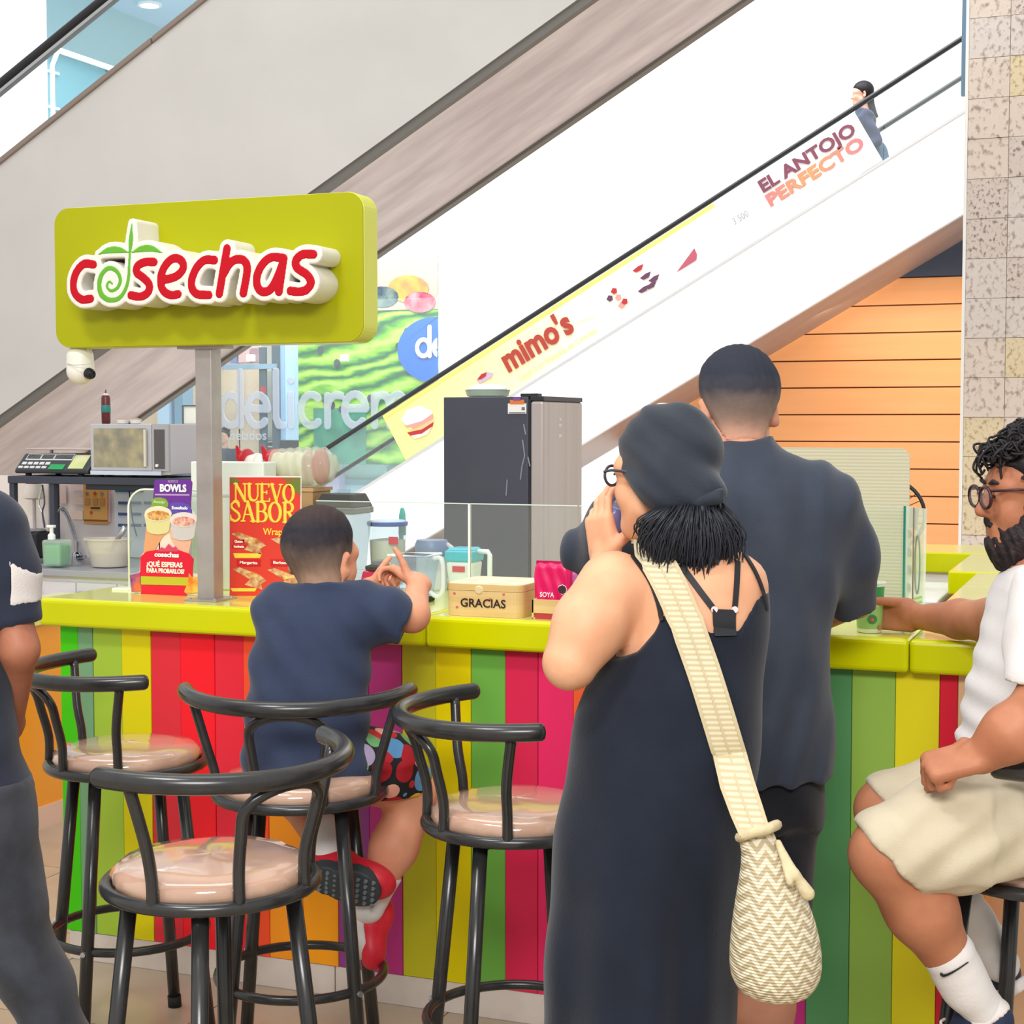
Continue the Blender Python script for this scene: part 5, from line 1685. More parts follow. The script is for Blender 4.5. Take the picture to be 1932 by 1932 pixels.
cbl = thing('cable', 'thin black cable hanging down the white notice', 'cable', PY(250, 1030, 6.76))
MB().tube(spline([PY(242, 912, 6.76), PY(246, 945, 6.75), PY(250, 980, 6.74), PY(258, 1012, 6.74)], 5), 0.003, 6).build('cord', m_bkw, cbl)

# sink unit
zs = PY(160, 1077, 6.15)[2]
sk = thing('sink_unit', 'white sink cabinet with a steel worktop and basin', 'sink', (PY(160, 1100, 6.2)[0], 6.2, 0))
xa_, xb_ = PY(-90, 1077, 6.15)[0], PY(372, 1077, 6.15)[0]
MB().box((xa_, 6.2, 0.0), (xb_, 6.78, zs - 0.03)).build('cabinet', mat('cabinet_white', (236, 236, 242), 0.4), sk)
MB().box((xa_, 6.15, zs - 0.03), (xb_, 6.785, zs)).build('worktop', mat('grey_steel_top', (178, 180, 190), 0.3, metal=0.5), sk, bevel=0.003)
for k in range(6):
    w_ = (xb_ - xa_) / 6
    dr = MB().box((xa_ + k * w_ + 0.004, 6.188, 0.1), (xa_ + (k + 1) * w_ - 0.004, 6.2, zs - 0.06)).build('door', mat('door_white', (232, 234, 244), 0.35), sk, bevel=0.002)
    MB().box((xa_ + k * w_ + 0.02, 6.17, zs - 0.2), (xa_ + k * w_ + 0.03, 6.188, zs - 0.1)).build('handle', m_steel, dr)
kb = PY(130, 1066, 6.4)
MB().box((kb[0] - 0.25, 6.34, zs - 0.002), (kb[0] + 0.12, 6.6, zs + 0.003)).build('basin_rim', m_steel, sk)
MB().box((kb[0] - 0.23, 6.36, zs + 0.0031), (kb[0] + 0.10, 6.58, zs + 0.0036)).build('basin', mat('basin_dark', (150, 150, 156), 0.3, metal=0.6), sk)
# tap
tp = thing('tap', 'tall curved chrome kitchen tap at the sink', 'tap', (PY(146, 1050, 6.62)[0], 6.62, zs + 0.001))
Q = [PY(146, 1052, 6.62), PY(144, 1022, 6.62), PY(136, 995, 6.60), PY(126, 970, 6.57), PY(116, 959, 6.54), PY(108, 961, 6.5), PY(104, 975, 6.47), PY(103, 984, 6.46)]
MB().tube(spline(Q, 5), 0.0105, 10).build('spout', mat('chrome', (200, 202, 208), 0.12, metal=1.0), tp, smooth='all')
MB().tube([PY(103.5, 972, 6.465), PY(103, 990, 6.455)], 0.014, 10).build('aerator', m_white, tp, smooth=True)
MB().lathe((PY(146, 1050, 6.62)[0], 6.62, zs + 0.001), [(0.024, 0), (0.024, 0.03), (0.015, 0.04), (0.015, 0.09)], 20).build('body', mat('chrome', (200, 202, 208)), tp, smooth=True)
MB().tube([PY(147, 1052, 6.6), PY(160, 1051, 6.56)], 0.012, 8).build('lever', mat('chrome', (200, 202, 208)), tp)
# drinks mixer
c = np.array([PY(66, 1040, 6.68)[0], 6.68, zs + 0.001])
dm = thing('drinks_mixer', 'tall drinks mixer with black base and white shaft', 'mixer', c)
MB().box((c[0] - 0.06, 6.62, c[2]), (c[0] + 0.06, 6.74, c[2] + 0.13)).build('base', mat('mixer_black', (34, 36, 42), 0.3), dm, bevel=0.012)
MB().lathe(c, [(0.055, 0.13), (0.06, 0.135), (0.05, 0.142)], 20).build('collar', mat('smoke_grey_lid', (120, 122, 122)), dm, smooth=True)
MB().tube([c + (0, 0, 0.14), c + (0, 0, 0.30)], 0.009, 8).build('shaft', mat('shaft_grey', (196, 188, 188), 0.3), dm)
MB().lathe(c, [(0.03, 0.29), (0.058, 0.30), (0.052, 0.33), (0.045, 0.345), (0.04, 0.37)], 24).build('head', mat('mixer_ivory', (222, 212, 202), 0.4), dm, smooth=True)
MB().lathe(c, [(0.04, 0.37), (0.041, 0.372), (0.041, 0.378), (0.001, 0.379)], 24).build('top_cap', mat('cap_maroon', (150, 60, 74), 0.4), dm, smooth=True)
MB().tube([c + (0, 0, 0.379), c + (0, 0, 0.42)], 0.007, 8).build('spindle', mat('spindle_pink', (206, 180, 184), 0.4), dm)
# tongs
tg = thing('tongs', 'steel tongs hanging from the shelf rack', 'tongs', PY(80, 940, 6.40))
MB().tube(spline([PY(80, 915, 6.4), PY(73, 948, 6.4), PY(79, 966, 6.4), PY(86, 996, 6.4)], 5), 0.004, 6).build('arm', m_steel, tg)
MB().tube(spline([PY(80, 915, 6.4), PY(84, 948, 6.39), PY(80, 966, 6.39), PY(84, 996, 6.39)], 5), 0.004, 6).build('arm', mat('tongs_navy', (60, 64, 96), 0.4), tg)
# soap bottle
c = np.array([PY(108, 1050, 6.27)[0], 6.27, zs + 0.004])
sp = thing('soap_dispenser', 'square pump bottle half full of green soap', 'bottle', c)
frust(c, c[2], c[2] + 0.125, 0.048, 0.052, 'bottle', mat('soap_bottle', (214, 234, 222), 0.3, alpha=0.4), sp)
frust(c, c[2] + 0.006, c[2] + 0.10, 0.043, 0.047, 'soap', mat('soap_green', (70, 186, 110), 0.3), sp)
MB().lathe(c + np.array([-0.03, 0, 0]), [(0.018, 0.125), (0.018, 0.145), (0.009, 0.155), (0.009, 0.18)], 16).build('collar', m_white, sp, smooth=True)
MB().box(tuple(c + np.array([-0.052, -0.012, 0.18])), tuple(c + np.array([-0.012, 0.012, 0.192]))).build('pump_head', m_white, sp, bevel=0.003)
# bowl with ladle
c = np.array([PY(207, 1070, 6.36)[0], 6.36, zs + 0.001])
bl = thing('mixing_bowl', 'translucent plastic bowl of pale batter on the worktop', 'bowl', c)
MB().lathe(c, [(0.07, 0.0), (0.082, 0.004), (0.108, 0.128), (0.12, 0.13), (0.12, 0.136), (0.104, 0.134), (0.08, 0.01)], 36).build('bowl', mat('bowl_milky', (238, 232, 220), 0.3, alpha=0.6), bl, smooth=True)
MB().lathe(c, [(0.072, 0.006), (0.092, 0.07), (0.001, 0.072)], 32).build('batter', mat('batter', (238, 220, 178), 0.6), bl, smooth=True)
ld = thing('ladle', 'steel ladle leaning in the plastic bowl', 'ladle', c + np.array([0.03, 0, 0.08]))
MB().tube([c + (0.01, -0.01, 0.075), c + (0.06, 0.0, 0.15), c + (0.092, 0.0, 0.19)], [0.008, 0.012, 0.017], 10).build('handle', m_steel, ld, smooth='all')
MB().lathe(c + (0.005, -0.01, 0.074), [(0.001, 0), (0.022, 0.006), (0.028, 0.016)], 16).build('cup', m_steel, ld, smooth=True)

# rack with scale, microwave, bottle
m_rack = mat('slate_rack', (62, 66, 82), 0.45)
rk = thing('shelf_rack', 'dark steel shelf rack above the sink', 'rack', (PY(180, 1000, 6.35)[0], 6.35, 0))
zr = PY(100, 899, 6.33)[2]
xa_, xb_ = PY(14, 905, 6.33)[0], PY(372, 905, 6.33)[0]
MB().box((xa_, 6.33, zr - 0.035), (xb_, 6.70, zr)).build('shelf', m_rack, rk, bevel=0.003)
for px in (20, 95, 366):
    x = PY(px, 950, 6.33)[0]
    for y in ((6.34, 6.66) if px != 95 else (6.34,)):
        MB().box((x - 0.014, y, zs + 0.0045), (x + 0.014, y + 0.028, zr - 0.035)).build('post', m_rack, rk)
MB().box((PY(158, 905, 6.33)[0], 6.345, zr - 0.06), (xb_, 6.37, zr - 0.034)).build('brace', mat('rack_dark', (44, 46, 58), 0.5), rk)
# kitchen scale
xa_, xb_ = PY(27, 890, 6.34)[0], PY(166, 890, 6.34)[0]
zc = zr + 0.0005
scl = thing('shop_scale', 'dark electronic shop scale with sloping keypad on the rack', 'scale', ((xa_ + xb_) / 2, 6.45, zc))
m_scl = mat('scale_charcoal', (48, 52, 60), 0.4)
zt_ = zc + 0.105
MB().prism([(xa_, 6.34, zc + 0.012), (xa_, 6.62, zc + 0.012), (xa_, 6.62, zt_), (xa_, 6.42, zt_), (xa_, 6.34, zc + 0.03)], (xb_ - xa_, 0, 0)).build('body', m_scl, scl, bevel=0.008)
for x in (xa_ + 0.06, xb_ - 0.06):
    for y in (6.37, 6.6):
        MB().lathe((x, y, zc), [(0.015, 0), (0.015, 0.013)], 12).build('foot', m_foot, scl)
MB().box((xa_ + 0.02, 6.40, zt_ + 0.018), (xb_ + 0.0, 6.64, zt_ + 0.026)).build('pan', mat('pan_rose_steel', (206, 186, 184), 0.3, metal=0.6), scl, bevel=0.003)
for x in (xa_ + 0.08, xb_ - 0.08):
    MB().lathe((x, 6.52, zt_), [(0.01, 0), (0.01, 0.019)], 10).build('pan_post', m_steel, scl)
sl0, slv = np.array([xa_, 6.34, zc + 0.03]), np.array([0, 0.08, zt_ - zc - 0.03])
sln = np.array([0, -slv[2], slv[1]]); sln /= np.linalg.norm(sln)


def keyp(u0, u1, v0, v1, name, m):
    L_ = xb_ - xa_
    MB().rbox(sl0 + np.array([u0 * L_, 0, 0]) + slv * v0, (L_ * (u1 - u0), 0, 0), slv * (v1 - v0), sln * 0.0035).build(name, m, scl)


m_lcd, m_key = mat('scale_window', (70, 74, 82), 0.2), mat('key_pale', (206, 208, 208), 0.5)
for u0, u1 in ((0.08, 0.26), (0.28, 0.44), (0.46, 0.70)):
    keyp(u0 - 0.008, u1 + 0.008, 0.58, 0.98, 'window_frame', m_key)
    keyp(u0, u1, 0.64, 0.92, 'display', m_lcd)
for k in range(5):
    keyp(0.06 + 0.08 * k, 0.12 + 0.08 * k, 0.3, 0.46, 'key', m_key)
    keyp(0.04 + 0.08 * k, 0.10 + 0.08 * k, 0.08, 0.2, 'key', m_key)
keyp(0.46, 0.66, 0.02, 0.32, 'green_key', mat('key_green', (24, 150, 84), 0.4))
keyp(0.72, 0.92, 0.08, 0.92, 'sticker', mat('sticker_cream', (232, 222, 196), 0.6, c2=(196, 206, 140), scale=9))
# microwave
ym = 6.33
xa_, xm, xb_ = PY(171, 850, ym)[0], PY(300, 850, ym)[0], PY(318, 850, ym)[0]
z0, z1 = zr + 0.012, PY(240, 800, ym)[2]
mw = thing('microwave_oven', 'grey steel microwave oven on the shelf rack', 'microwave', ((xa_ + xb_) / 2, 6.5, zr))
m_mw = mat('microwave_grey', (196, 196, 202), 0.35, metal=0.4)
MB().box((xa_, ym + 0.012, z0), (xb_, 6.69, z1)).build('body', m_mw, mw, bevel=0.004)
dr = MB().box((xa_, ym, z0 + 0.02), (PY(286, 850, ym)[0], ym + 0.012, z1)).build('door', mat('door_silver', (200, 200, 208), 0.3, metal=0.4), mw, bevel=0.003)
MB().box((PY(177, 850, ym)[0], ym - 0.001, z0 + 0.035), (PY(276, 850, ym)[0], ym + 0.002, z1 - 0.02)).build('window', mat('mirror_window', (138, 134, 124), 0.14, c2=(180, 170, 138), scale=14, detail=6), dr)
MB().box((PY(274, 850, ym)[0], ym - 0.014, z0 + 0.04), (PY(278, 850, ym)[0], ym - 0.004, z1 - 0.025)).build('handle', mat('handle_cream', (222, 218, 206), 0.3), dr)
MB().box((PY(287, 850, ym)[0], ym, z0 + 0.02), (xb_, ym + 0.012, z1)).build('control_panel', mat('panel_grey', (176, 176, 184), 0.3), mw)
MB().box((PY(291, 850, ym)[0], ym - 0.001, z0 + 0.03), (PY(311, 850, ym)[0], ym + 0.001, z1 - 0.025)).build('display', mat('display_dark', (92, 88, 92), 0.2), mw)
MB().box((xa_, ym - 0.004, z0), (PY(304, 850, ym)[0], ym + 0.012, z0 + 0.019)).build('kick_strip', mat('strip_bluewhite', (206, 216, 240), 0.3), mw)
MB().lathe((PY(297, 850, ym)[0], ym - 0.001, z0 + 0.045), [(0.007, 0), (0.007, 0.008)], 16, axis=(0, -1, 0)).build('knob', m_white, mw, smooth=True)
for x in (xa_ + 0.03, xb_ - 0.03):
    for y in (6.37, 6.64):
        MB().lathe((x, y, zr), [(0.012, 0), (0.012, 0.013)], 10).build('foot', m_foot, mw)
sb, p = lathe_thing('sauce_bottle', 'slim brown red sauce bottle with a grey spout on the microwave', 'bottle', 203, 6.5, [
    ('bottle', mat('sauce_brown', (96, 40, 42), 0.3), [(0.018, 0), (0.021, 0.005), (0.022, 0.08), (0.021, 0.125), (0.017, 0.135)]),
    ('label', mat('label_teal', (46, 128, 124), 0.5), [(0.0222, 0.055), (0.0226, 0.056), (0.0226, 0.088), (0.0222, 0.089)]),
    ('cap', mat('cap_grey', (196, 186, 186), 0.4), [(0.018, 0.135), (0.019, 0.137), (0.014, 0.142), (0.006, 0.146)]),
    ('spout', mat('spout_dark', (80, 76, 80), 0.4), [(0.005, 0.145), (0.0025, 0.163)])], z0=z1 + 0.0005)
for k, px in enumerate((231, 256)):
    c = PY(px, 795, 6.45)
    fbx = thing('food_tray', ['small white wrapped food tray beside the sauce bottle', 'small white wrapped food tray near the microwave corner'][k], 'tray', (c[0], 6.45, z1 + 0.0005), group='trays on the microwave')
    MB().lathe((c[0], 6.45, z1 + 0.0005), [(0.02, 0), (0.024, 0.002), (0.028, 0.02), (0.03, 0.021)], 20).build('tray', mat('tray_white', (242, 238, 232), 0.4), fbx, smooth=True)
    MB().lathe((c[0], 6.45, z1 + 0.0005), [(0.026, 0.016), (0.02, 0.026), (0.001, 0.029)], 20).build('food', mat('food_brown', (176, 140, 112), 0.6), fbx, smooth=True)

# ================================================================ FRIDGE
yf = 6.35
xa_, xb_ = PY(837, 900, yf)[0], PY(1005, 900, yf)[0]
yb = yf + 0.50
zt_ = PY(900, 749, yf)[2]
fr = thing('fridge', 'dark tall fridge with a taupe door behind the glass guard', 'fridge', ((xa_ + xb_) / 2, yf + 0.25, 0))
m_fd = mat('fridge_charcoal', (72, 75, 87), 0.45, c2=(66, 70, 84), scale=3)
MB().box((xa_, yf, 0.04), (xb_ - 0.02, yb, zt_)).build('body', m_fd, fr, bevel=0.004)
MB().box((xb_ - 0.02, yf + 0.003, 0.05), (xb_ - 0.01, yb - 0.003, zt_ - 0.01)).build('gasket', mat('gasket_dark', (30, 34, 44), 0.6), fr)
dr = MB().box((xb_ - 0.01, yf - 0.002, 0.05), (xb_ + 0.05, yb + 0.002, zt_ - 0.018)).build('door', mat('taupe_door', (176, 164, 162), 0.3, metal=0.3, c2=(186, 176, 174), scale=3, stretch=(1, 8, 0.2)), fr, bevel=0.012, seg=3)
MB().box((xb_ - 0.012, yf, zt_ - 0.018), (xb_ + 0.05, yb, zt_ + 0.002)).build('top_trim', mat('trim_black', (40, 40, 44), 0.4), fr, bevel=0.003)
MB().box((xb_ - 0.06, yf + 0.01, zt_), (xb_ + 0.02, yf + 0.06, zt_ + 0.014)).build('hinge_cover', mat('trim_black', (40, 40, 44)), fr, bevel=0.003)
for k in range(2):
    MB().box((xa_ + 0.03, yf + 0.03 + 0.4 * k, 0), (xa_ + 0.07, yf + 0.07 + 0.4 * k, 0.042)).build('foot', m_foot, fr)
    MB().box((xb_ - 0.07, yf + 0.03 + 0.4 * k, 0), (xb_ - 0.03, yf + 0.07 + 0.4 * k, 0.042)).build('foot', m_foot, fr)
em = PX(1057, 800, xb_ + 0.0505)
for dz, w_ in ((0.02, 0.02), (-0.005, 0.028), (-0.05, 0.035)):
    MB().box((xb_ + 0.05, em[1] - w_ / 2, em[2] + dz - 0.006), (xb_ + 0.0515, em[1] + w_ / 2, em[2] + dz + 0.006)).build('emblem', mat('emblem_pale', (216, 210, 210), 0.3), dr)
for Q in ([(988, 800), (992, 820)], [(986, 830), (990, 860), (985, 880), (982, 905)], [(996, 862), (1000, 880)], [(957, 905), (955, 935)]):
    MB().tube([PY(x, y, yf - 0.001) for x, y in Q], 0.003, 5).build('tape_streak', mat('plastic_streak', (140, 146, 156), 0.3), fr)
# care tag on the fridge side
tgx = thing('fridge_tag', 'white and orange price tag stuck on the fridge side', 'tag', PY(975, 782, yf - 0.002))
kbox(958, 761, 993, 781, yf - 0.004, yf - 0.001, 'card', mat('tag_white', (236, 234, 232), 0.5), tgx, 0.001)
kbox(962, 754, 989, 763, yf - 0.005, yf - 0.002, 'band', mat('tag_orange', (220, 120, 60), 0.5), tgx)
kbox(968, 749, 982, 756, yf - 0.006, yf - 0.003, 'mark', mat('tag_violet', (120, 80, 150), 0.5), tgx)
kbox(984, 768, 990, 774, yf - 0.005, yf - 0.003, 'grey_patch', mat('tag_grey', (110, 112, 116), 0.5), tgx)
kbox(960, 778, 991, 780, yf - 0.005, yf - 0.003, 'foot_line', mat('tag_navy', (60, 70, 100), 0.5), tgx)
c = np.array([PY(920, 748, yf + 0.16)[0], yf + 0.16, zt_ + 0.001])
tw = thing('plastic_tub', 'shallow white and green tub with a folded bag on top of the fridge', 'tub', c)
MB().lathe(c, [(0.075, 0), (0.09, 0.006), (0.098, 0.03), (0.102, 0.032), (0.094, 0.03), (0.07, 0.006)], 32).build('tub', mat('tub_green', (196, 214, 196), 0.2, alpha=0.75), tw, smooth=True)
sdf_obj('folded_bag', [(wrinkle(ell(c + (0.0, 0, 0.036), (0.088, 0.06, 0.022)), 0.006, [((1, 0.2, 0.1), 0.03), ((0.3, 1, 0.4), 0.04)], 5), 0.004)], mat('bag_white', (246, 248, 246), 0.3), tw)

# ================================================================ SMOOTHIE CUP
cpx = PZ(1640, 1193, 1.1)
cup = thing('smoothie_cup', 'green and white paper smoothie cup with a straw held by the seated man', 'cup', (cpx[0], cpx[1], CZ))
H_, r0, r1 = 0.125, 0.030, 0.037
c = np.array([cpx[0], cpx[1], CZ])
mcup = ramp_mat('cup_print', [(0.0, (226, 236, 206)), (0.010, (226, 236, 206)), (0.0105, (150, 200, 120)), (0.065, (160, 206, 128)), (0.0655, (206, 226, 180)), (0.085, (206, 226, 180)), (0.0855, (52, 160, 84)), (0.115, (44, 150, 78)), (0.1155, (230, 240, 220)), (0.13, (230, 240, 220))], rough=0.4)
MB().lathe(c, [(r0 - 0.002, 0.0), (r0, 0.001), (r1, H_ - 0.004), (r1 + 0.0025, H_ - 0.003), (r1 + 0.0025, H_), (r1 - 0.002, H_), (r1 - 0.004, H_ - 0.01)], 36).build('cup', mcup, cup, smooth=True)
MB().lathe(c, [(r1 - 0.003, H_ - 0.012), (0.001, H_ - 0.008)], 24).build('smoothie', mat('smoothie_peach', (206, 156, 116), 0.5), cup, smooth=True)
MB().tube([c + (0.005, 0, H_ - 0.02), c + (0.014, 0, H_ + 0.09)], 0.0045, 10).build('straw', mat('straw_cream', (236, 236, 206), 0.3), cup, smooth=True)
fo = -FW0 * r0 * 1.06
Mc = frame(c + fo * 1.03 + (0, 0, 0.034), RT, (0, 0, 1))
text('lettering', 'O', 0.028, mat('cup_green_ink', (60, 140, 76), 0.5), cup, Mc, bold=0.0016, ext=0.0012)
Mc = frame(c + fo * 1.14 + (0, 0, 0.066), RT, (0, 0, 1))
text('lettering', 'Y', 0.026, mat('cup_white_ink', (226, 240, 214), 0.5), cup, Mc, bold=0.0012, ext=0.0012)

# ================================================================ PEOPLE
def nrm(v):
    v = np.array(v, float)
    return v / (np.linalg.norm(v) + 1e-12)


def loft(rows, side=RT, front=FW0, k=0.9):
    """rows: (centre, half width along side, half depth along front), ordered by height; cross-sections are ellipses at constant z"""
    rows = sorted(rows, key=lambda r: r[0][2])
    Z = np.array([r[0][2] for r in rows])
    CX, CY = np.array([r[0][0] for r in rows]), np.array([r[0][1] for r in rows])
    W, T = np.array([r[1] for r in rows]), np.array([r[2] for r in rows])

    def f(p):
        z = p[:, 2]
        cx, cy, w, t = np.interp(z, Z, CX), np.interp(z, Z, CY), np.interp(z, Z, W), np.interp(z, Z, T)
        dx, dy = p[:, 0] - cx, p[:, 1] - cy
        a = (dx * side[0] + dy * side[1]) / w
        b = (dx * front[0] + dy * front[1]) / t
        d = (np.sqrt(a * a + b * b) - 1) * np.minimum(w, t) * k
        return np.maximum(np.maximum(d, z - Z[-1]), Z[0] - z)
    m = max(W.max(), T.max())
    f.bb = (np.array([CX.min() - m, CY.min() - m, Z[0]]), np.array([CX.max() + m, CY.max() + m, Z[-1]]))
    return f


def rows_px(rows):
    """(y, x_left, x_right, distance, half depth) in the photograph -> loft rows"""
    out = []
    for y, xl, xr, d, t in rows:
        c = D((xl + xr) / 2, y, d)
        out.append((c, (xr - xl) / 2 * d / FPX, t))
    n = 2
    P = spline([np.concatenate([c, [w, t]]) for c, w, t in out], n)
    return [(p[:3], p[3], p[4]) for p in P]


def basis(f, u=(0, 0, 1)):
    f = nrm(f)
    u = np.array(u, float)
    u = nrm(u - f * (u @ f))
    r = np.cross(f, u)
    return np.stack([r, f, u], 1)


def away(deg, pitch=0.0):
    """direction seen from the camera: 0 = away from it, positive turns to the right of the picture, pitch up"""
    a, b = math.radians(deg), math.radians(pitch)
    return (FW0 * math.cos(a) + RT * math.sin(a)) * math.cos(b) + UP0 * math.sin(b)


def head(c, R, s=1.0, ears=True, nose=True, jaw=1.0):
    c = np.array(c, float)

    def L(x, y, z):
        return c + R @ (np.array([x, y, z], float) * s)

    def E(x, y, z, rx, ry, rz, Q=None):
        return ell(L(x, y, z), np.array([rx, ry, rz]) * s, R if Q is None else R @ Q)
    fs = [E(0, -0.012, 0.035, 0.076, 0.097, 0.088), E(0, 0.032, -0.045, 0.060 * jaw, 0.062, 0.072), cap(L(0, 0.068, -0.098), L(0, 0.055, -0.1), 0.024 * s),
          cap(L(-0.05, 0.02, -0.06), L(-0.02, 0.065, -0.095), 0.024 * s), cap(L(0.05, 0.02, -0.06), L(0.02, 0.065, -0.095), 0.024 * s),
          cap(L(-0.045, 0.062, 0.018), L(0.045, 0.062, 0.018), 0.024 * s), cap(L(0.038, 0.062, -0.03), L(0.038, 0.06, -0.034), 0.026 * s), cap(L(-0.038, 0.062, -0.03), L(-0.038, 0.06, -0.034), 0.026 * s)]
    f = U(0.022 * s, *fs)
    if nose:
        f = U(0.008 * s, f, cap(L(0, 0.086, 0.012), L(0, 0.108, -0.028), 0.008 * s, 0.0125 * s), cap(L(-0.012, 0.094, -0.034), L(0.012, 0.094, -0.034), 0.0095 * s),
              cap(L(-0.018, 0.086, -0.062), L(0.018, 0.086, -0.062), 0.008 * s), cap(L(-0.016, 0.084, -0.074), L(0.016, 0.084, -0.074), 0.009 * s))
        g = U(0.004, ell(L(-0.032, 0.094, 0.002), np.array([0.017, 0.014, 0.011]) * s, R), ell(L(0.032, 0.094, 0.002), np.array([0.017, 0.014, 0.011]) * s, R))
        f0 = f

        def fe(p):
            return smax(f0(p), -g(p), 0.006 * s)
        fe.bb = f0.bb
        f = U(0.003 * s, fe, ell(L(-0.032, 0.079, 0.001), np.array([0.0125, 0.0125, 0.0105]) * s, R), ell(L(0.032, 0.079, 0.001), np.array([0.0125, 0.0125, 0.0105]) * s, R))
    if ears:
        Q1 = np.array(Matrix.Rotation(math.radians(20), 3, 'Z'))
        er = [E(sx * 0.083, -0.012, -0.012, 0.010, 0.021, 0.034, np.array(Matrix.Rotation(math.radians(-36 * sx), 3, 'Z'))) for sx in (-1, 1)]
        lo = [cap(L(sx * 0.083, -0.006, -0.036), L(sx * 0.084, -0.01, -0.03), 0.010 * s) for sx in (-1, 1)]
        hol = [E(sx * 0.094, -0.004, -0.012, 0.008, 0.010, 0.018) for sx in (-1, 1)]
        e = U(0.008 * s, *er, *lo)
        hh = U(0, *hol)

        def fear(p):
            return smax(e(p), -hh(p), 0.005 * s)
        fear.bb = e.bb
        f = U(0.008 * s, f, fear)
    f.L = L
    return f


def hand(w, d, n, thumb_sign, curl, s=1.0, spread=0.05, thumb=None, tcurl=(10, 25)):
    """w wrist, d finger direction, n the way the palm faces; curl: 4 x (knuckle, middle, tip) degrees for index..little"""
    w = np.array(w, float)
    d = nrm(d)
    n = np.array(n, float)
    n = nrm(n - d * (d @ n))
    t = np.cross(d, n) * thumb_sign
    R = np.stack([t, d, n], 1)
    fs = [rboxf(w + d * 0.052 * s, np.array([0.041, 0.052, 0.0145]) * s, R, 0.0135 * s), cap(w - d * 0.02 * s, w + d * 0.02 * s, 0.026 * s, 0.025 * s),
          ell(w + d * 0.035 * s + t * 0.022 * s + n * 0.008 * s, np.array([0.018, 0.034, 0.015]) * s, R)]
    palm = U(0.014 * s, *fs)
    fl = []
    for k, (off, base, ln, r) in enumerate(((0.030, 0.098, 0.074, 0.0092), (0.0105, 0.102, 0.082, 0.0094), (-0.0095, 0.098, 0.076, 0.0090), (-0.029, 0.088, 0.060, 0.0080))):
        p = w + d * base * s * 0.98 + t * off * s
        a = 0.0
        sp = t * spread * (1.3 - k) * 0.6
        pts, rs = [p - d * 0.02 * s], [r * s]
        for j, fr in enumerate((0.45, 0.30, 0.25)):
            a += math.radians(curl[k][j])
            dr = nrm(d * math.cos(a) + n * math.sin(a) + sp * max(0.2, math.cos(a)))
            pts.append(p)
            rs.append(r * s * (1.0 - 0.08 * j))
            p = p + dr * ln * fr * s
        pts.append(p)
        rs.append(r * s * 0.78)
        fl.append(chain(pts, rs, 0.002))
    tb = w + d * 0.03 * s + t * 0.032 * s
    td = nrm(thumb if thumb is not None else (t * 0.75 + d * 0.62 + n * 0.4))
    ax = nrm(d + n * 0.6)
    tp, p = [tb - td * 0.012 * s, tb], tb
    for j, ln in enumerate((0.042, 0.032, 0.024)):
        if j:
            td = nrm(td * math.cos(math.radians(tcurl[j - 1])) + ax * math.sin(math.radians(tcurl[j - 1])))
        p = p + td * ln * s
        tp.append(p)
    th = chain(tp, [0.014 * s, 0.0145 * s, 0.0115 * s, 0.0105 * s, 0.0082 * s], 0.003)
    return U(0.005 * s, palm, *fl, th)


def ribbon(pts, nrms, width, th, name, m, parent, label=None):
    """flat band through points with given outward normals"""
    pts = [np.array(p, float) for p in pts]
    n = len(pts)
    ws = width if hasattr(width, '__len__') else [width] * n
    vs, fs = [], []
    for i in range(n):
        t = nrm(pts[min(i + 1, n - 1)] - pts[max(i - 1, 0)])
        nn = nrm(nrms[i] - t * (t @ nrms[i]))
        sd = np.cross(t, nn)
        for a, b in ((-1, 0), (1, 0), (1, 1), (-1, 1)):
            vs.append(pts[i] + sd * a * ws[i] / 2 + nn * b * th)
    for i in range(n - 1):
        a, b = i * 4, i * 4 + 4
        for k in range(4):
            fs.append((a + k, a + (k + 1) % 4, b + (k + 1) % 4, b + k))
    fs += [(3, 2, 1, 0), tuple(range(n * 4 - 4, n * 4))]
    return MB().add(vs, fs).build(name, m, parent, smooth=True, label=label)


def on_surf(f, pix, off=0.002, n=4):
    P, N = [], []
    for x, y in [tuple(q) for q in spline(pix, n)]:
        p = march(f, x, y)
        if p is None:
            continue
        e = 0.006
        g = np.array([float(f((p + np.eye(3)[i] * e)[None])[0]) - float(f((p - np.eye(3)[i] * e)[None])[0]) for i in range(3)])
        g = nrm(g)
        P.append(p + g * off)
        N.append(g)
    return P, N


def skin(name, c, c2):
    return mat(name, c, 0.5, c2=c2, scale=14, detail=4, spec=0.35, sss=0.12, bump=0.04, bscale=160)


def cloth(name, c, c2=None, rough=0.85, bs=260):
    return mat(name, c, rough, c2=c2, scale=9, detail=5, bump=0.12, bscale=bs, sheen=0.15, spec=0.25)


def person(label, px, dist, group=None):
    p = D(px, 1200, dist)
    return thing('person', label, 'person', (p[0], p[1], 0.0), group=group)


def plate(c, rx, ry, ht, R):
    """flat oval plate in the x-y plane of R"""
    c = np.array(c, float)
    r = np.array([rx, ry])

    def f(p):
        q = (p - c) @ R
        k0 = np.sqrt(((q[:, :2] / r) ** 2).sum(1))
        k1 = np.sqrt(((q[:, :2] / r ** 2) ** 2).sum(1)) + 1e-9
        return np.maximum(k0 * (k0 - 1) / k1, np.abs(q[:, 2]) - ht)
    m = max(rx, ry, ht)
    f.bb = (c - m, c + m)
    return f


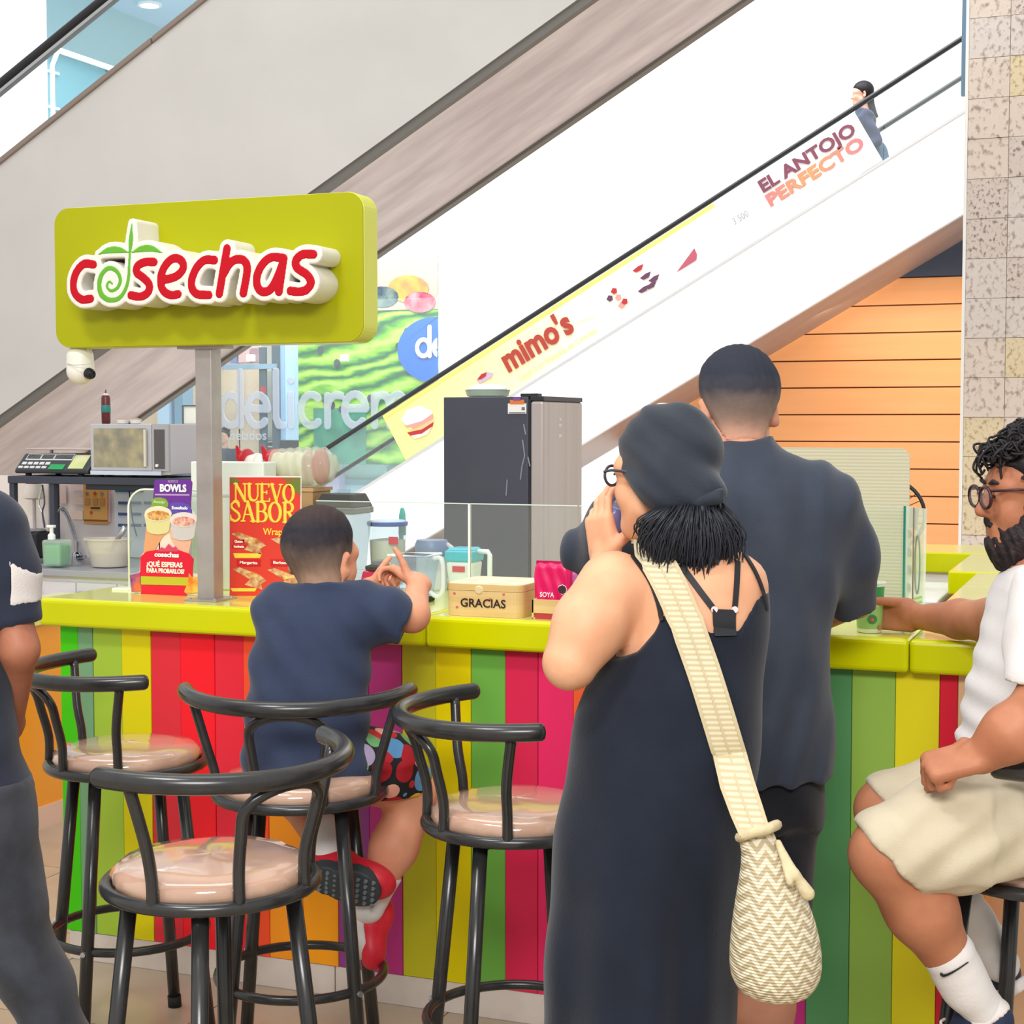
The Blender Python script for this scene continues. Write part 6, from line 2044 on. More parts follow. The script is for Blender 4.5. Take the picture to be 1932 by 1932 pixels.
def shoe(heel, toe, up, s=1.0):
    """upper and sole fields of a low trainer from heel to toe; up = instep direction"""
    heel, toe = np.array(heel, float), np.array(toe, float)
    d = nrm(toe - heel)
    u = np.array(up, float); u = nrm(u - d * (u @ d))
    r = np.cross(d, u)
    R = np.stack([r, d, u], 1)
    ln = np.linalg.norm(toe - heel)
    up_ = U(0.02 * s, ell(heel + d * ln * 0.22 + u * 0.045 * s, np.array([0.036, 0.062, 0.05]) * s, R), ell(heel + d * ln * 0.58 + u * 0.028 * s, np.array([0.042, 0.09, 0.038]) * s, R), ell(heel + d * ln * 0.85 + u * 0.02 * s, np.array([0.040, 0.05, 0.028]) * s, R))
    so = U(0.02 * s, plate(heel + d * ln * 0.27, 0.037 * s, ln * 0.33, 0.013 * s, R), plate(heel + d * ln * 0.68, 0.046 * s, ln * 0.36, 0.013 * s, R))
    up_ = cut(up_, half(heel - u * 0.002, -u))
    return up_, so, R, d, u, r


# ---------------------------------------------------------------- boy on the stool
boy = person('boy in a navy T-shirt and printed shorts sitting at the counter', 580, 3.95)
m_skb = skin('boy_skin', (226, 160, 128), (214, 146, 114))
Rb = basis(away(30, -6))
hb_c = D(606, 1053, 4.03)
hd = head(hb_c, Rb, 0.97)
neck = cap(D(607, 1085, 4.0), D(612, 1130, 3.98), 0.052, 0.056)
rS, rE, rW = D(712, 1150, 3.98), D(778, 1160, 3.99), D(790, 1100, 4.10)
lE, lW = D(640, 1160, 4.22), D(690, 1112, 4.24)
rarm = chain([rS, rE, rW], [0.05, 0.041, 0.026], 0.02)
larm = chain([D(530, 1150, 4.05), lE, lW], [0.05, 0.04, 0.027], 0.02)
hr = hand(rW + (rW - rE) * 0.02, nrm(-RT * 0.75 + UP0 * 0.35 + FW0 * 0.35), nrm(-RT * 0.1 - UP0 * 0.9 - FW0 * 0.3), 1, [(35, 55, 40), (45, 60, 40), (50, 60, 40), (55, 60, 40)], 0.78, thumb=nrm(UP0 * 0.9 - RT * 0.35), tcurl=(5, 8))
hl = hand(lW, nrm(RT * 0.75 + UP0 * 0.1 + FW0 * 0.2), nrm(FW0 * 0.4 + UP0 * 0.2 - RT * 0.1), 1, [(10, 20, 15), (30, 40, 20), (45, 45, 25), (55, 50, 25)], 0.76, thumb=nrm(UP0 * 0.8 + RT * 0.5))
kneeR, ankR = D(786, 1497, 4.06), D(703, 1688, 3.99)
hipR = D(665, 1450, 3.95)
legR = chain([hipR, kneeR, D(742, 1600, 4.02), ankR], [0.075, 0.058, 0.056, 0.036], 0.03)
kneeL, ankL = D(560, 1500, 4.18), D(615, 1600, 3.98)
legL = chain([D(540, 1450, 3.98), kneeL, ankL], [0.075, 0.055, 0.036], 0.03)
sdf_obj('body', [(U(0.02, hd, neck), 0.005), (U(0.01, rarm, hr), 0.0042), (U(0.01, larm, hl), 0.0042), (legR, 0.007), (legL, 0.007), (U(0.03, chain([D(612, 1125, 3.98), D(592, 1250, 3.96), D(590, 1430, 3.94)], [0.055, 0.085, 0.10], 0.03), chain([D(540, 1150, 4.02), D(612, 1140, 3.99), rS], [0.05, 0.06, 0.045], 0.02), chain([D(545, 1450, 3.98), D(590, 1440, 3.95), hipR], [0.075, 0.09, 0.07], 0.03)), 0.014)], m_skb, boy)
cr = ell(hb_c + Rb @ np.array([0, -0.014, 0.033]), np.array([0.0775, 0.097, 0.0885]), Rb)
cr2 = U(0.03, cr, ell(hb_c + Rb @ np.array([0, -0.035, -0.03]), np.array([0.064, 0.07, 0.07]), Rb))


def hair_mask(c, R, s, pts):
    """keep hair above a hairline given as (forward position, height) pairs in head coordinates"""
    Y, Z = np.array([q[0] for q in pts]) * s, np.array([q[1] for q in pts]) * s

    def h(p):
        q = (p - c) @ R
        return (np.interp(q[:, 1], Y, Z) - q[:, 2]) * 0.8
    return h


def hair_shell(hd_, c, R, s_, line, th, amp=0.0015, seed=1):
    """hair that follows the skull and thins out to nothing at the hairline"""
    h = hair_mask(c, R, s_, line)
    w = wrinkle(hd_, amp, [((1, 0.2, 0.3), 0.016), ((0.1, 1, 0.4), 0.02)], seed)

    def f(p):
        d = -h(p)
        t = np.interp(d, [0, 0.03, 0.09], [0.0008, th * 0.45, th])
        return np.maximum(w(p) - t, h(p))
    f.bb = (c - 0.16, c + 0.16)
    return f


hm = hair_mask(hb_c, Rb, 0.93, [(-0.12, -0.095), (-0.04, -0.09), (-0.012, -0.04), (0.03, 0.0), (0.04, 0.045), (0.09, 0.07)])
fz = hb_c[2]
m_hb = ramp_mat('boy_fade_hair', [(fz - 0.085, (206, 154, 126)), (fz - 0.06, (158, 124, 102)), (fz - 0.02, (132, 108, 92)), (fz + 0.015, (104, 88, 80)), (fz + 0.045, (56, 50, 54)), (fz + 0.075, (40, 38, 46)), (fz + 0.12, (62, 50, 48))], rough=0.8, noise=0.022, nscale=30, spec=0.3, bump=0.5)
sdf_obj('hair', [(hair_shell(U(0.03, head(hb_c, Rb, 0.97, ears=False, nose=False), neck), hb_c, Rb, 0.97, [(-0.12, -0.10), (-0.04, -0.10), (-0.012, -0.05), (0.03, 0.0), (0.04, 0.045), (0.09, 0.07)], 0.014), 0.0045)], m_hb, boy, label='dark hair with a short faded back')
m_navy = cloth('navy_cotton', (50, 60, 84), (44, 54, 78))
sh = loft(rows_px([(1096, 575, 660, 3.98, 0.06), (1112, 535, 700, 3.985, 0.07), (1135, 498, 732, 3.98, 0.085), (1170, 484, 730, 3.97, 0.095), (1220, 476, 704, 3.96, 0.10), (1300, 466, 697, 3.94, 0.105), (1380, 460, 697, 3.93, 0.11), (1440, 457, 706, 3.92, 0.12), (1476, 462, 712, 3.92, 0.12)]))
slv = chain([D(690, 1150, 3.99), D(735, 1162, 3.975), D(764, 1178, 3.965)], [0.072, 0.066, 0.052], 0.02)
slv = cut(slv, half(D(768, 1172, 3.965), nrm(RT * 0.93 - UP0 * 0.35)), 0.004)
slv2 = chain([D(530, 1150, 4.0), D(520, 1165, 4.1)], [0.068, 0.058], 0.02)
shirt = U(0.03, sh, slv, slv2)
shirt = wrinkle(shirt, 0.0075, [((0.7, 0.1, 1.0), 0.085), ((0.95, 0.2, 0.7), 0.06), ((-0.3, 0.3, 1.0), 0.12)], 11)
shirt = cut(shirt, lambda p: 0.012 - infl(neck, 0.0)(p) - 0.004, 0.004) if False else shirt
sdf_obj('shirt', [(shirt, 0.0065)], m_navy, boy)
mprint = mat('printed_shorts', (26, 26, 30), 0.8)
nt = mprint.node_tree
tc = nt.nodes.new('ShaderNodeTexCoord'); vo = nt.nodes.new('ShaderNodeTexVoronoi'); vo.inputs['Scale'].default_value = 21; vo.inputs['Randomness'].default_value = 0.8
rp = nt.nodes.new('ShaderNodeValToRGB'); rp.color_ramp.interpolation = 'CONSTANT'
cols = [(178, 24, 40), (232, 196, 60), (110, 170, 110), (96, 156, 206), (160, 146, 176), (196, 40, 50), (236, 170, 150)]
el_ = rp.color_ramp.elements
while len(el_) < len(cols):
    el_.new(0.5)
for i, e in enumerate(el_):
    e.position = i / len(cols); e.color = lin(cols[i])
sx = nt.nodes.new('ShaderNodeSeparateXYZ'); cmp_ = nt.nodes.new('ShaderNodeMath'); cmp_.operation = 'LESS_THAN'; cmp_.inputs[1].default_value = 0.6
mx = nt.nodes.new('ShaderNodeMix'); mx.data_type = 'RGBA'; mx.inputs[6].default_value = lin((28, 28, 32))
nt.links.new(tc.outputs['Object'], vo.inputs['Vector']); nt.links.new(vo.outputs['Color'], sx.inputs[0]); nt.links.new(sx.outputs[0], rp.inputs[0])
nt.links.new(vo.outputs['Distance'], cmp_.inputs[0]); nt.links.new(cmp_.outputs[0], mx.inputs[0]); nt.links.new(rp.outputs[0], mx.inputs[7]); nt.links.new(mx.outputs[2], nt.nodes['Principled BSDF'].inputs['Base Color'])
shr = chain([D(650, 1440, 3.96), D(720, 1452, 4.0), D(764, 1478, 4.04)], [0.10, 0.088, 0.072], 0.03)
shr = cut(shr, half(D(772, 1500, 4.04), nrm(RT * 0.62 - UP0 * 0.75 + FW0 * 0.2)), 0.004)
shl = chain([D(540, 1440, 3.98), D(548, 1480, 4.14)], [0.09, 0.075], 0.03)
seat_ = ell(D(585, 1450, 3.94), (0.165, 0.12, 0.06))
shorts = U(0.03, shr, shl, seat_)
shorts = cut(shorts, half((0, 0, 0.787), (0, 0, -1)), 0.004)
shr_only = cut(shr, half((0, 0, 0.70), (0, 0, -1)))
sdf_obj('shorts', [(wrinkle(U(0.02, shorts, shr_only), 0.004, [((0.7, 0.2, 0.6), 0.06)], 4), 0.0065)], mprint, boy, label='black shorts with a colourful all-over print')
m_sock = cloth('white_sock', (232, 228, 226), (222, 218, 216), bs=120)
sdf_obj('sock', [(cut(infl(chain([D(735, 1618, 4.015), ankR, D(695, 1712, 3.985)], [0.052, 0.0385, 0.036], 0.01), 0.004), half(D(716, 1642, 4.0), nrm(RT * 0.40 + UP0 * 0.9))), 0.005)], m_sock, boy)
sdf_obj('sock', [(infl(cap(D(610, 1556, 4.0), D(622, 1622, 3.975), 0.038, 0.04), 0.004), 0.005)], m_sock, boy)
m_shr = mat('red_trainer', (206, 28, 48), 0.45, c2=(222, 44, 60), scale=20)
m_sol = mat('dark_sole', (58, 64, 68), 0.6)
m_solw = mat('white_sole', (226, 218, 214), 0.5)
# right shoe: toes down on the foot ring
u1, s1, R1, d1, up1, r1 = shoe(D(668, 1705, 4.03), D(684, 1806, 3.97), RT * 0.95 + FW0 * 0.1, 1.0)
sh1 = sdf_obj('shoe', [(u1, 0.005)], m_shr, boy, label='red trainer hooked on the foot ring')
sdf_obj('sole', [(s1, 0.005)], m_solw, sh1)
hu = D(690, 1715, 3.99)
for k in range(2):
    P = [march(u1, 672 + 6 * k + 3 * t, 1722 + 34 * k + 22 * t, 0.001) for t in (0, 0.5, 1)]
    if all(q is not None for q in P):
        MB().tube(P, 0.006, 6).build('stripe', m_solw, sh1)
# left shoe: sole turned to the camera
hc, tcx = D(590, 1648, 3.93), D(714, 1680, 3.90)
u2, s2, R2, d2, up2, r2 = shoe(hc, tcx, FW0 * 0.9 + UP0 * 0.42 - RT * 0.05, 1.12)
sh2 = sdf_obj('shoe', [(u2, 0.005)], m_shr, boy, label='red trainer showing its dark studded sole')
so = sdf_obj('sole', [(infl(s2, 0.002), 0.005)], m_sol, sh2)
LOC[so.name] = LOC[boy.name]
ln = np.linalg.norm(tcx - hc)
for i in range(9):
    for j in range(-2, 3):
        q = hc + d2 * ln * (0.03 + 0.115 * i) + r2 * j * 0.017 * (0.8 + 0.03 * i) - up2 * 0.017
        MB().lathe(q, [(0.006, 0), (0.004, 0.006)], 6, axis=-up2).build('stud', mat('stud_grey', (112, 120, 124), 0.6), sh2)

# ---------------------------------------------------------------- man in black at the counter
man = person('man in a loose black T-shirt and black shorts leaning on the counter', 1400, 3.62)
m_skm = skin('man_skin', (206, 148, 120), (194, 134, 108))
Rm = basis(away(-7, -14))
mc = D(1391, 770, 3.62)
hdm = head(mc, Rm, 0.98)
nk = cap(D(1392, 790, 3.62), D(1396, 870, 3.6), 0.062, 0.07)
mS, mE, mW = D(1560, 945, 3.6), D(1611, 1128, 3.74), D(1530, 1176, 4.03)
armR = chain([mS, mE, mW], [0.06, 0.045, 0.03], 0.02)
hmr = hand(mW, nrm(-RT * 0.8 + FW0 * 0.5), nrm(-UP0), -1, [(15, 20, 10)] * 4, 1.0)
mS2, mE2, mW2 = D(1240, 945, 3.62), D(1108, 1045, 3.82), D(1150, 1110, 4.08)
armL = chain([mS2, mE2, mW2], [0.06, 0.045, 0.03], 0.02)
hml = hand(mW2, nrm(RT * 0.6 + FW0 * 0.6), nrm(-UP0), 1, [(15, 20, 10)] * 4, 1.0)
lg = []
for (hx, kx, ax) in ((1478, 1456, 1437), (1330, 1322, 1315)):
    lg.append(chain([D(hx, 1480, 3.6), D(kx, 1750, 3.58), D(ax, 1900, 3.6), D(ax, 2075, 3.6)], [0.08, 0.06, 0.069, 0.042], 0.03))
sdf_obj('body', [(U(0.02, hdm, nk), 0.006), (U(0.01, armR, hmr), 0.005), (U(0.01, armL, hml), 0.005), (lg[0], 0.009), (lg[1], 0.009), (U(0.04, chain([D(1396, 870, 3.6), D(1400, 1100, 3.6), D(1405, 1470, 3.6)], [0.07, 0.13, 0.13], 0.03), chain([mS2, D(1396, 930, 3.6), mS], [0.06, 0.08, 0.06], 0.02)), 0.016)], m_skm, man)
crm = U(0.03, ell(mc + Rm @ np.array([0, -0.014, 0.037]), np.array([0.083, 0.106, 0.097]), Rm), ell(mc + Rm @ np.array([0, -0.035, -0.03]), np.array([0.072, 0.078, 0.075]), Rm))
hmm = hair_mask(mc, Rm, 1.03, [(-0.12, -0.075), (-0.05, -0.07), (-0.02, -0.02), (0.02, 0.0), (0.04, 0.05), (0.09, 0.075)])
fz = mc[2]
m_hm = ramp_mat('man_fade_hair', [(fz - 0.07, (206, 150, 124)), (fz - 0.048, (176, 138, 118)), (fz - 0.015, (142, 120, 108)), (fz + 0.02, (112, 100, 96)), (fz + 0.045, (62, 62, 70)), (fz + 0.075, (44, 48, 60)), (fz + 0.14, (42, 45, 55))], rough=0.85, noise=0.015, nscale=34, spec=0.3, bump=0.6)
sdf_obj('hair', [(hair_shell(U(0.03, head(mc, Rm, 0.98, ears=False, nose=False), nk), mc, Rm, 0.98, [(-0.12, -0.085), (-0.05, -0.09), (-0.02, -0.03), (0.02, 0.0), (0.04, 0.05), (0.09, 0.075)], 0.02, 0.002, 3), 0.005)], m_hm, man, label='short black hair with a skin fade')
m_blk = cloth('charcoal_cotton', (58, 65, 78), (52, 59, 72))
sm_ = loft(rows_px([(828, 1360, 1452, 3.6, 0.07), (846, 1335, 1478, 3.6, 0.085), (872, 1282, 1528, 3.6, 0.105), (905, 1245, 1574, 3.6, 0.125), (960, 1228, 1596, 3.6, 0.145), (1040, 1228, 1586, 3.6, 0.155), (1120, 1232, 1574, 3.6, 0.16), (1190, 1236, 1567, 3.6, 0.165), (1300, 1238, 1570, 3.6, 0.17), (1400, 1240, 1576, 3.6, 0.175), (1456, 1246, 1573, 3.6, 0.172)]))
sv = chain([D(1545, 960, 3.6), D(1588, 1050, 3.66), D(1608, 1140, 3.74)], [0.098, 0.076, 0.053], 0.03)
sv = cut(sv, half(D(1608, 1160, 3.74), nrm(-UP0 * 0.95 + RT * 0.12 + FW0 * 0.2)), 0.003)
sv2 = chain([D(1262, 955, 3.62), D(1170, 1000, 3.72), D(1112, 1040, 3.82)], [0.098, 0.08, 0.066], 0.03)
tee = wrinkle(U(0.045, sm_, sv, sv2), 0.011, [((1, 0.3, 0.12), 0.10), ((1, 0.2, -0.22), 0.07)], 21)
neckcut = infl(nk, 0.004)
sdf_obj('shirt', [(tee, 0.0085)], m_blk, man)
m_shb = cloth('black_twill', (32, 34, 42), (28, 30, 38))
sho = [loft(rows_px([(1430, 1262, 1560, 3.6, 0.15), (1500, 1270, 1553, 3.6, 0.155), (1545, 1272, 1540, 3.6, 0.155)]))]
for (hx, kx) in ((1455, 1448), (1335, 1326)):
    sho.append(chain([D(hx, 1510, 3.6), D(hx - 2, 1600, 3.6), D(kx, 1730, 3.58)], [0.112, 0.10, 0.094], 0.02))
sdf_obj('shorts', [(cut(wrinkle(U(0.03, *sho), 0.005, [((1, 0, 0.4), 0.09)], 5), half(D(1450, 1742, 3.6), (0, 0, -1))), 0.010)], m_shb, man)
for ax in (1437, 1315):
    a_ = D(ax, 2075, 3.6)
    h_ = np.array([a_[0], a_[1], 0.016]) - FW0 * 0.06
    uu, ss, *_r = shoe(h_, h_ + FW0 * 0.27, UP0, 1.05)
    s_o = sdf_obj('shoe', [(uu, 0.008)], mat('black_trainer', (30, 30, 34), 0.5), man)
    sdf_obj('sole', [(ss, 0.008)], m_solw, s_o)

# ---------------------------------------------------------------- woman in the long black dress
wo = person('woman in a long black strappy dress drinking beside the counter', 1270, 2.96)
m_skw = skin('woman_skin', (226, 170, 134), (216, 158, 122))
Rw = basis(away(-52, -3), (0.0, 0.0, 1.0))
wc = D(1258, 897, 3.0)
hdw = head(wc, Rw, 0.98, ears=False)
nkw = cap(D(1285, 950, 2.98), D(1305, 1060, 2.96), 0.05, 0.058)
torso = loft(rows_px([(1022, 1285, 1362, 2.96, 0.05), (1042, 1228, 1402, 2.955, 0.07), (1066, 1186, 1436, 2.95, 0.085), (1100, 1172, 1449, 2.95, 0.10), (1160, 1176, 1447, 2.95, 0.11), (1230, 1165, 1436, 2.95, 0.112), (1320, 1135, 1420, 2.95, 0.12), (1420, 1115, 1410, 2.95, 0.13)]))
wS, wE, wW = D(1158, 1108, 2.92), D(1076, 1250, 2.86), D(1142, 1062, 3.10)
uarm = chain([wS, D(1112, 1180, 2.88), wE], [0.066, 0.064, 0.05], 0.02)
farm = chain([wE, D(1100, 1160, 2.98), wW], [0.05, 0.046, 0.027], 0.02)
hw_ = hand(wW, nrm(UP0 * 0.92 - RT * 0.12 + FW0 * 0.12), nrm(RT * 0.75 + FW0 * 0.55), -1, [(8, 30, 25), (12, 34, 28), (16, 36, 30), (22, 40, 30)], 0.92, thumb=nrm(RT * 0.7 + UP0 * 0.6 - FW0 * 0.1))
wS2, wE2 = D(1394, 1105, 3.0), D(1350, 1250, 3.2)
uarm2 = chain([wS2, wE2, D(1240, 1120, 3.28)], [0.05, 0.042, 0.03], 0.02)
skw = U(0.03, torso, uarm, nkw)
wl = [chain([D(hx, 1500, 2.95), D(hx, 1850, 2.95), D(hx, 2000, 2.96), D(hx, 2300, 2.96)], [0.09, 0.06, 0.058, 0.035], 0.03) for hx in (1160, 1290)]
sdf_obj('body', [(U(0.02, hdw, nkw), 0.005), (skw, 0.007), (U(0.01, farm, hw_), 0.0042), (uarm2, 0.008), (wl[0], 0.012), (wl[1], 0.012)], m_skw, wo)
m_drs = cloth('black_jersey', (25, 32, 46), (21, 27, 40))
dr_rows = rows_px([(1085, 1172, 1450, 2.95, 0.104), (1160, 1172, 1449, 2.95, 0.118), (1230, 1152, 1446, 2.95, 0.124), (1300, 1102, 1441, 2.95, 0.14), (1400, 1078, 1432, 2.95, 0.155), (1500, 1060, 1420, 2.95, 0.165), (1600, 1048, 1398, 2.95, 0.17), (1700, 1040, 1388, 2.95, 0.172), (1820, 1035, 1379, 2.95, 0.175), (1932, 1032, 1375, 2.95, 0.18), (2100, 1026, 1376, 2.95, 0.185), (2330, 1020, 1378, 2.95, 0.19)])
drs = loft(dr_rows)
nl = [(1000, 1290), (1105, 1268), (1160, 1256), (1205, 1232), (1236, 1192), (1250, 1158), (1268, 1162), (1300, 1178), (1340, 1191), (1394, 1190), (1414, 1160), (1432, 1134), (1446, 1124), (1500, 1118)]
c0 = D(1300, 1150, 2.86)
NLx = np.array([(D(x, y, 2.86) - c0) @ RT for x, y in nl])
NLz = np.array([D(x, y, 2.86)[2] for x, y in nl])


def neckline(p):
    l_ = (p - c0) @ RT
    z_ = np.interp(l_, NLx, NLz)
    sl = (np.interp(l_ + 0.004, NLx, NLz) - np.interp(l_ - 0.004, NLx, NLz)) / 0.008
    return (p[:, 2] - z_) / np.sqrt(1 + sl * sl)


drs = wrinkle(drs, 0.0, [((1, 0, 0), 0.1)], 1)


def folds(g):
    """long vertical dress folds that grow downwards"""
    def f(p):
        l_ = (p - c0) @ RT
        g_ = np.clip((1.05 - p[:, 2]) / 0.7, 0, 1)
        w_ = 0.011 * np.sin(l_ * 34 + 1.4 * np.sin(p[:, 2] * 3.0) + 0.6) + 0.006 * np.sin(l_ * 71 + 2.0 * np.sin(p[:, 2] * 2.3 + 1) + 2)
        return g(p) + w_ * g_ + 0.0025 * np.sin(l_ * 22 + p[:, 2] * 26)
    f.bb = (g.bb[0] - 0.02, g.bb[1] + 0.02)
    return f


dress = cut(folds(drs), neckline, 0.003)
sdf_obj('dress', [(dress, 0.007)], m_drs, wo)
allw = U(0.0, skw, dress)
m_str = mat('black_strap', (24, 26, 32), 0.6)
for nm, pix, w_ in (('dress_strap', [(1192, 1050), (1222, 1090), (1240, 1130), (1250, 1172)], 0.008), ('dress_strap', [(1404, 1046), (1424, 1080), (1438, 1115), (1446, 1150)], 0.008),
                    ('bra_strap', [(1284, 1066), (1312, 1104), (1348, 1152)], 0.011), ('bra_strap', [(1391, 1060), (1389, 1105), (1385, 1152)], 0.010)):
    P, N = on_surf(allw, pix, 0.0005)
    if len(P) > 2:
        ribbon(P, N, w_, 0.003, nm, m_str, wo)
P, N = on_surf(allw, [(1366, 1150), (1366, 1172), (1368, 1200)], 0.0005)
if len(P) > 2:
    ribbon(P, N, [0.044 - 0.004 * abs(i / len(P)) for i in range(len(P))], 0.003, 'bra_panel', m_str, wo)
for px in (1347, 1385):
    q = march(allw, px, 1150, 0.002)
    if q is not None:
        MB().lathe(q, [(0.006, 0), (0.006, 0.003)], 12, axis=-FW0).build('strap_ring', mat('pearl_ring', (226, 206, 206), 0.3), wo)
# headscarf and tied hair
m_scf = cloth('black_headscarf', (42, 48, 58), (36, 42, 52), 0.7)
sc_ = ell(wc + Rw @ np.array([0, -0.010, 0.038]), np.array([0.089, 0.101, 0.099]), Rw)
sc_ = U(0.06, sc_, cap(D(1262, 922, 2.93), D(1328, 934, 2.905), 0.055, 0.038))
hmw = hair_mask(wc, Rw, 1.0, [(-0.14, -0.10), (-0.06, -0.085), (-0.01, -0.055), (0.03, -0.012), (0.06, 0.012), (0.10, 0.035)])
sdf_obj('headscarf', [(cut(wrinkle(sc_, 0.0052, [((0.75, 0.2, 1), 0.042), ((0.45, 0.1, 1), 0.065)], 6), hmw, 0.006), 0.0055)], m_scf, wo, label='black headscarf tied at the nape')
sdf_obj('scarf_knot', [(U(0.012, cap(D(1318, 946, 2.885), D(1344, 938, 2.875), 0.015, 0.011), cap(D(1340, 940, 2.875), D(1360, 928, 2.868), 0.006, 0.007), cap(D(1340, 942, 2.875), D(1360, 944, 2.868), 0.006, 0.006)), 0.004)], m_scf, wo)
hr_rows = rows_px([(930, 1272, 1358, 2.93, 0.04), (960, 1256, 1366, 2.92, 0.05), (990, 1240, 1372, 2.915, 0.052), (1020, 1228, 1376, 2.91, 0.05), (1045, 1226, 1378, 2.905, 0.045), (1058, 1236, 1372, 2.90, 0.04)])
hrw = loft(hr_rows)
h0 = D(1300, 1000, 2.9)


def strands(g):
    def f(p):
        l_ = (p - h0) @ RT
        d_ = (p - h0) @ FW0
        fan = l_ / (1.0 + np.clip((h0[2] - p[:, 2]) * 3, -0.4, 1))
        s_ = 0.002 * np.sin(fan * 330 + 3 * np.sin(p[:, 2] * 22 + l_ * 12)) + 0.0025 * np.sin(fan * 150 + 2 * np.sin(p[:, 2] * 14) + d_ * 60)
        tip = (h0[2] - 0.052 + 0.016 * np.sin(l_ * 95) + 0.010 * np.sin(l_ * 230 + 1) - 0.10 * np.abs(l_)) * -1 + 0
        return np.maximum(g(p) + s_, (-(p[:, 2]) - tip - 0.004) * 0.7)
    f.bb = g.bb
    return f


sdf_obj('hair', [(strands(hrw), 0.0042)], mat('black_hair', (30, 32, 38), 0.45, c2=(40, 42, 50), scale=40, stretch=(1, 1, 0.1), spec=0.4), wo, label='black shoulder length hair gathered low')
rg = np.random.RandomState(9)
ms_ = MB()
for k in range(620):
    u = rg.uniform(-1, 1)
    w_ = rg.uniform(0.55, 1.0)
    x1 = 1302 + 100 * u * rg.uniform(0.85, 1.06) + rg.uniform(-5, 5)
    y1 = 1040 + 34 * (1 - abs(u) ** 1.5) + rg.uniform(-48, 22) + 8 * math.sin(u * 9)
    dd_ = 2.905 - 0.05 * math.sqrt(max(0, 1 - u * u)) * w_
    x0_ = 1312 + 44 * u + rg.uniform(-6, 6)
    bow = rg.uniform(-9, 9) + 16 * u
    P = spline([D(x0_, 944 + rg.uniform(-6, 10), dd_ + 0.03), D(x0_ * 0.7 + x1 * 0.3 + bow * 0.8, 944 + (y1 - 944) * 0.35, dd_ - 0.006), D(x0_ * 0.3 + x1 * 0.7 + bow, 944 + (y1 - 944) * 0.7, dd_ - 0.008), D(x1 + rg.uniform(-6, 6), y1, dd_ + rg.uniform(-0.004, 0.01))], 3)
    ms_.tube(P, [0.0016] * (len(P) - 2) + [0.0011, 0.0004], 4, caps=False)
tag(ms_.build('hair_strands', mat('black_hair', (30, 32, 38)), wo, smooth='all'), kind='stuff')
sdf_obj('hair_clip', [(cap(D(1245, 772, 3.0), D(1290, 770, 3.02), 0.012, 0.009), 0.004)], mat('clip_ivory', (214, 208, 192), 0.4), wo)
m_gls = mat('glasses_frame', (60, 56, 72), 0.25)
gw_ = thing('glasses', 'dark framed glasses worn by the woman in the dress', 'glasses', wc)
for sx in (-1, 1):
    P = [wc + Rw @ (np.array([sx * 0.033 + 0.024 * math.cos(t), 0.103, 0.004 + 0.019 * math.sin(t)]) * 0.98) for t in np.linspace(0, 6.283, 25)[:-1]]
    MB().tube(P, 0.0028, 8, closed=True).build('rim', m_gls, gw_, smooth='all')
    MB().tube([wc + Rw @ np.array(q) for q in ((sx * 0.056, 0.101, 0.012), (sx * 0.078, 0.07, 0.014), (sx * 0.083, 0.0, 0.006))], 0.0028, 8).build('temple', m_gls, gw_, smooth='all')
MB().tube([wc + Rw @ np.array(q) for q in ((-0.009, 0.111, 0.006), (0, 0.115, 0.009), (0.009, 0.111, 0.006))], 0.0025, 8).build('bridge', m_gls, gw_)
for hx in (1160, 1290):
    a_ = D(hx, 2300, 2.96)
    h_ = np.array([a_[0], a_[1], 0.012]) - FW0 * 0.05
    uu, ss, *_r = shoe(h_, h_ + FW0 * 0.24, UP0, 0.9)
    s_o = sdf_obj('shoe', [(uu, 0.009)], mat('black_flat', (30, 30, 34), 0.5), wo)
    sdf_obj('sole', [(ss, 0.009)], mat('tan_sole', (150, 120, 90), 0.6), s_o)
# bottle at her mouth
b0, b1 = D(1143, 1010, 3.11), D(1178, 968, 3.12)
bt = thing('drink_bottle', 'small clear bottle with purple drink held to the woman\'s mouth', 'bottle', b0)
ax = nrm(b1 - b0)
MB().lathe(D(1149, 1002, 3.108), [(0.001, 0), (0.022, 0.002), (0.024, 0.01), (0.024, 0.05), (0.012, 0.066), (0.011, 0.08)], 24, axis=nrm(UP0 * 0.8 + RT * 0.3)).build('bottle', glass_mat('clear_bottle', (214, 218, 238), 0.2, 0.08), bt, smooth=True)
MB().lathe(D(1149, 1002, 3.108), [(0.001, 0.002), (0.0215, 0.004), (0.0225, 0.046), (0.001, 0.047)], 24, axis=nrm(UP0 * 0.8 + RT * 0.3)).build('drink', mat('purple_drink', (62, 58, 170), 0.2), bt, smooth=True)

# ---------------------------------------------------------------- her woven bag
bag = thing('woven_bag', 'cream crocheted zigzag bucket bag on a wide woven strap', 'bag', D(1462, 1870, 2.78))
mbag = mat('zigzag_crochet', (214, 200, 168), 0.9)
nt = mbag.node_tree
tc = nt.nodes.new('ShaderNodeTexCoord'); mp = nt.nodes.new('ShaderNodeMapping'); mp.inputs['Rotation'].default_value = (0, 0, -YAW)
sx = nt.nodes.new('ShaderNodeSeparateXYZ'); nt.links.new(tc.outputs['Object'], mp.inputs[0]); nt.links.new(mp.outputs[0], sx.inputs[0])
pp = nt.nodes.new('ShaderNodeMath'); pp.operation = 'PINGPONG'; pp.inputs[1].default_value = 0.0145; nt.links.new(sx.outputs[0], pp.inputs[0])
ma = nt.nodes.new('ShaderNodeMath'); ma.operation = 'MULTIPLY_ADD'; ma.inputs[1].default_value = 1.25; nt.links.new(pp.outputs[0], ma.inputs[0]); nt.links.new(sx.outputs[2], ma.inputs[2])
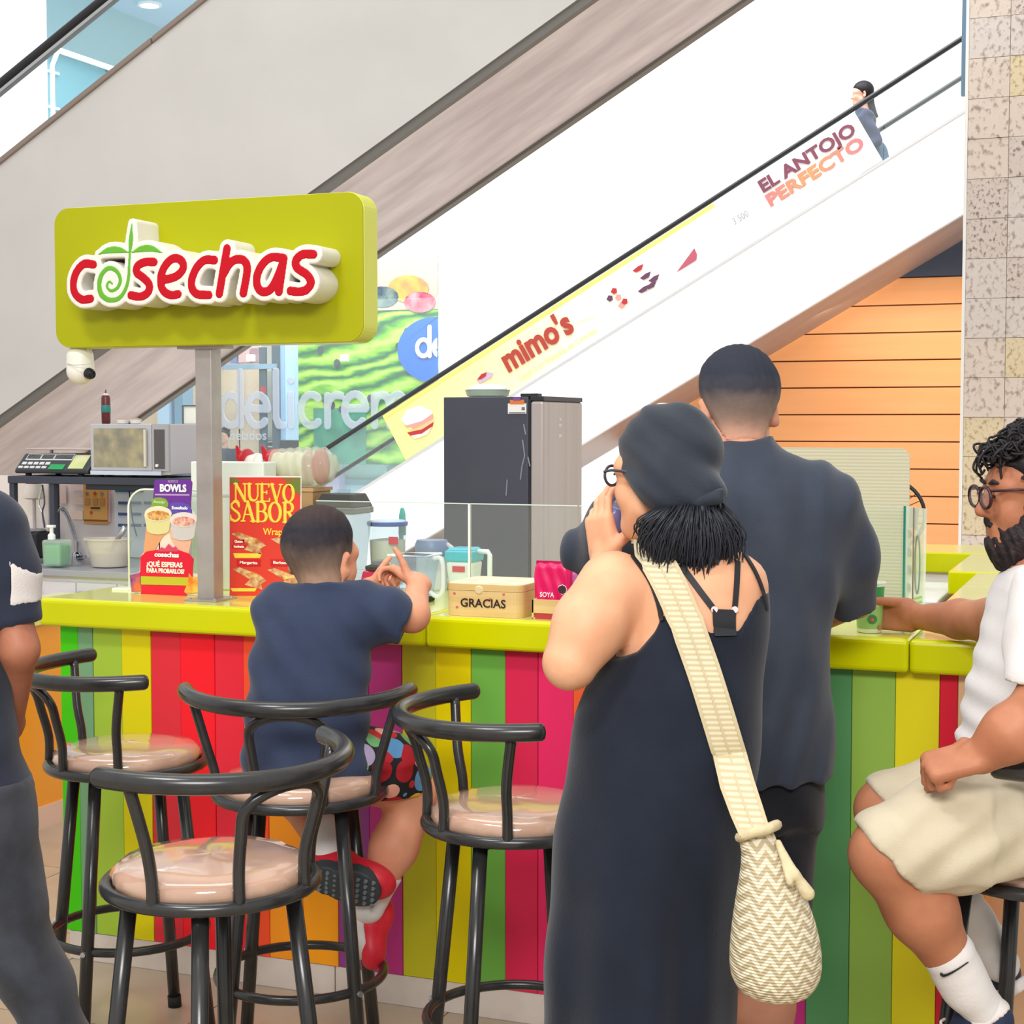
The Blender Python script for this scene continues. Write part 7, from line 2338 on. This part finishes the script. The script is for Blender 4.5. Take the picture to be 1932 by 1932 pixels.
md = nt.nodes.new('ShaderNodeMath'); md.operation = 'PINGPONG'; md.inputs[1].default_value = 0.0108; nt.links.new(ma.outputs[0], md.inputs[0])
rp = nt.nodes.new('ShaderNodeValToRGB'); mr = nt.nodes.new('ShaderNodeMapRange'); mr.inputs['From Max'].default_value = 0.0108
nt.links.new(md.outputs[0], mr.inputs[0]); nt.links.new(mr.outputs[0], rp.inputs[0])
rp.color_ramp.elements[0].position = 0.42; rp.color_ramp.elements[0].color = lin((184, 168, 134)); rp.color_ramp.elements[1].position = 0.58; rp.color_ramp.elements[1].color = lin((222, 212, 186))
bpz = nt.nodes.new('ShaderNodeBump'); bpz.inputs['Strength'].default_value = 0.5; bpz.inputs['Distance'].default_value = 0.004
wvx = nt.nodes.new('ShaderNodeTexWave'); wvx.bands_direction = 'Z'; wvx.inputs['Scale'].default_value = 60; wvx.inputs['Distortion'].default_value = 1.5
nt.links.new(tc.outputs['Object'], wvx.inputs['Vector']); nt.links.new(wvx.outputs[0], bpz.inputs['Height'])
b_ = nt.nodes['Principled BSDF']; nt.links.new(rp.outputs[0], b_.inputs['Base Color']); nt.links.new(bpz.outputs[0], b_.inputs['Normal'])
BD = 2.73
bgf = loft(rows_px([(1566, 1398, 1458, BD, 0.02), (1585, 1394, 1466, BD, 0.03), (1610, 1399, 1480, BD, 0.04), (1650, 1396, 1500, BD, 0.055), (1700, 1388, 1524, BD, 0.07), (1750, 1381, 1541, BD, 0.08), (1800, 1377, 1549, BD, 0.085), (1840, 1380, 1546, BD, 0.082), (1868, 1398, 1528, BD, 0.065), (1881, 1430, 1500, BD, 0.035)]))
m_cream = mat('cream_cord', (206, 192, 156), 0.85, c2=(196, 180, 142), scale=60, bump=0.3)
sdf_obj('pouch', [(bgf, 0.006)], mbag, bag)
MB().tube([D(1396, 1580, BD - 0.01), D(1415, 1572, BD - 0.035), D(1445, 1566, BD - 0.035), D(1466, 1556, BD - 0.005), D(1455, 1560, BD + 0.03), D(1410, 1572, BD + 0.03)], 0.009, 8, closed=True).build('drawstring_rim', m_cream, bag, smooth='all')
sdf_obj('tassel', [(U(0.006, cap(D(1468, 1590, BD - 0.03), D(1500, 1650, BD - 0.06), 0.005, 0.008), cap(D(1500, 1650, BD - 0.06), D(1524, 1686, BD - 0.06), 0.008, 0.012), cap(D(1468, 1590, BD - 0.03), D(1490, 1665, BD - 0.07), 0.004, 0.006)), 0.004)], m_cream, bag)
strap_pix = [(1222, 1040), (1248, 1075), (1272, 1120), (1296, 1180), (1318, 1245), (1338, 1310), (1356, 1370), (1372, 1425)]
P, N = on_surf(U(0, allw), strap_pix, 0.006, 3)
top = P[0] + UP0 * 0.02 + FW0 * 0.06
tail = [D(1391, 1482, 2.757), D(1409, 1532, 2.735), D(1424, 1572, BD - 0.02)]
Np = [nrm(n_ * 0.25 - FW0 * 0.9) for n_ in N]
P2 = [P[0] + UP0 * 0.012 + FW0 * 0.10, P[0] + UP0 * 0.016 + FW0 * 0.045] + P + tail
N2 = [nrm(UP0 + FW0 * 0.3), nrm(UP0 - FW0 * 0.3)] + Np + [nrm(-FW0)] * 3
m_st2 = mat('cream_webbing', (226, 214, 178), 0.85)
nt = m_st2.node_tree
tc = nt.nodes.new('ShaderNodeTexCoord'); wv = nt.nodes.new('ShaderNodeTexWave'); wv.bands_direction = 'Z'; wv.inputs['Scale'].default_value = 34; wv.inputs['Distortion'].default_value = 0.6
rp = nt.nodes.new('ShaderNodeValToRGB'); rp.color_ramp.elements[0].color = lin((186, 172, 136)); rp.color_ramp.elements[1].color = lin((214, 203, 174))
nt.links.new(tc.outputs['Object'], wv.inputs['Vector']); nt.links.new(wv.outputs[0], rp.inputs[0]); nt.links.new(rp.outputs[0], nt.nodes['Principled BSDF'].inputs['Base Color'])
ws_ = [0.058] * len(P2)
ws_[-1], ws_[-2] = 0.05, 0.055
stp = ribbon(P2, N2, ws_, 0.006, 'strap', m_st2, bag)
LOC[stp.name] = LOC[bag.name]
for k, sgn in enumerate((-1, 0, 1)):
    Q, M_ = [], []
    for i in range(len(P2)):
        t_ = nrm(P2[min(i + 1, len(P2) - 1)] - P2[max(i - 1, 0)])
        n_ = nrm(N2[i] - t_ * (t_ @ N2[i]))
        Q.append(P2[i] + np.cross(t_, n_) * sgn * ws_[i] * 0.46 + n_ * 0.006)
        M_.append(n_)
    ribbon(Q, M_, 0.006 if sgn else 0.0035, 0.0016, 'strap_ridge', mat('webbing_edge', (190, 176, 142), 0.9), stp)

# ---------------------------------------------------------------- seated man with the beard
rm = person('bearded man in a white T-shirt and cream shorts sitting and holding a cup', 2000, 3.25)
m_skr = skin('tan_skin', (186, 124, 92), (172, 110, 80))
Rr = basis(away(-92, -4))
rc = D(1950, 930, 3.32)
hdr = head(rc, Rr, 1.03, jaw=1.02)
nkr = cap(D(1965, 990, 3.32), D(1975, 1075, 3.30), 0.058, 0.066)
fS, fE, fW = D(1965, 1130, 3.46), D(1868, 1172, 3.72), D(1730, 1164, 3.99)
farm_ = chain([fS, fE, D(1810, 1168, 3.84), fW], [0.06, 0.05, 0.045, 0.029], 0.02)
cupc = np.array([cpx[0], cpx[1], CZ + 0.06])
hdir = nrm((cupc + RT * 0.035 + FW0 * 0.01) - fW)
hf = hand(fW, nrm(-RT * 0.86 + FW0 * 0.5 + UP0 * 0.03), nrm(-RT * 0.45 - FW0 * 0.85), 1, [(38, 48, 30), (46, 52, 32), (52, 54, 34), (58, 56, 36)], 0.97, thumb=nrm(-RT * 0.95 - FW0 * 0.28 + UP0 * 0.12), tcurl=(0, 0))
nS, nE, nW = D(1995, 1130, 3.06), D(1972, 1330, 2.90), D(1852, 1425, 2.93)
narm = chain([nS, nE, D(1905, 1385, 2.91), nW], [0.062, 0.05, 0.05, 0.034], 0.02)
hn = hand(nW, nrm(-RT * 0.9 - UP0 * 0.25 + FW0 * 0.1), nrm(-UP0 * 0.85 + FW0 * 0.35 + RT * 0.2), -1, [(78, 92, 60), (80, 92, 60), (82, 92, 60), (84, 92, 60)], 1.0, thumb=nrm(-RT * 0.45 + FW0 * 0.25 - UP0 * 0.75), tcurl=(20, 30))
kN, aN = D(1672, 1612, 3.02), D(1822, 1862, 3.10)
kF, aF = D(1672, 1528, 3.36), D(1858, 1775, 3.46)
legN = chain([D(2000, 1540, 3.1), kN, D(1738, 1715, 3.05), aN, D(1850, 1900, 3.12)], [0.095, 0.064, 0.064, 0.036, 0.034], 0.03)
legF = chain([D(2000, 1500, 3.38), kF, D(1760, 1640, 3.4), aF, D(1880, 1815, 3.47)], [0.09, 0.06, 0.06, 0.036, 0.034], 0.03)
sdf_obj('body', [(U(0.02, hdr, nkr), 0.005), (U(0.01, farm_, hf), 0.0042), (U(0.01, narm, hn), 0.0045), (legN, 0.007), (legF, 0.007), (U(0.04, chain([D(1975, 1075, 3.3), D(1970, 1250, 3.25), D(1985, 1490, 3.25)], [0.07, 0.10, 0.10], 0.03), chain([fS, D(1975, 1130, 3.27), nS], [0.055, 0.08, 0.055], 0.02), chain([D(1990, 1520, 3.14), D(1990, 1510, 3.36)], [0.09, 0.09], 0.02)), 0.016)], m_skr, rm)
m_wht = cloth('white_cotton', (222, 218, 216), (214, 209, 207))
tr_ = loft(rows_px([(1045, 1940, 2010, 3.3, 0.09), (1070, 1908, 2045, 3.28, 0.14), (1110, 1885, 2068, 3.26, 0.19), (1180, 1868, 2080, 3.25, 0.205), (1250, 1848, 2085, 3.25, 0.20), (1320, 1828, 2090, 3.25, 0.20), (1390, 1818, 2095, 3.25, 0.20), (1445, 1822, 2100, 3.25, 0.195)]))
slN = cut(chain([D(1990, 1135, 3.08), D(1975, 1210, 3.0), D(1968, 1290, 2.93)], [0.085, 0.078, 0.07], 0.02), half(D(1966, 1282, 2.93), nrm(-UP0 + RT * 0.1)), 0.003)
slF = cut(chain([D(1970, 1135, 3.42), D(1925, 1160, 3.56)], [0.08, 0.068], 0.02), half(D(1908, 1165, 3.6), nrm(-RT * 0.7 + FW0 * 0.7)), 0.003)
tw_ = wrinkle(U(0.03, tr_, slN, slF), 0.015, [((0.2, 0.0, 1.0), 0.055), ((0.5, 0.2, 1), 0.08), ((1, 0, 0.3), 0.1)], 31)
sdf_obj('shirt', [(tw_, 0.007)], m_wht, rm)
m_crm = cloth('cream_twill', (204, 193, 168), (194, 181, 155))
hipc = ell(D(1990, 1520, 3.25), (0.19, 0.2, 0.13))
shN = chain([D(1990, 1545, 3.12), D(1800, 1570, 3.06), D(1690, 1608, 3.03)], [0.125, 0.108, 0.092], 0.03)
shN = cut(shN, half(D(1690, 1632, 3.02), nrm(-RT * 0.72 - UP0 * 0.62)), 0.004)
shF = chain([D(1990, 1500, 3.36), D(1800, 1505, 3.36), D(1690, 1525, 3.36)], [0.115, 0.095, 0.082], 0.03)
shF = cut(shF, half(D(1660, 1510, 3.36), nrm(-RT * 0.85 - UP0 * 0.5)), 0.004)
srt = U(0.03, hipc, shN, shF)
srt = cut(srt, half((0, 0, 0.772), (0, 0, -1)), 0.004)
shN2 = cut(shN, lambda p: ((p - D(1845, 1700, 3.05)) @ RT))
srt = U(0.02, srt, shN2)
srt = wrinkle(srt, 0.014, [((0.6, 0.2, -0.9), 0.07), ((1, 0.1, 0.3), 0.11), ((0.3, 0.2, 1), 0.13)], 41)
sdf_obj('shorts', [(srt, 0.007)], m_crm, rm)
# socks and shoes
sdf_obj('sock', [(infl(chain([D(1790, 1800, 3.075), D(1808, 1835, 3.09), aN, D(1866, 1915, 3.12)], [0.047, 0.041, 0.039, 0.036], 0.02), 0.004), 0.005)], m_sock, rm, label='white ribbed sock with a black curved tick')
sw = [march(infl(cap(D(1790, 1800, 3.075), aN, 0.047, 0.0375), 0.005), x, y) for x, y in spline([(1775, 1836), (1779, 1841), (1790, 1838), (1808, 1828), (1827, 1815)], 3)]
sw = [q for q in sw if q is not None]
if len(sw) > 3:
    MB().tube(sw, [0.0012] + [0.003 - 0.0022 * i / len(sw) for i in range(len(sw) - 1)], 6).build('sock_mark', mat('mark_black', (26, 26, 30), 0.5), rm)
sdf_obj('sock', [(infl(chain([D(1812, 1705, 3.42), D(1836, 1742, 3.44), aF, D(1888, 1818, 3.47)], [0.046, 0.041, 0.039, 0.036], 0.02), 0.004), 0.005)], m_sock, rm)
m_nvs = mat('navy_trainer', (36, 48, 76), 0.6, c2=(30, 40, 66), scale=30)
for (hp, tp_, lab) in ((D(1905, 1905, 3.10), D(1800, 1985, 3.16), 'navy trainer with a white heel on the near foot'), (D(1925, 1815, 3.46), D(1850, 1875, 3.62), 'navy trainer on the far foot')):
    uu, ss, Rq, dq, uq, rq = shoe(hp - UP0 * 0.05, tp_ - UP0 * 0.02, UP0 * 0.9 - RT * 0.35, 1.0)
    s_o = sdf_obj('shoe', [(uu, 0.006)], m_nvs, rm, label=lab)
    LOC[s_o.name] = LOC[rm.name]
    sdf_obj('sole', [(ss, 0.006)], m_solw, s_o)
    sdf_obj('heel_tab', [(cut(cut(infl(uu, 0.003), half(hp - UP0 * 0.05 + dq * 0.035, dq)), half(hp - UP0 * 0.05 + uq * 0.045, -uq)), 0.005)], m_solw, s_o)
    for k in range(4):
        q = hp - UP0 * 0.05 + dq * (0.10 + 0.022 * k) + uq * (0.075 - 0.008 * k)
        MB().tube([q - rq * 0.02, q + uq * 0.006, q + rq * 0.02], 0.003, 6).build('lace', mat('lace_cream', (220, 206, 196), 0.7), s_o)
# beard, hair, glasses
m_brd = mat('black_beard', (34, 30, 34), 0.6, c2=(54, 44, 44), scale=60, bump=0.8, spec=0.3)
L_ = hdr.L
brd = U(0.022, cap(L_(-0.062, 0.022, -0.03), L_(-0.055, 0.035, -0.075), 0.022, 0.03), cap(L_(0.062, 0.022, -0.03), L_(0.055, 0.035, -0.075), 0.022, 0.03), cap(L_(-0.045, 0.045, -0.09), L_(0.045, 0.045, -0.09), 0.038),
        cap(L_(0, 0.070, -0.10), L_(0, 0.060, -0.135), 0.034, 0.022), cap(L_(-0.03, 0.05, -0.115), L_(0.03, 0.05, -0.115), 0.034))
mus = U(0.006, chain([L_(-0.046, 0.06, -0.085), L_(-0.03, 0.08, -0.062), L_(0, 0.094, -0.050)], [0.012, 0.008, 0.008]), chain([L_(0.046, 0.06, -0.085), L_(0.03, 0.08, -0.062), L_(0, 0.094, -0.050)], [0.012, 0.008, 0.008]))
lips_hole = ell(L_(0, 0.10, -0.070), np.array([0.016, 0.018, 0.008]) * 1.03, Rr)


def brd_f(p):
    return smax(brd(p), -lips_hole(p), 0.006)


brd_f.bb = brd.bb
sdf_obj('beard', [(wrinkle(U(0.006, brd_f, mus), 0.004, [((1, 0.3, 0.4), 0.014), ((0.3, 1, 0.6), 0.017)], 51), 0.004)], m_brd, rm, label='full dark beard')
m_crl = mat('black_curls', (26, 24, 28), 0.55, c2=(40, 35, 38), scale=50, spec=0.3)
hr_ = ell(rc + Rr @ np.array([0, -0.022, 0.045]), np.array([0.088, 0.105, 0.10]), Rr)
hmr_ = hair_mask(rc, Rr, 1.03, [(-0.14, -0.08), (-0.05, -0.06), (-0.018, -0.02), (0.006, -0.005), (0.035, 0.02), (0.055, 0.055), (0.1, 0.075)])
sdf_obj('hair', [(cut(wrinkle(hr_, 0.010, [((1, 0.2, 0.3), 0.03), ((0.1, 1, 0.3), 0.034), ((0.2, 0.3, 1), 0.03)], 61), hmr_, 0.004), 0.0055)], m_crl, rm, label='curly black hair')
rg = np.random.RandomState(5)
for k in range(120):
    a_ = rg.uniform(-1.5, 1.5)
    b_ = rg.uniform(-0.2, 1.45)
    base = np.array([0.085 * math.sin(a_) * math.cos(b_ * 0.6), -0.015 + 0.095 * math.cos(a_) * math.cos(b_), 0.05 + 0.092 * math.sin(max(b_, 0.05))])
    if base[1] > 0.02 and base[2] < 0.085:
        base[2] = 0.085 + rg.uniform(0, 0.03)
    ax1, ax2 = nrm(rg.randn(3)), nrm(rg.randn(3))
    r_ = rg.uniform(0.009, 0.018)
    P = [rc + Rr @ (base + ax1 * r_ * math.cos(t) + ax2 * r_ * math.sin(t) + np.array([0, 0.006, -0.004]) * t * 0.5) for t in np.linspace(0, 8.5, 22)]
    MB().tube(P, [0.0018] + [0.0026] * 20 + [0.001], 6).build('curl', m_crl, rm, smooth='all')
for Q in ([(0.0, 0.075, 0.10), (0.0, 0.108, 0.085), (0.0, 0.122, 0.06), (0.0, 0.108, 0.045), (0.0, 0.098, 0.055)], [(0.02, 0.07, 0.10), (0.03, 0.10, 0.075), (0.032, 0.105, 0.05), (0.03, 0.095, 0.035)], [(-0.02, 0.06, 0.11), (-0.03, 0.098, 0.10), (-0.03, 0.12, 0.075), (-0.03, 0.115, 0.05)], [(-0.04, 0.05, 0.10), (-0.05, 0.08, 0.08), (-0.05, 0.082, 0.04), (-0.048, 0.074, 0.03)]):
    MB().tube([rc + Rr @ q for q in spline([np.array(v) for v in Q], 5)], 0.0026, 6).build('curl', m_crl, rm, smooth='all')
gr_ = thing('glasses', 'dark rimmed glasses worn by the bearded man', 'glasses', rc)
for sx in (-1, 1):
    P = [rc + Rr @ (np.array([sx * 0.034 + 0.027 * math.cos(t), 0.108 + 0.002 * math.cos(t), 0.0 + 0.021 * math.sin(t)]) * 1.03) for t in np.linspace(0, 6.283, 25)[:-1]]
    MB().tube(P, 0.0036, 8, closed=True).build('rim', mat('maroon_frame', (58, 26, 34), 0.3), gr_, smooth='all')
    MB().prism(P, tuple(Rr @ np.array([0, 0.001, 0]))).build('lens', glass_mat('lens_clear', (250, 246, 240), 0.08), gr_)
    MB().tube([rc + Rr @ np.array(q) for q in ((sx * 0.060, 0.108, 0.014), (sx * 0.080, 0.06, 0.014), (sx * 0.085, 0.0, 0.008))], 0.0026, 8).build('temple', mat('maroon_frame', (58, 26, 34)), gr_, smooth='all')
MB().tube([rc + Rr @ np.array(q) for q in ((-0.009, 0.110, 0.004), (0, 0.115, 0.008), (0.009, 0.110, 0.004))], 0.0024, 8).build('bridge', mat('maroon_frame', (58, 26, 34)), gr_)
for sx in (-1, 1):
    MB().tube([rc + Rr @ (np.array(q) * 1.03) for q in ((sx * 0.014, 0.092, 0.026), (sx * 0.034, 0.092, 0.031), (sx * 0.052, 0.08, 0.024))], [0.003, 0.0045, 0.002], 8).build('eyebrow', m_brd, rm, smooth='all')
    MB().lathe(rc + Rr @ (np.array([sx * 0.032, 0.0885, 0.001]) * 1.03), [(0.001, 0.004), (0.004, 0.0035), (0.0055, 0.001)], 14, axis=Rr @ np.array([0, 1, 0])).build('iris', mat('iris_brown', (50, 32, 26), 0.2), rm, smooth=True)

# ---------------------------------------------------------------- man at the left edge
lm = person('man in a navy T-shirt with a white sleeve band and grey jeans', -120, 3.3)
m_skl = skin('brown_skin', (172, 112, 86), (158, 100, 76))
lS, lE_, lW_ = D(-8, 1025, 3.3), D(36, 1225, 3.28), D(18, 1375, 3.42)
alf = chain([lS, lE_, lW_], [0.05, 0.038, 0.026], 0.02)
lh = hand(lW_, nrm(-UP0 * 0.7 - RT * 0.5 + FW0 * 0.3), nrm(-RT), 1, [(30, 40, 25)] * 4, 0.95)
Rl = basis(away(10, 0))
lc = D(-140, 760, 3.3)
hdl = head(lc, Rl, 1.02)
nkl = cap(D(-140, 800, 3.3), D(-140, 900, 3.3), 0.058, 0.065)
sdf_obj('body', [(U(0.02, hdl, nkl), 0.008), (U(0.01, alf, lh), 0.006), (chain([D(-280, 1025, 3.3), D(-330, 1240, 3.3), D(-310, 1400, 3.35)], [0.06, 0.047, 0.03], 0.02), 0.01), (U(0.04, chain([D(-140, 890, 3.3), D(-140, 1150, 3.3), D(-140, 1470, 3.3)], [0.07, 0.12, 0.12], 0.03), chain([D(-280, 1025, 3.3), D(-140, 970, 3.3), lS], [0.055, 0.08, 0.05], 0.02)), 0.016)], m_skl, lm)
m_nv2 = cloth('navy_jersey', (42, 48, 64), (36, 42, 58))
lt = loft(rows_px([(885, -205, -75, 3.3, 0.07), (915, -260, -30, 3.3, 0.10), (950, -285, 5, 3.3, 0.12), (1020, -290, 12, 3.3, 0.135), (1150, -285, 14, 3.3, 0.14), (1300, -280, 22, 3.3, 0.145), (1400, -280, 30, 3.3, 0.15), (1450, -282, 44, 3.3, 0.15), (1492, -284, 56, 3.3, 0.15)]))
ls_ = chain([D(-24, 1005, 3.3), D(6, 1080, 3.3), D(29, 1165, 3.29)], [0.085, 0.07, 0.053], 0.03)
hemn = nrm(-UP0 * 0.97 + RT * 0.12)
ls_ = cut(ls_, half(D(40, 1176, 3.29), hemn), 0.003)
ls2 = cut(chain([D(-262, 1005, 3.3), D(-300, 1165, 3.3)], [0.085, 0.055], 0.03), half(D(-300, 1176, 3.3), -UP0))
lsh = wrinkle(U(0.03, lt, ls_, ls2), 0.006, [((1, 0, 0.6), 0.09), ((0.3, 0, 1), 0.12)], 71)
sdf_obj('shirt', [(lsh, 0.0085)], m_nv2, lm)
bn = cut(cut(infl(wrinkle(U(0.03, lt, ls_), 0.006, [((1, 0, 0.6), 0.09), ((0.3, 0, 1), 0.12)], 71), 0.0012), half(D(55, 1138, 3.29), nrm(-UP0 * 0.98 + RT * 0.1))), half(D(55, 1068, 3.29), nrm(UP0 * 0.85 + RT * 0.55 - 0)))
bn = cut(bn, lambda p: -((p - D(34, 1100, 3.29)) @ RT) - 0.0)
sdf_obj('sleeve_band', [(bn, 0.006, D(-30, 1160, 3.3) - 0.15, D(60, 1050, 3.3) + 0.15)], cloth('band_white', (214, 208, 204), (206, 200, 196)), lm, label='white band round the sleeve')
m_jn = cloth('grey_denim', (62, 64, 72), (44, 46, 52), 0.9)
j1 = loft(rows_px([(1470, -120, 52, 3.3, 0.12), (1560, -112, 70, 3.3, 0.115), (1690, -80, 80, 3.29, 0.11), (1780, -35, 104, 3.28, 0.105), (1860, 5, 134, 3.27, 0.10), (1932, 45, 160, 3.26, 0.095), (2020, 92, 190, 3.25, 0.085), (2150, 120, 214, 3.24, 0.075)]))
j2 = loft(rows_px([(1470, -284, -100, 3.3, 0.12), (1700, -270, -120, 3.3, 0.11), (1932, -262, -140, 3.3, 0.09), (2200, -255, -160, 3.3, 0.075)]))
sdf_obj('jeans', [(wrinkle(U(0.03, j1, j2), 0.012, [((0.9, 0.2, 1), 0.10), ((-0.6, 0.3, 1), 0.16), ((1, 0, 0.2), 0.14)], 81), 0.009)], m_jn, lm)
for (px, py) in ((165, 2140), (-205, 2190)):
    a_ = D(px, py, 3.24)
    h_ = np.array([a_[0], a_[1], 0.016]) - FW0 * 0.08
    uu, ss, *_r = shoe(h_, h_ + FW0 * 0.27, UP0, 1.05)
    s_o = sdf_obj('shoe', [(uu, 0.009)], mat('grey_trainer', (90, 92, 98), 0.6), lm)
    sdf_obj('sole', [(ss, 0.009)], m_solw, s_o)
sdf_obj('hair', [(cut(ell(lc + Rl @ np.array([0, -0.02, 0.04]), np.array([0.083, 0.105, 0.097]), Rl), hair_mask(lc, Rl, 1.02, [(-0.12, -0.07), (-0.02, -0.02), (0.04, 0.05), (0.09, 0.075)])), 0.008)], m_crl, lm)

# ---------------------------------------------------------------- woman riding the far escalator
ew = person('dark haired woman in a navy jacket riding down the far escalator', 1640, 16.8)
c = PY(1626, 178, 16.75)
ew.location = (c[0], 16.75, c[2] - 1.5)
LOC[ew.name] = np.array([c[0], 16.75, c[2] - 1.5])
Re = basis(away(-88, -4))
he = head(c, Re, 1.0)
be = c - UP0 * 0.02
bk = -RT
nke = cap(c + (0, 0, -0.08), c + RT * 0.03 + UP0 * -0.2, 0.052)
sdf_obj('body', [(U(0.02, he, nke, chain([c + RT * 0.03 - UP0 * 0.2, c + RT * 0.08 - UP0 * 0.6], [0.06, 0.09], 0.02)), 0.009)], skin('pale_skin', (232, 178, 156), (222, 166, 144)), ew)
tf = U(0.05, cap(c + RT * 0.02 - UP0 * 0.24, c + RT * 0.10 - UP0 * 0.55, 0.11, 0.12), cap(c + RT * 0.02 - UP0 * 0.25 - FW0 * 0.16, c + RT * 0.02 - UP0 * 0.25 + FW0 * 0.16, 0.06), chain([c - UP0 * 0.26 - FW0 * 0.18, c - UP0 * 0.5 - FW0 * 0.2 + RT * 0.12, c - UP0 * 0.62 - FW0 * 0.16 - RT * 0.1], [0.06, 0.05, 0.04], 0.02), chain([c - UP0 * 0.26 + FW0 * 0.18, c - UP0 * 0.5 + FW0 * 0.2 + RT * 0.12, c - UP0 * 0.6 + FW0 * 0.16 - RT * 0.1], [0.06, 0.05, 0.04], 0.02))
sdf_obj('jacket', [(wrinkle(tf, 0.01, [((0.4, 0, 1), 0.12)], 2), 0.012)], cloth('navy_jacket', (70, 74, 104), (54, 60, 88)), ew)
jf = U(0.05, cap(c + RT * 0.12 - UP0 * 0.6, c + RT * 0.15 - UP0 * 0.72, 0.15, 0.15), chain([c + RT * 0.13 - UP0 * 0.75 - FW0 * 0.08, c + RT * 0.06 - UP0 * 1.1 - FW0 * 0.08, c + RT * 0.12 - UP0 * 1.45 - FW0 * 0.08], [0.1, 0.075, 0.05], 0.03), chain([c + RT * 0.13 - UP0 * 0.75 + FW0 * 0.08, c + RT * 0.08 - UP0 * 1.1 + FW0 * 0.08, c + RT * 0.14 - UP0 * 1.45 + FW0 * 0.08], [0.1, 0.075, 0.05], 0.03))
sdf_obj('jeans', [(jf, 0.014)], cloth('blue_jeans', (86, 112, 136), (70, 92, 114)), ew)
hf_ = U(0.02, cut(ell(c + Re @ np.array([0, -0.018, 0.04]), np.array([0.085, 0.108, 0.098]), Re), hair_mask(c, Re, 1.0, [(-0.13, -0.12), (-0.03, -0.1), (-0.012, -0.02), (0.03, 0.03), (0.09, 0.075)])), cap(c + RT * 0.07 - UP0 * 0.02, c + RT * 0.11 - UP0 * 0.16, 0.05, 0.03), cap(c + RT * 0.10 - UP0 * 0.12, c + RT * 0.15 - UP0 * 0.22, 0.03, 0.02))
sdf_obj('hair', [(hf_, 0.009)], m_crl, ew)

# ---------------------------------------------------------------- shop assistant far behind
sa = person('shop assistant in a navy uniform behind the ice cream shop glass', 428, 22.6)
c = PY(424, 822, 22.2)
LOC[sa.name] = np.array([c[0], 22.2, 0.0])
sa.location = (c[0], 22.2, 0)
Rs = basis(away(-150, -8))
hs = head(c, Rs, 1.0, ears=False)
sdf_obj('body', [(U(0.02, hs, cap(c - UP0 * 0.08, c - UP0 * 0.2, 0.05, 0.055)), 0.01)], skin('assistant_skin', (226, 170, 150), (212, 156, 136)), sa)
tf = U(0.06, cap(c - UP0 * 0.3 - RT * 0.14, c - UP0 * 0.3 + RT * 0.14, 0.075), cap(c - UP0 * 0.32, c - UP0 * 0.75, 0.13, 0.14), cap(c - UP0 * 0.28 + RT * 0.17, c - UP0 * 0.45 + RT * 0.22, 0.07, 0.06), cap(c - UP0 * 0.28 - RT * 0.17, c - UP0 * 0.45 - RT * 0.22, 0.07, 0.06))
sdf_obj('uniform', [(tf, 0.014)], cloth('uniform_navy', (48, 56, 76), (42, 50, 70)), sa)
hz = c[2]
sdf_obj('trousers', [(U(0.03, *[cap(c + RT * sx * 0.08 - UP0 * 0.72, (c[0] + RT[0] * sx * 0.09, c[1] + RT[1] * sx * 0.09, 0.06), 0.1, 0.06) for sx in (-1, 1)]), 0.02)], cloth('trousers_dark', (40, 42, 50)), sa)
sdf_obj('hair', [(cut(ell(c + Rs @ np.array([0, -0.018, 0.04]), np.array([0.083, 0.105, 0.097]), Rs), hair_mask(c, Rs, 1.0, [(-0.13, -0.1), (-0.02, -0.03), (0.03, 0.03), (0.09, 0.075)])), 0.01)], m_crl, sa)
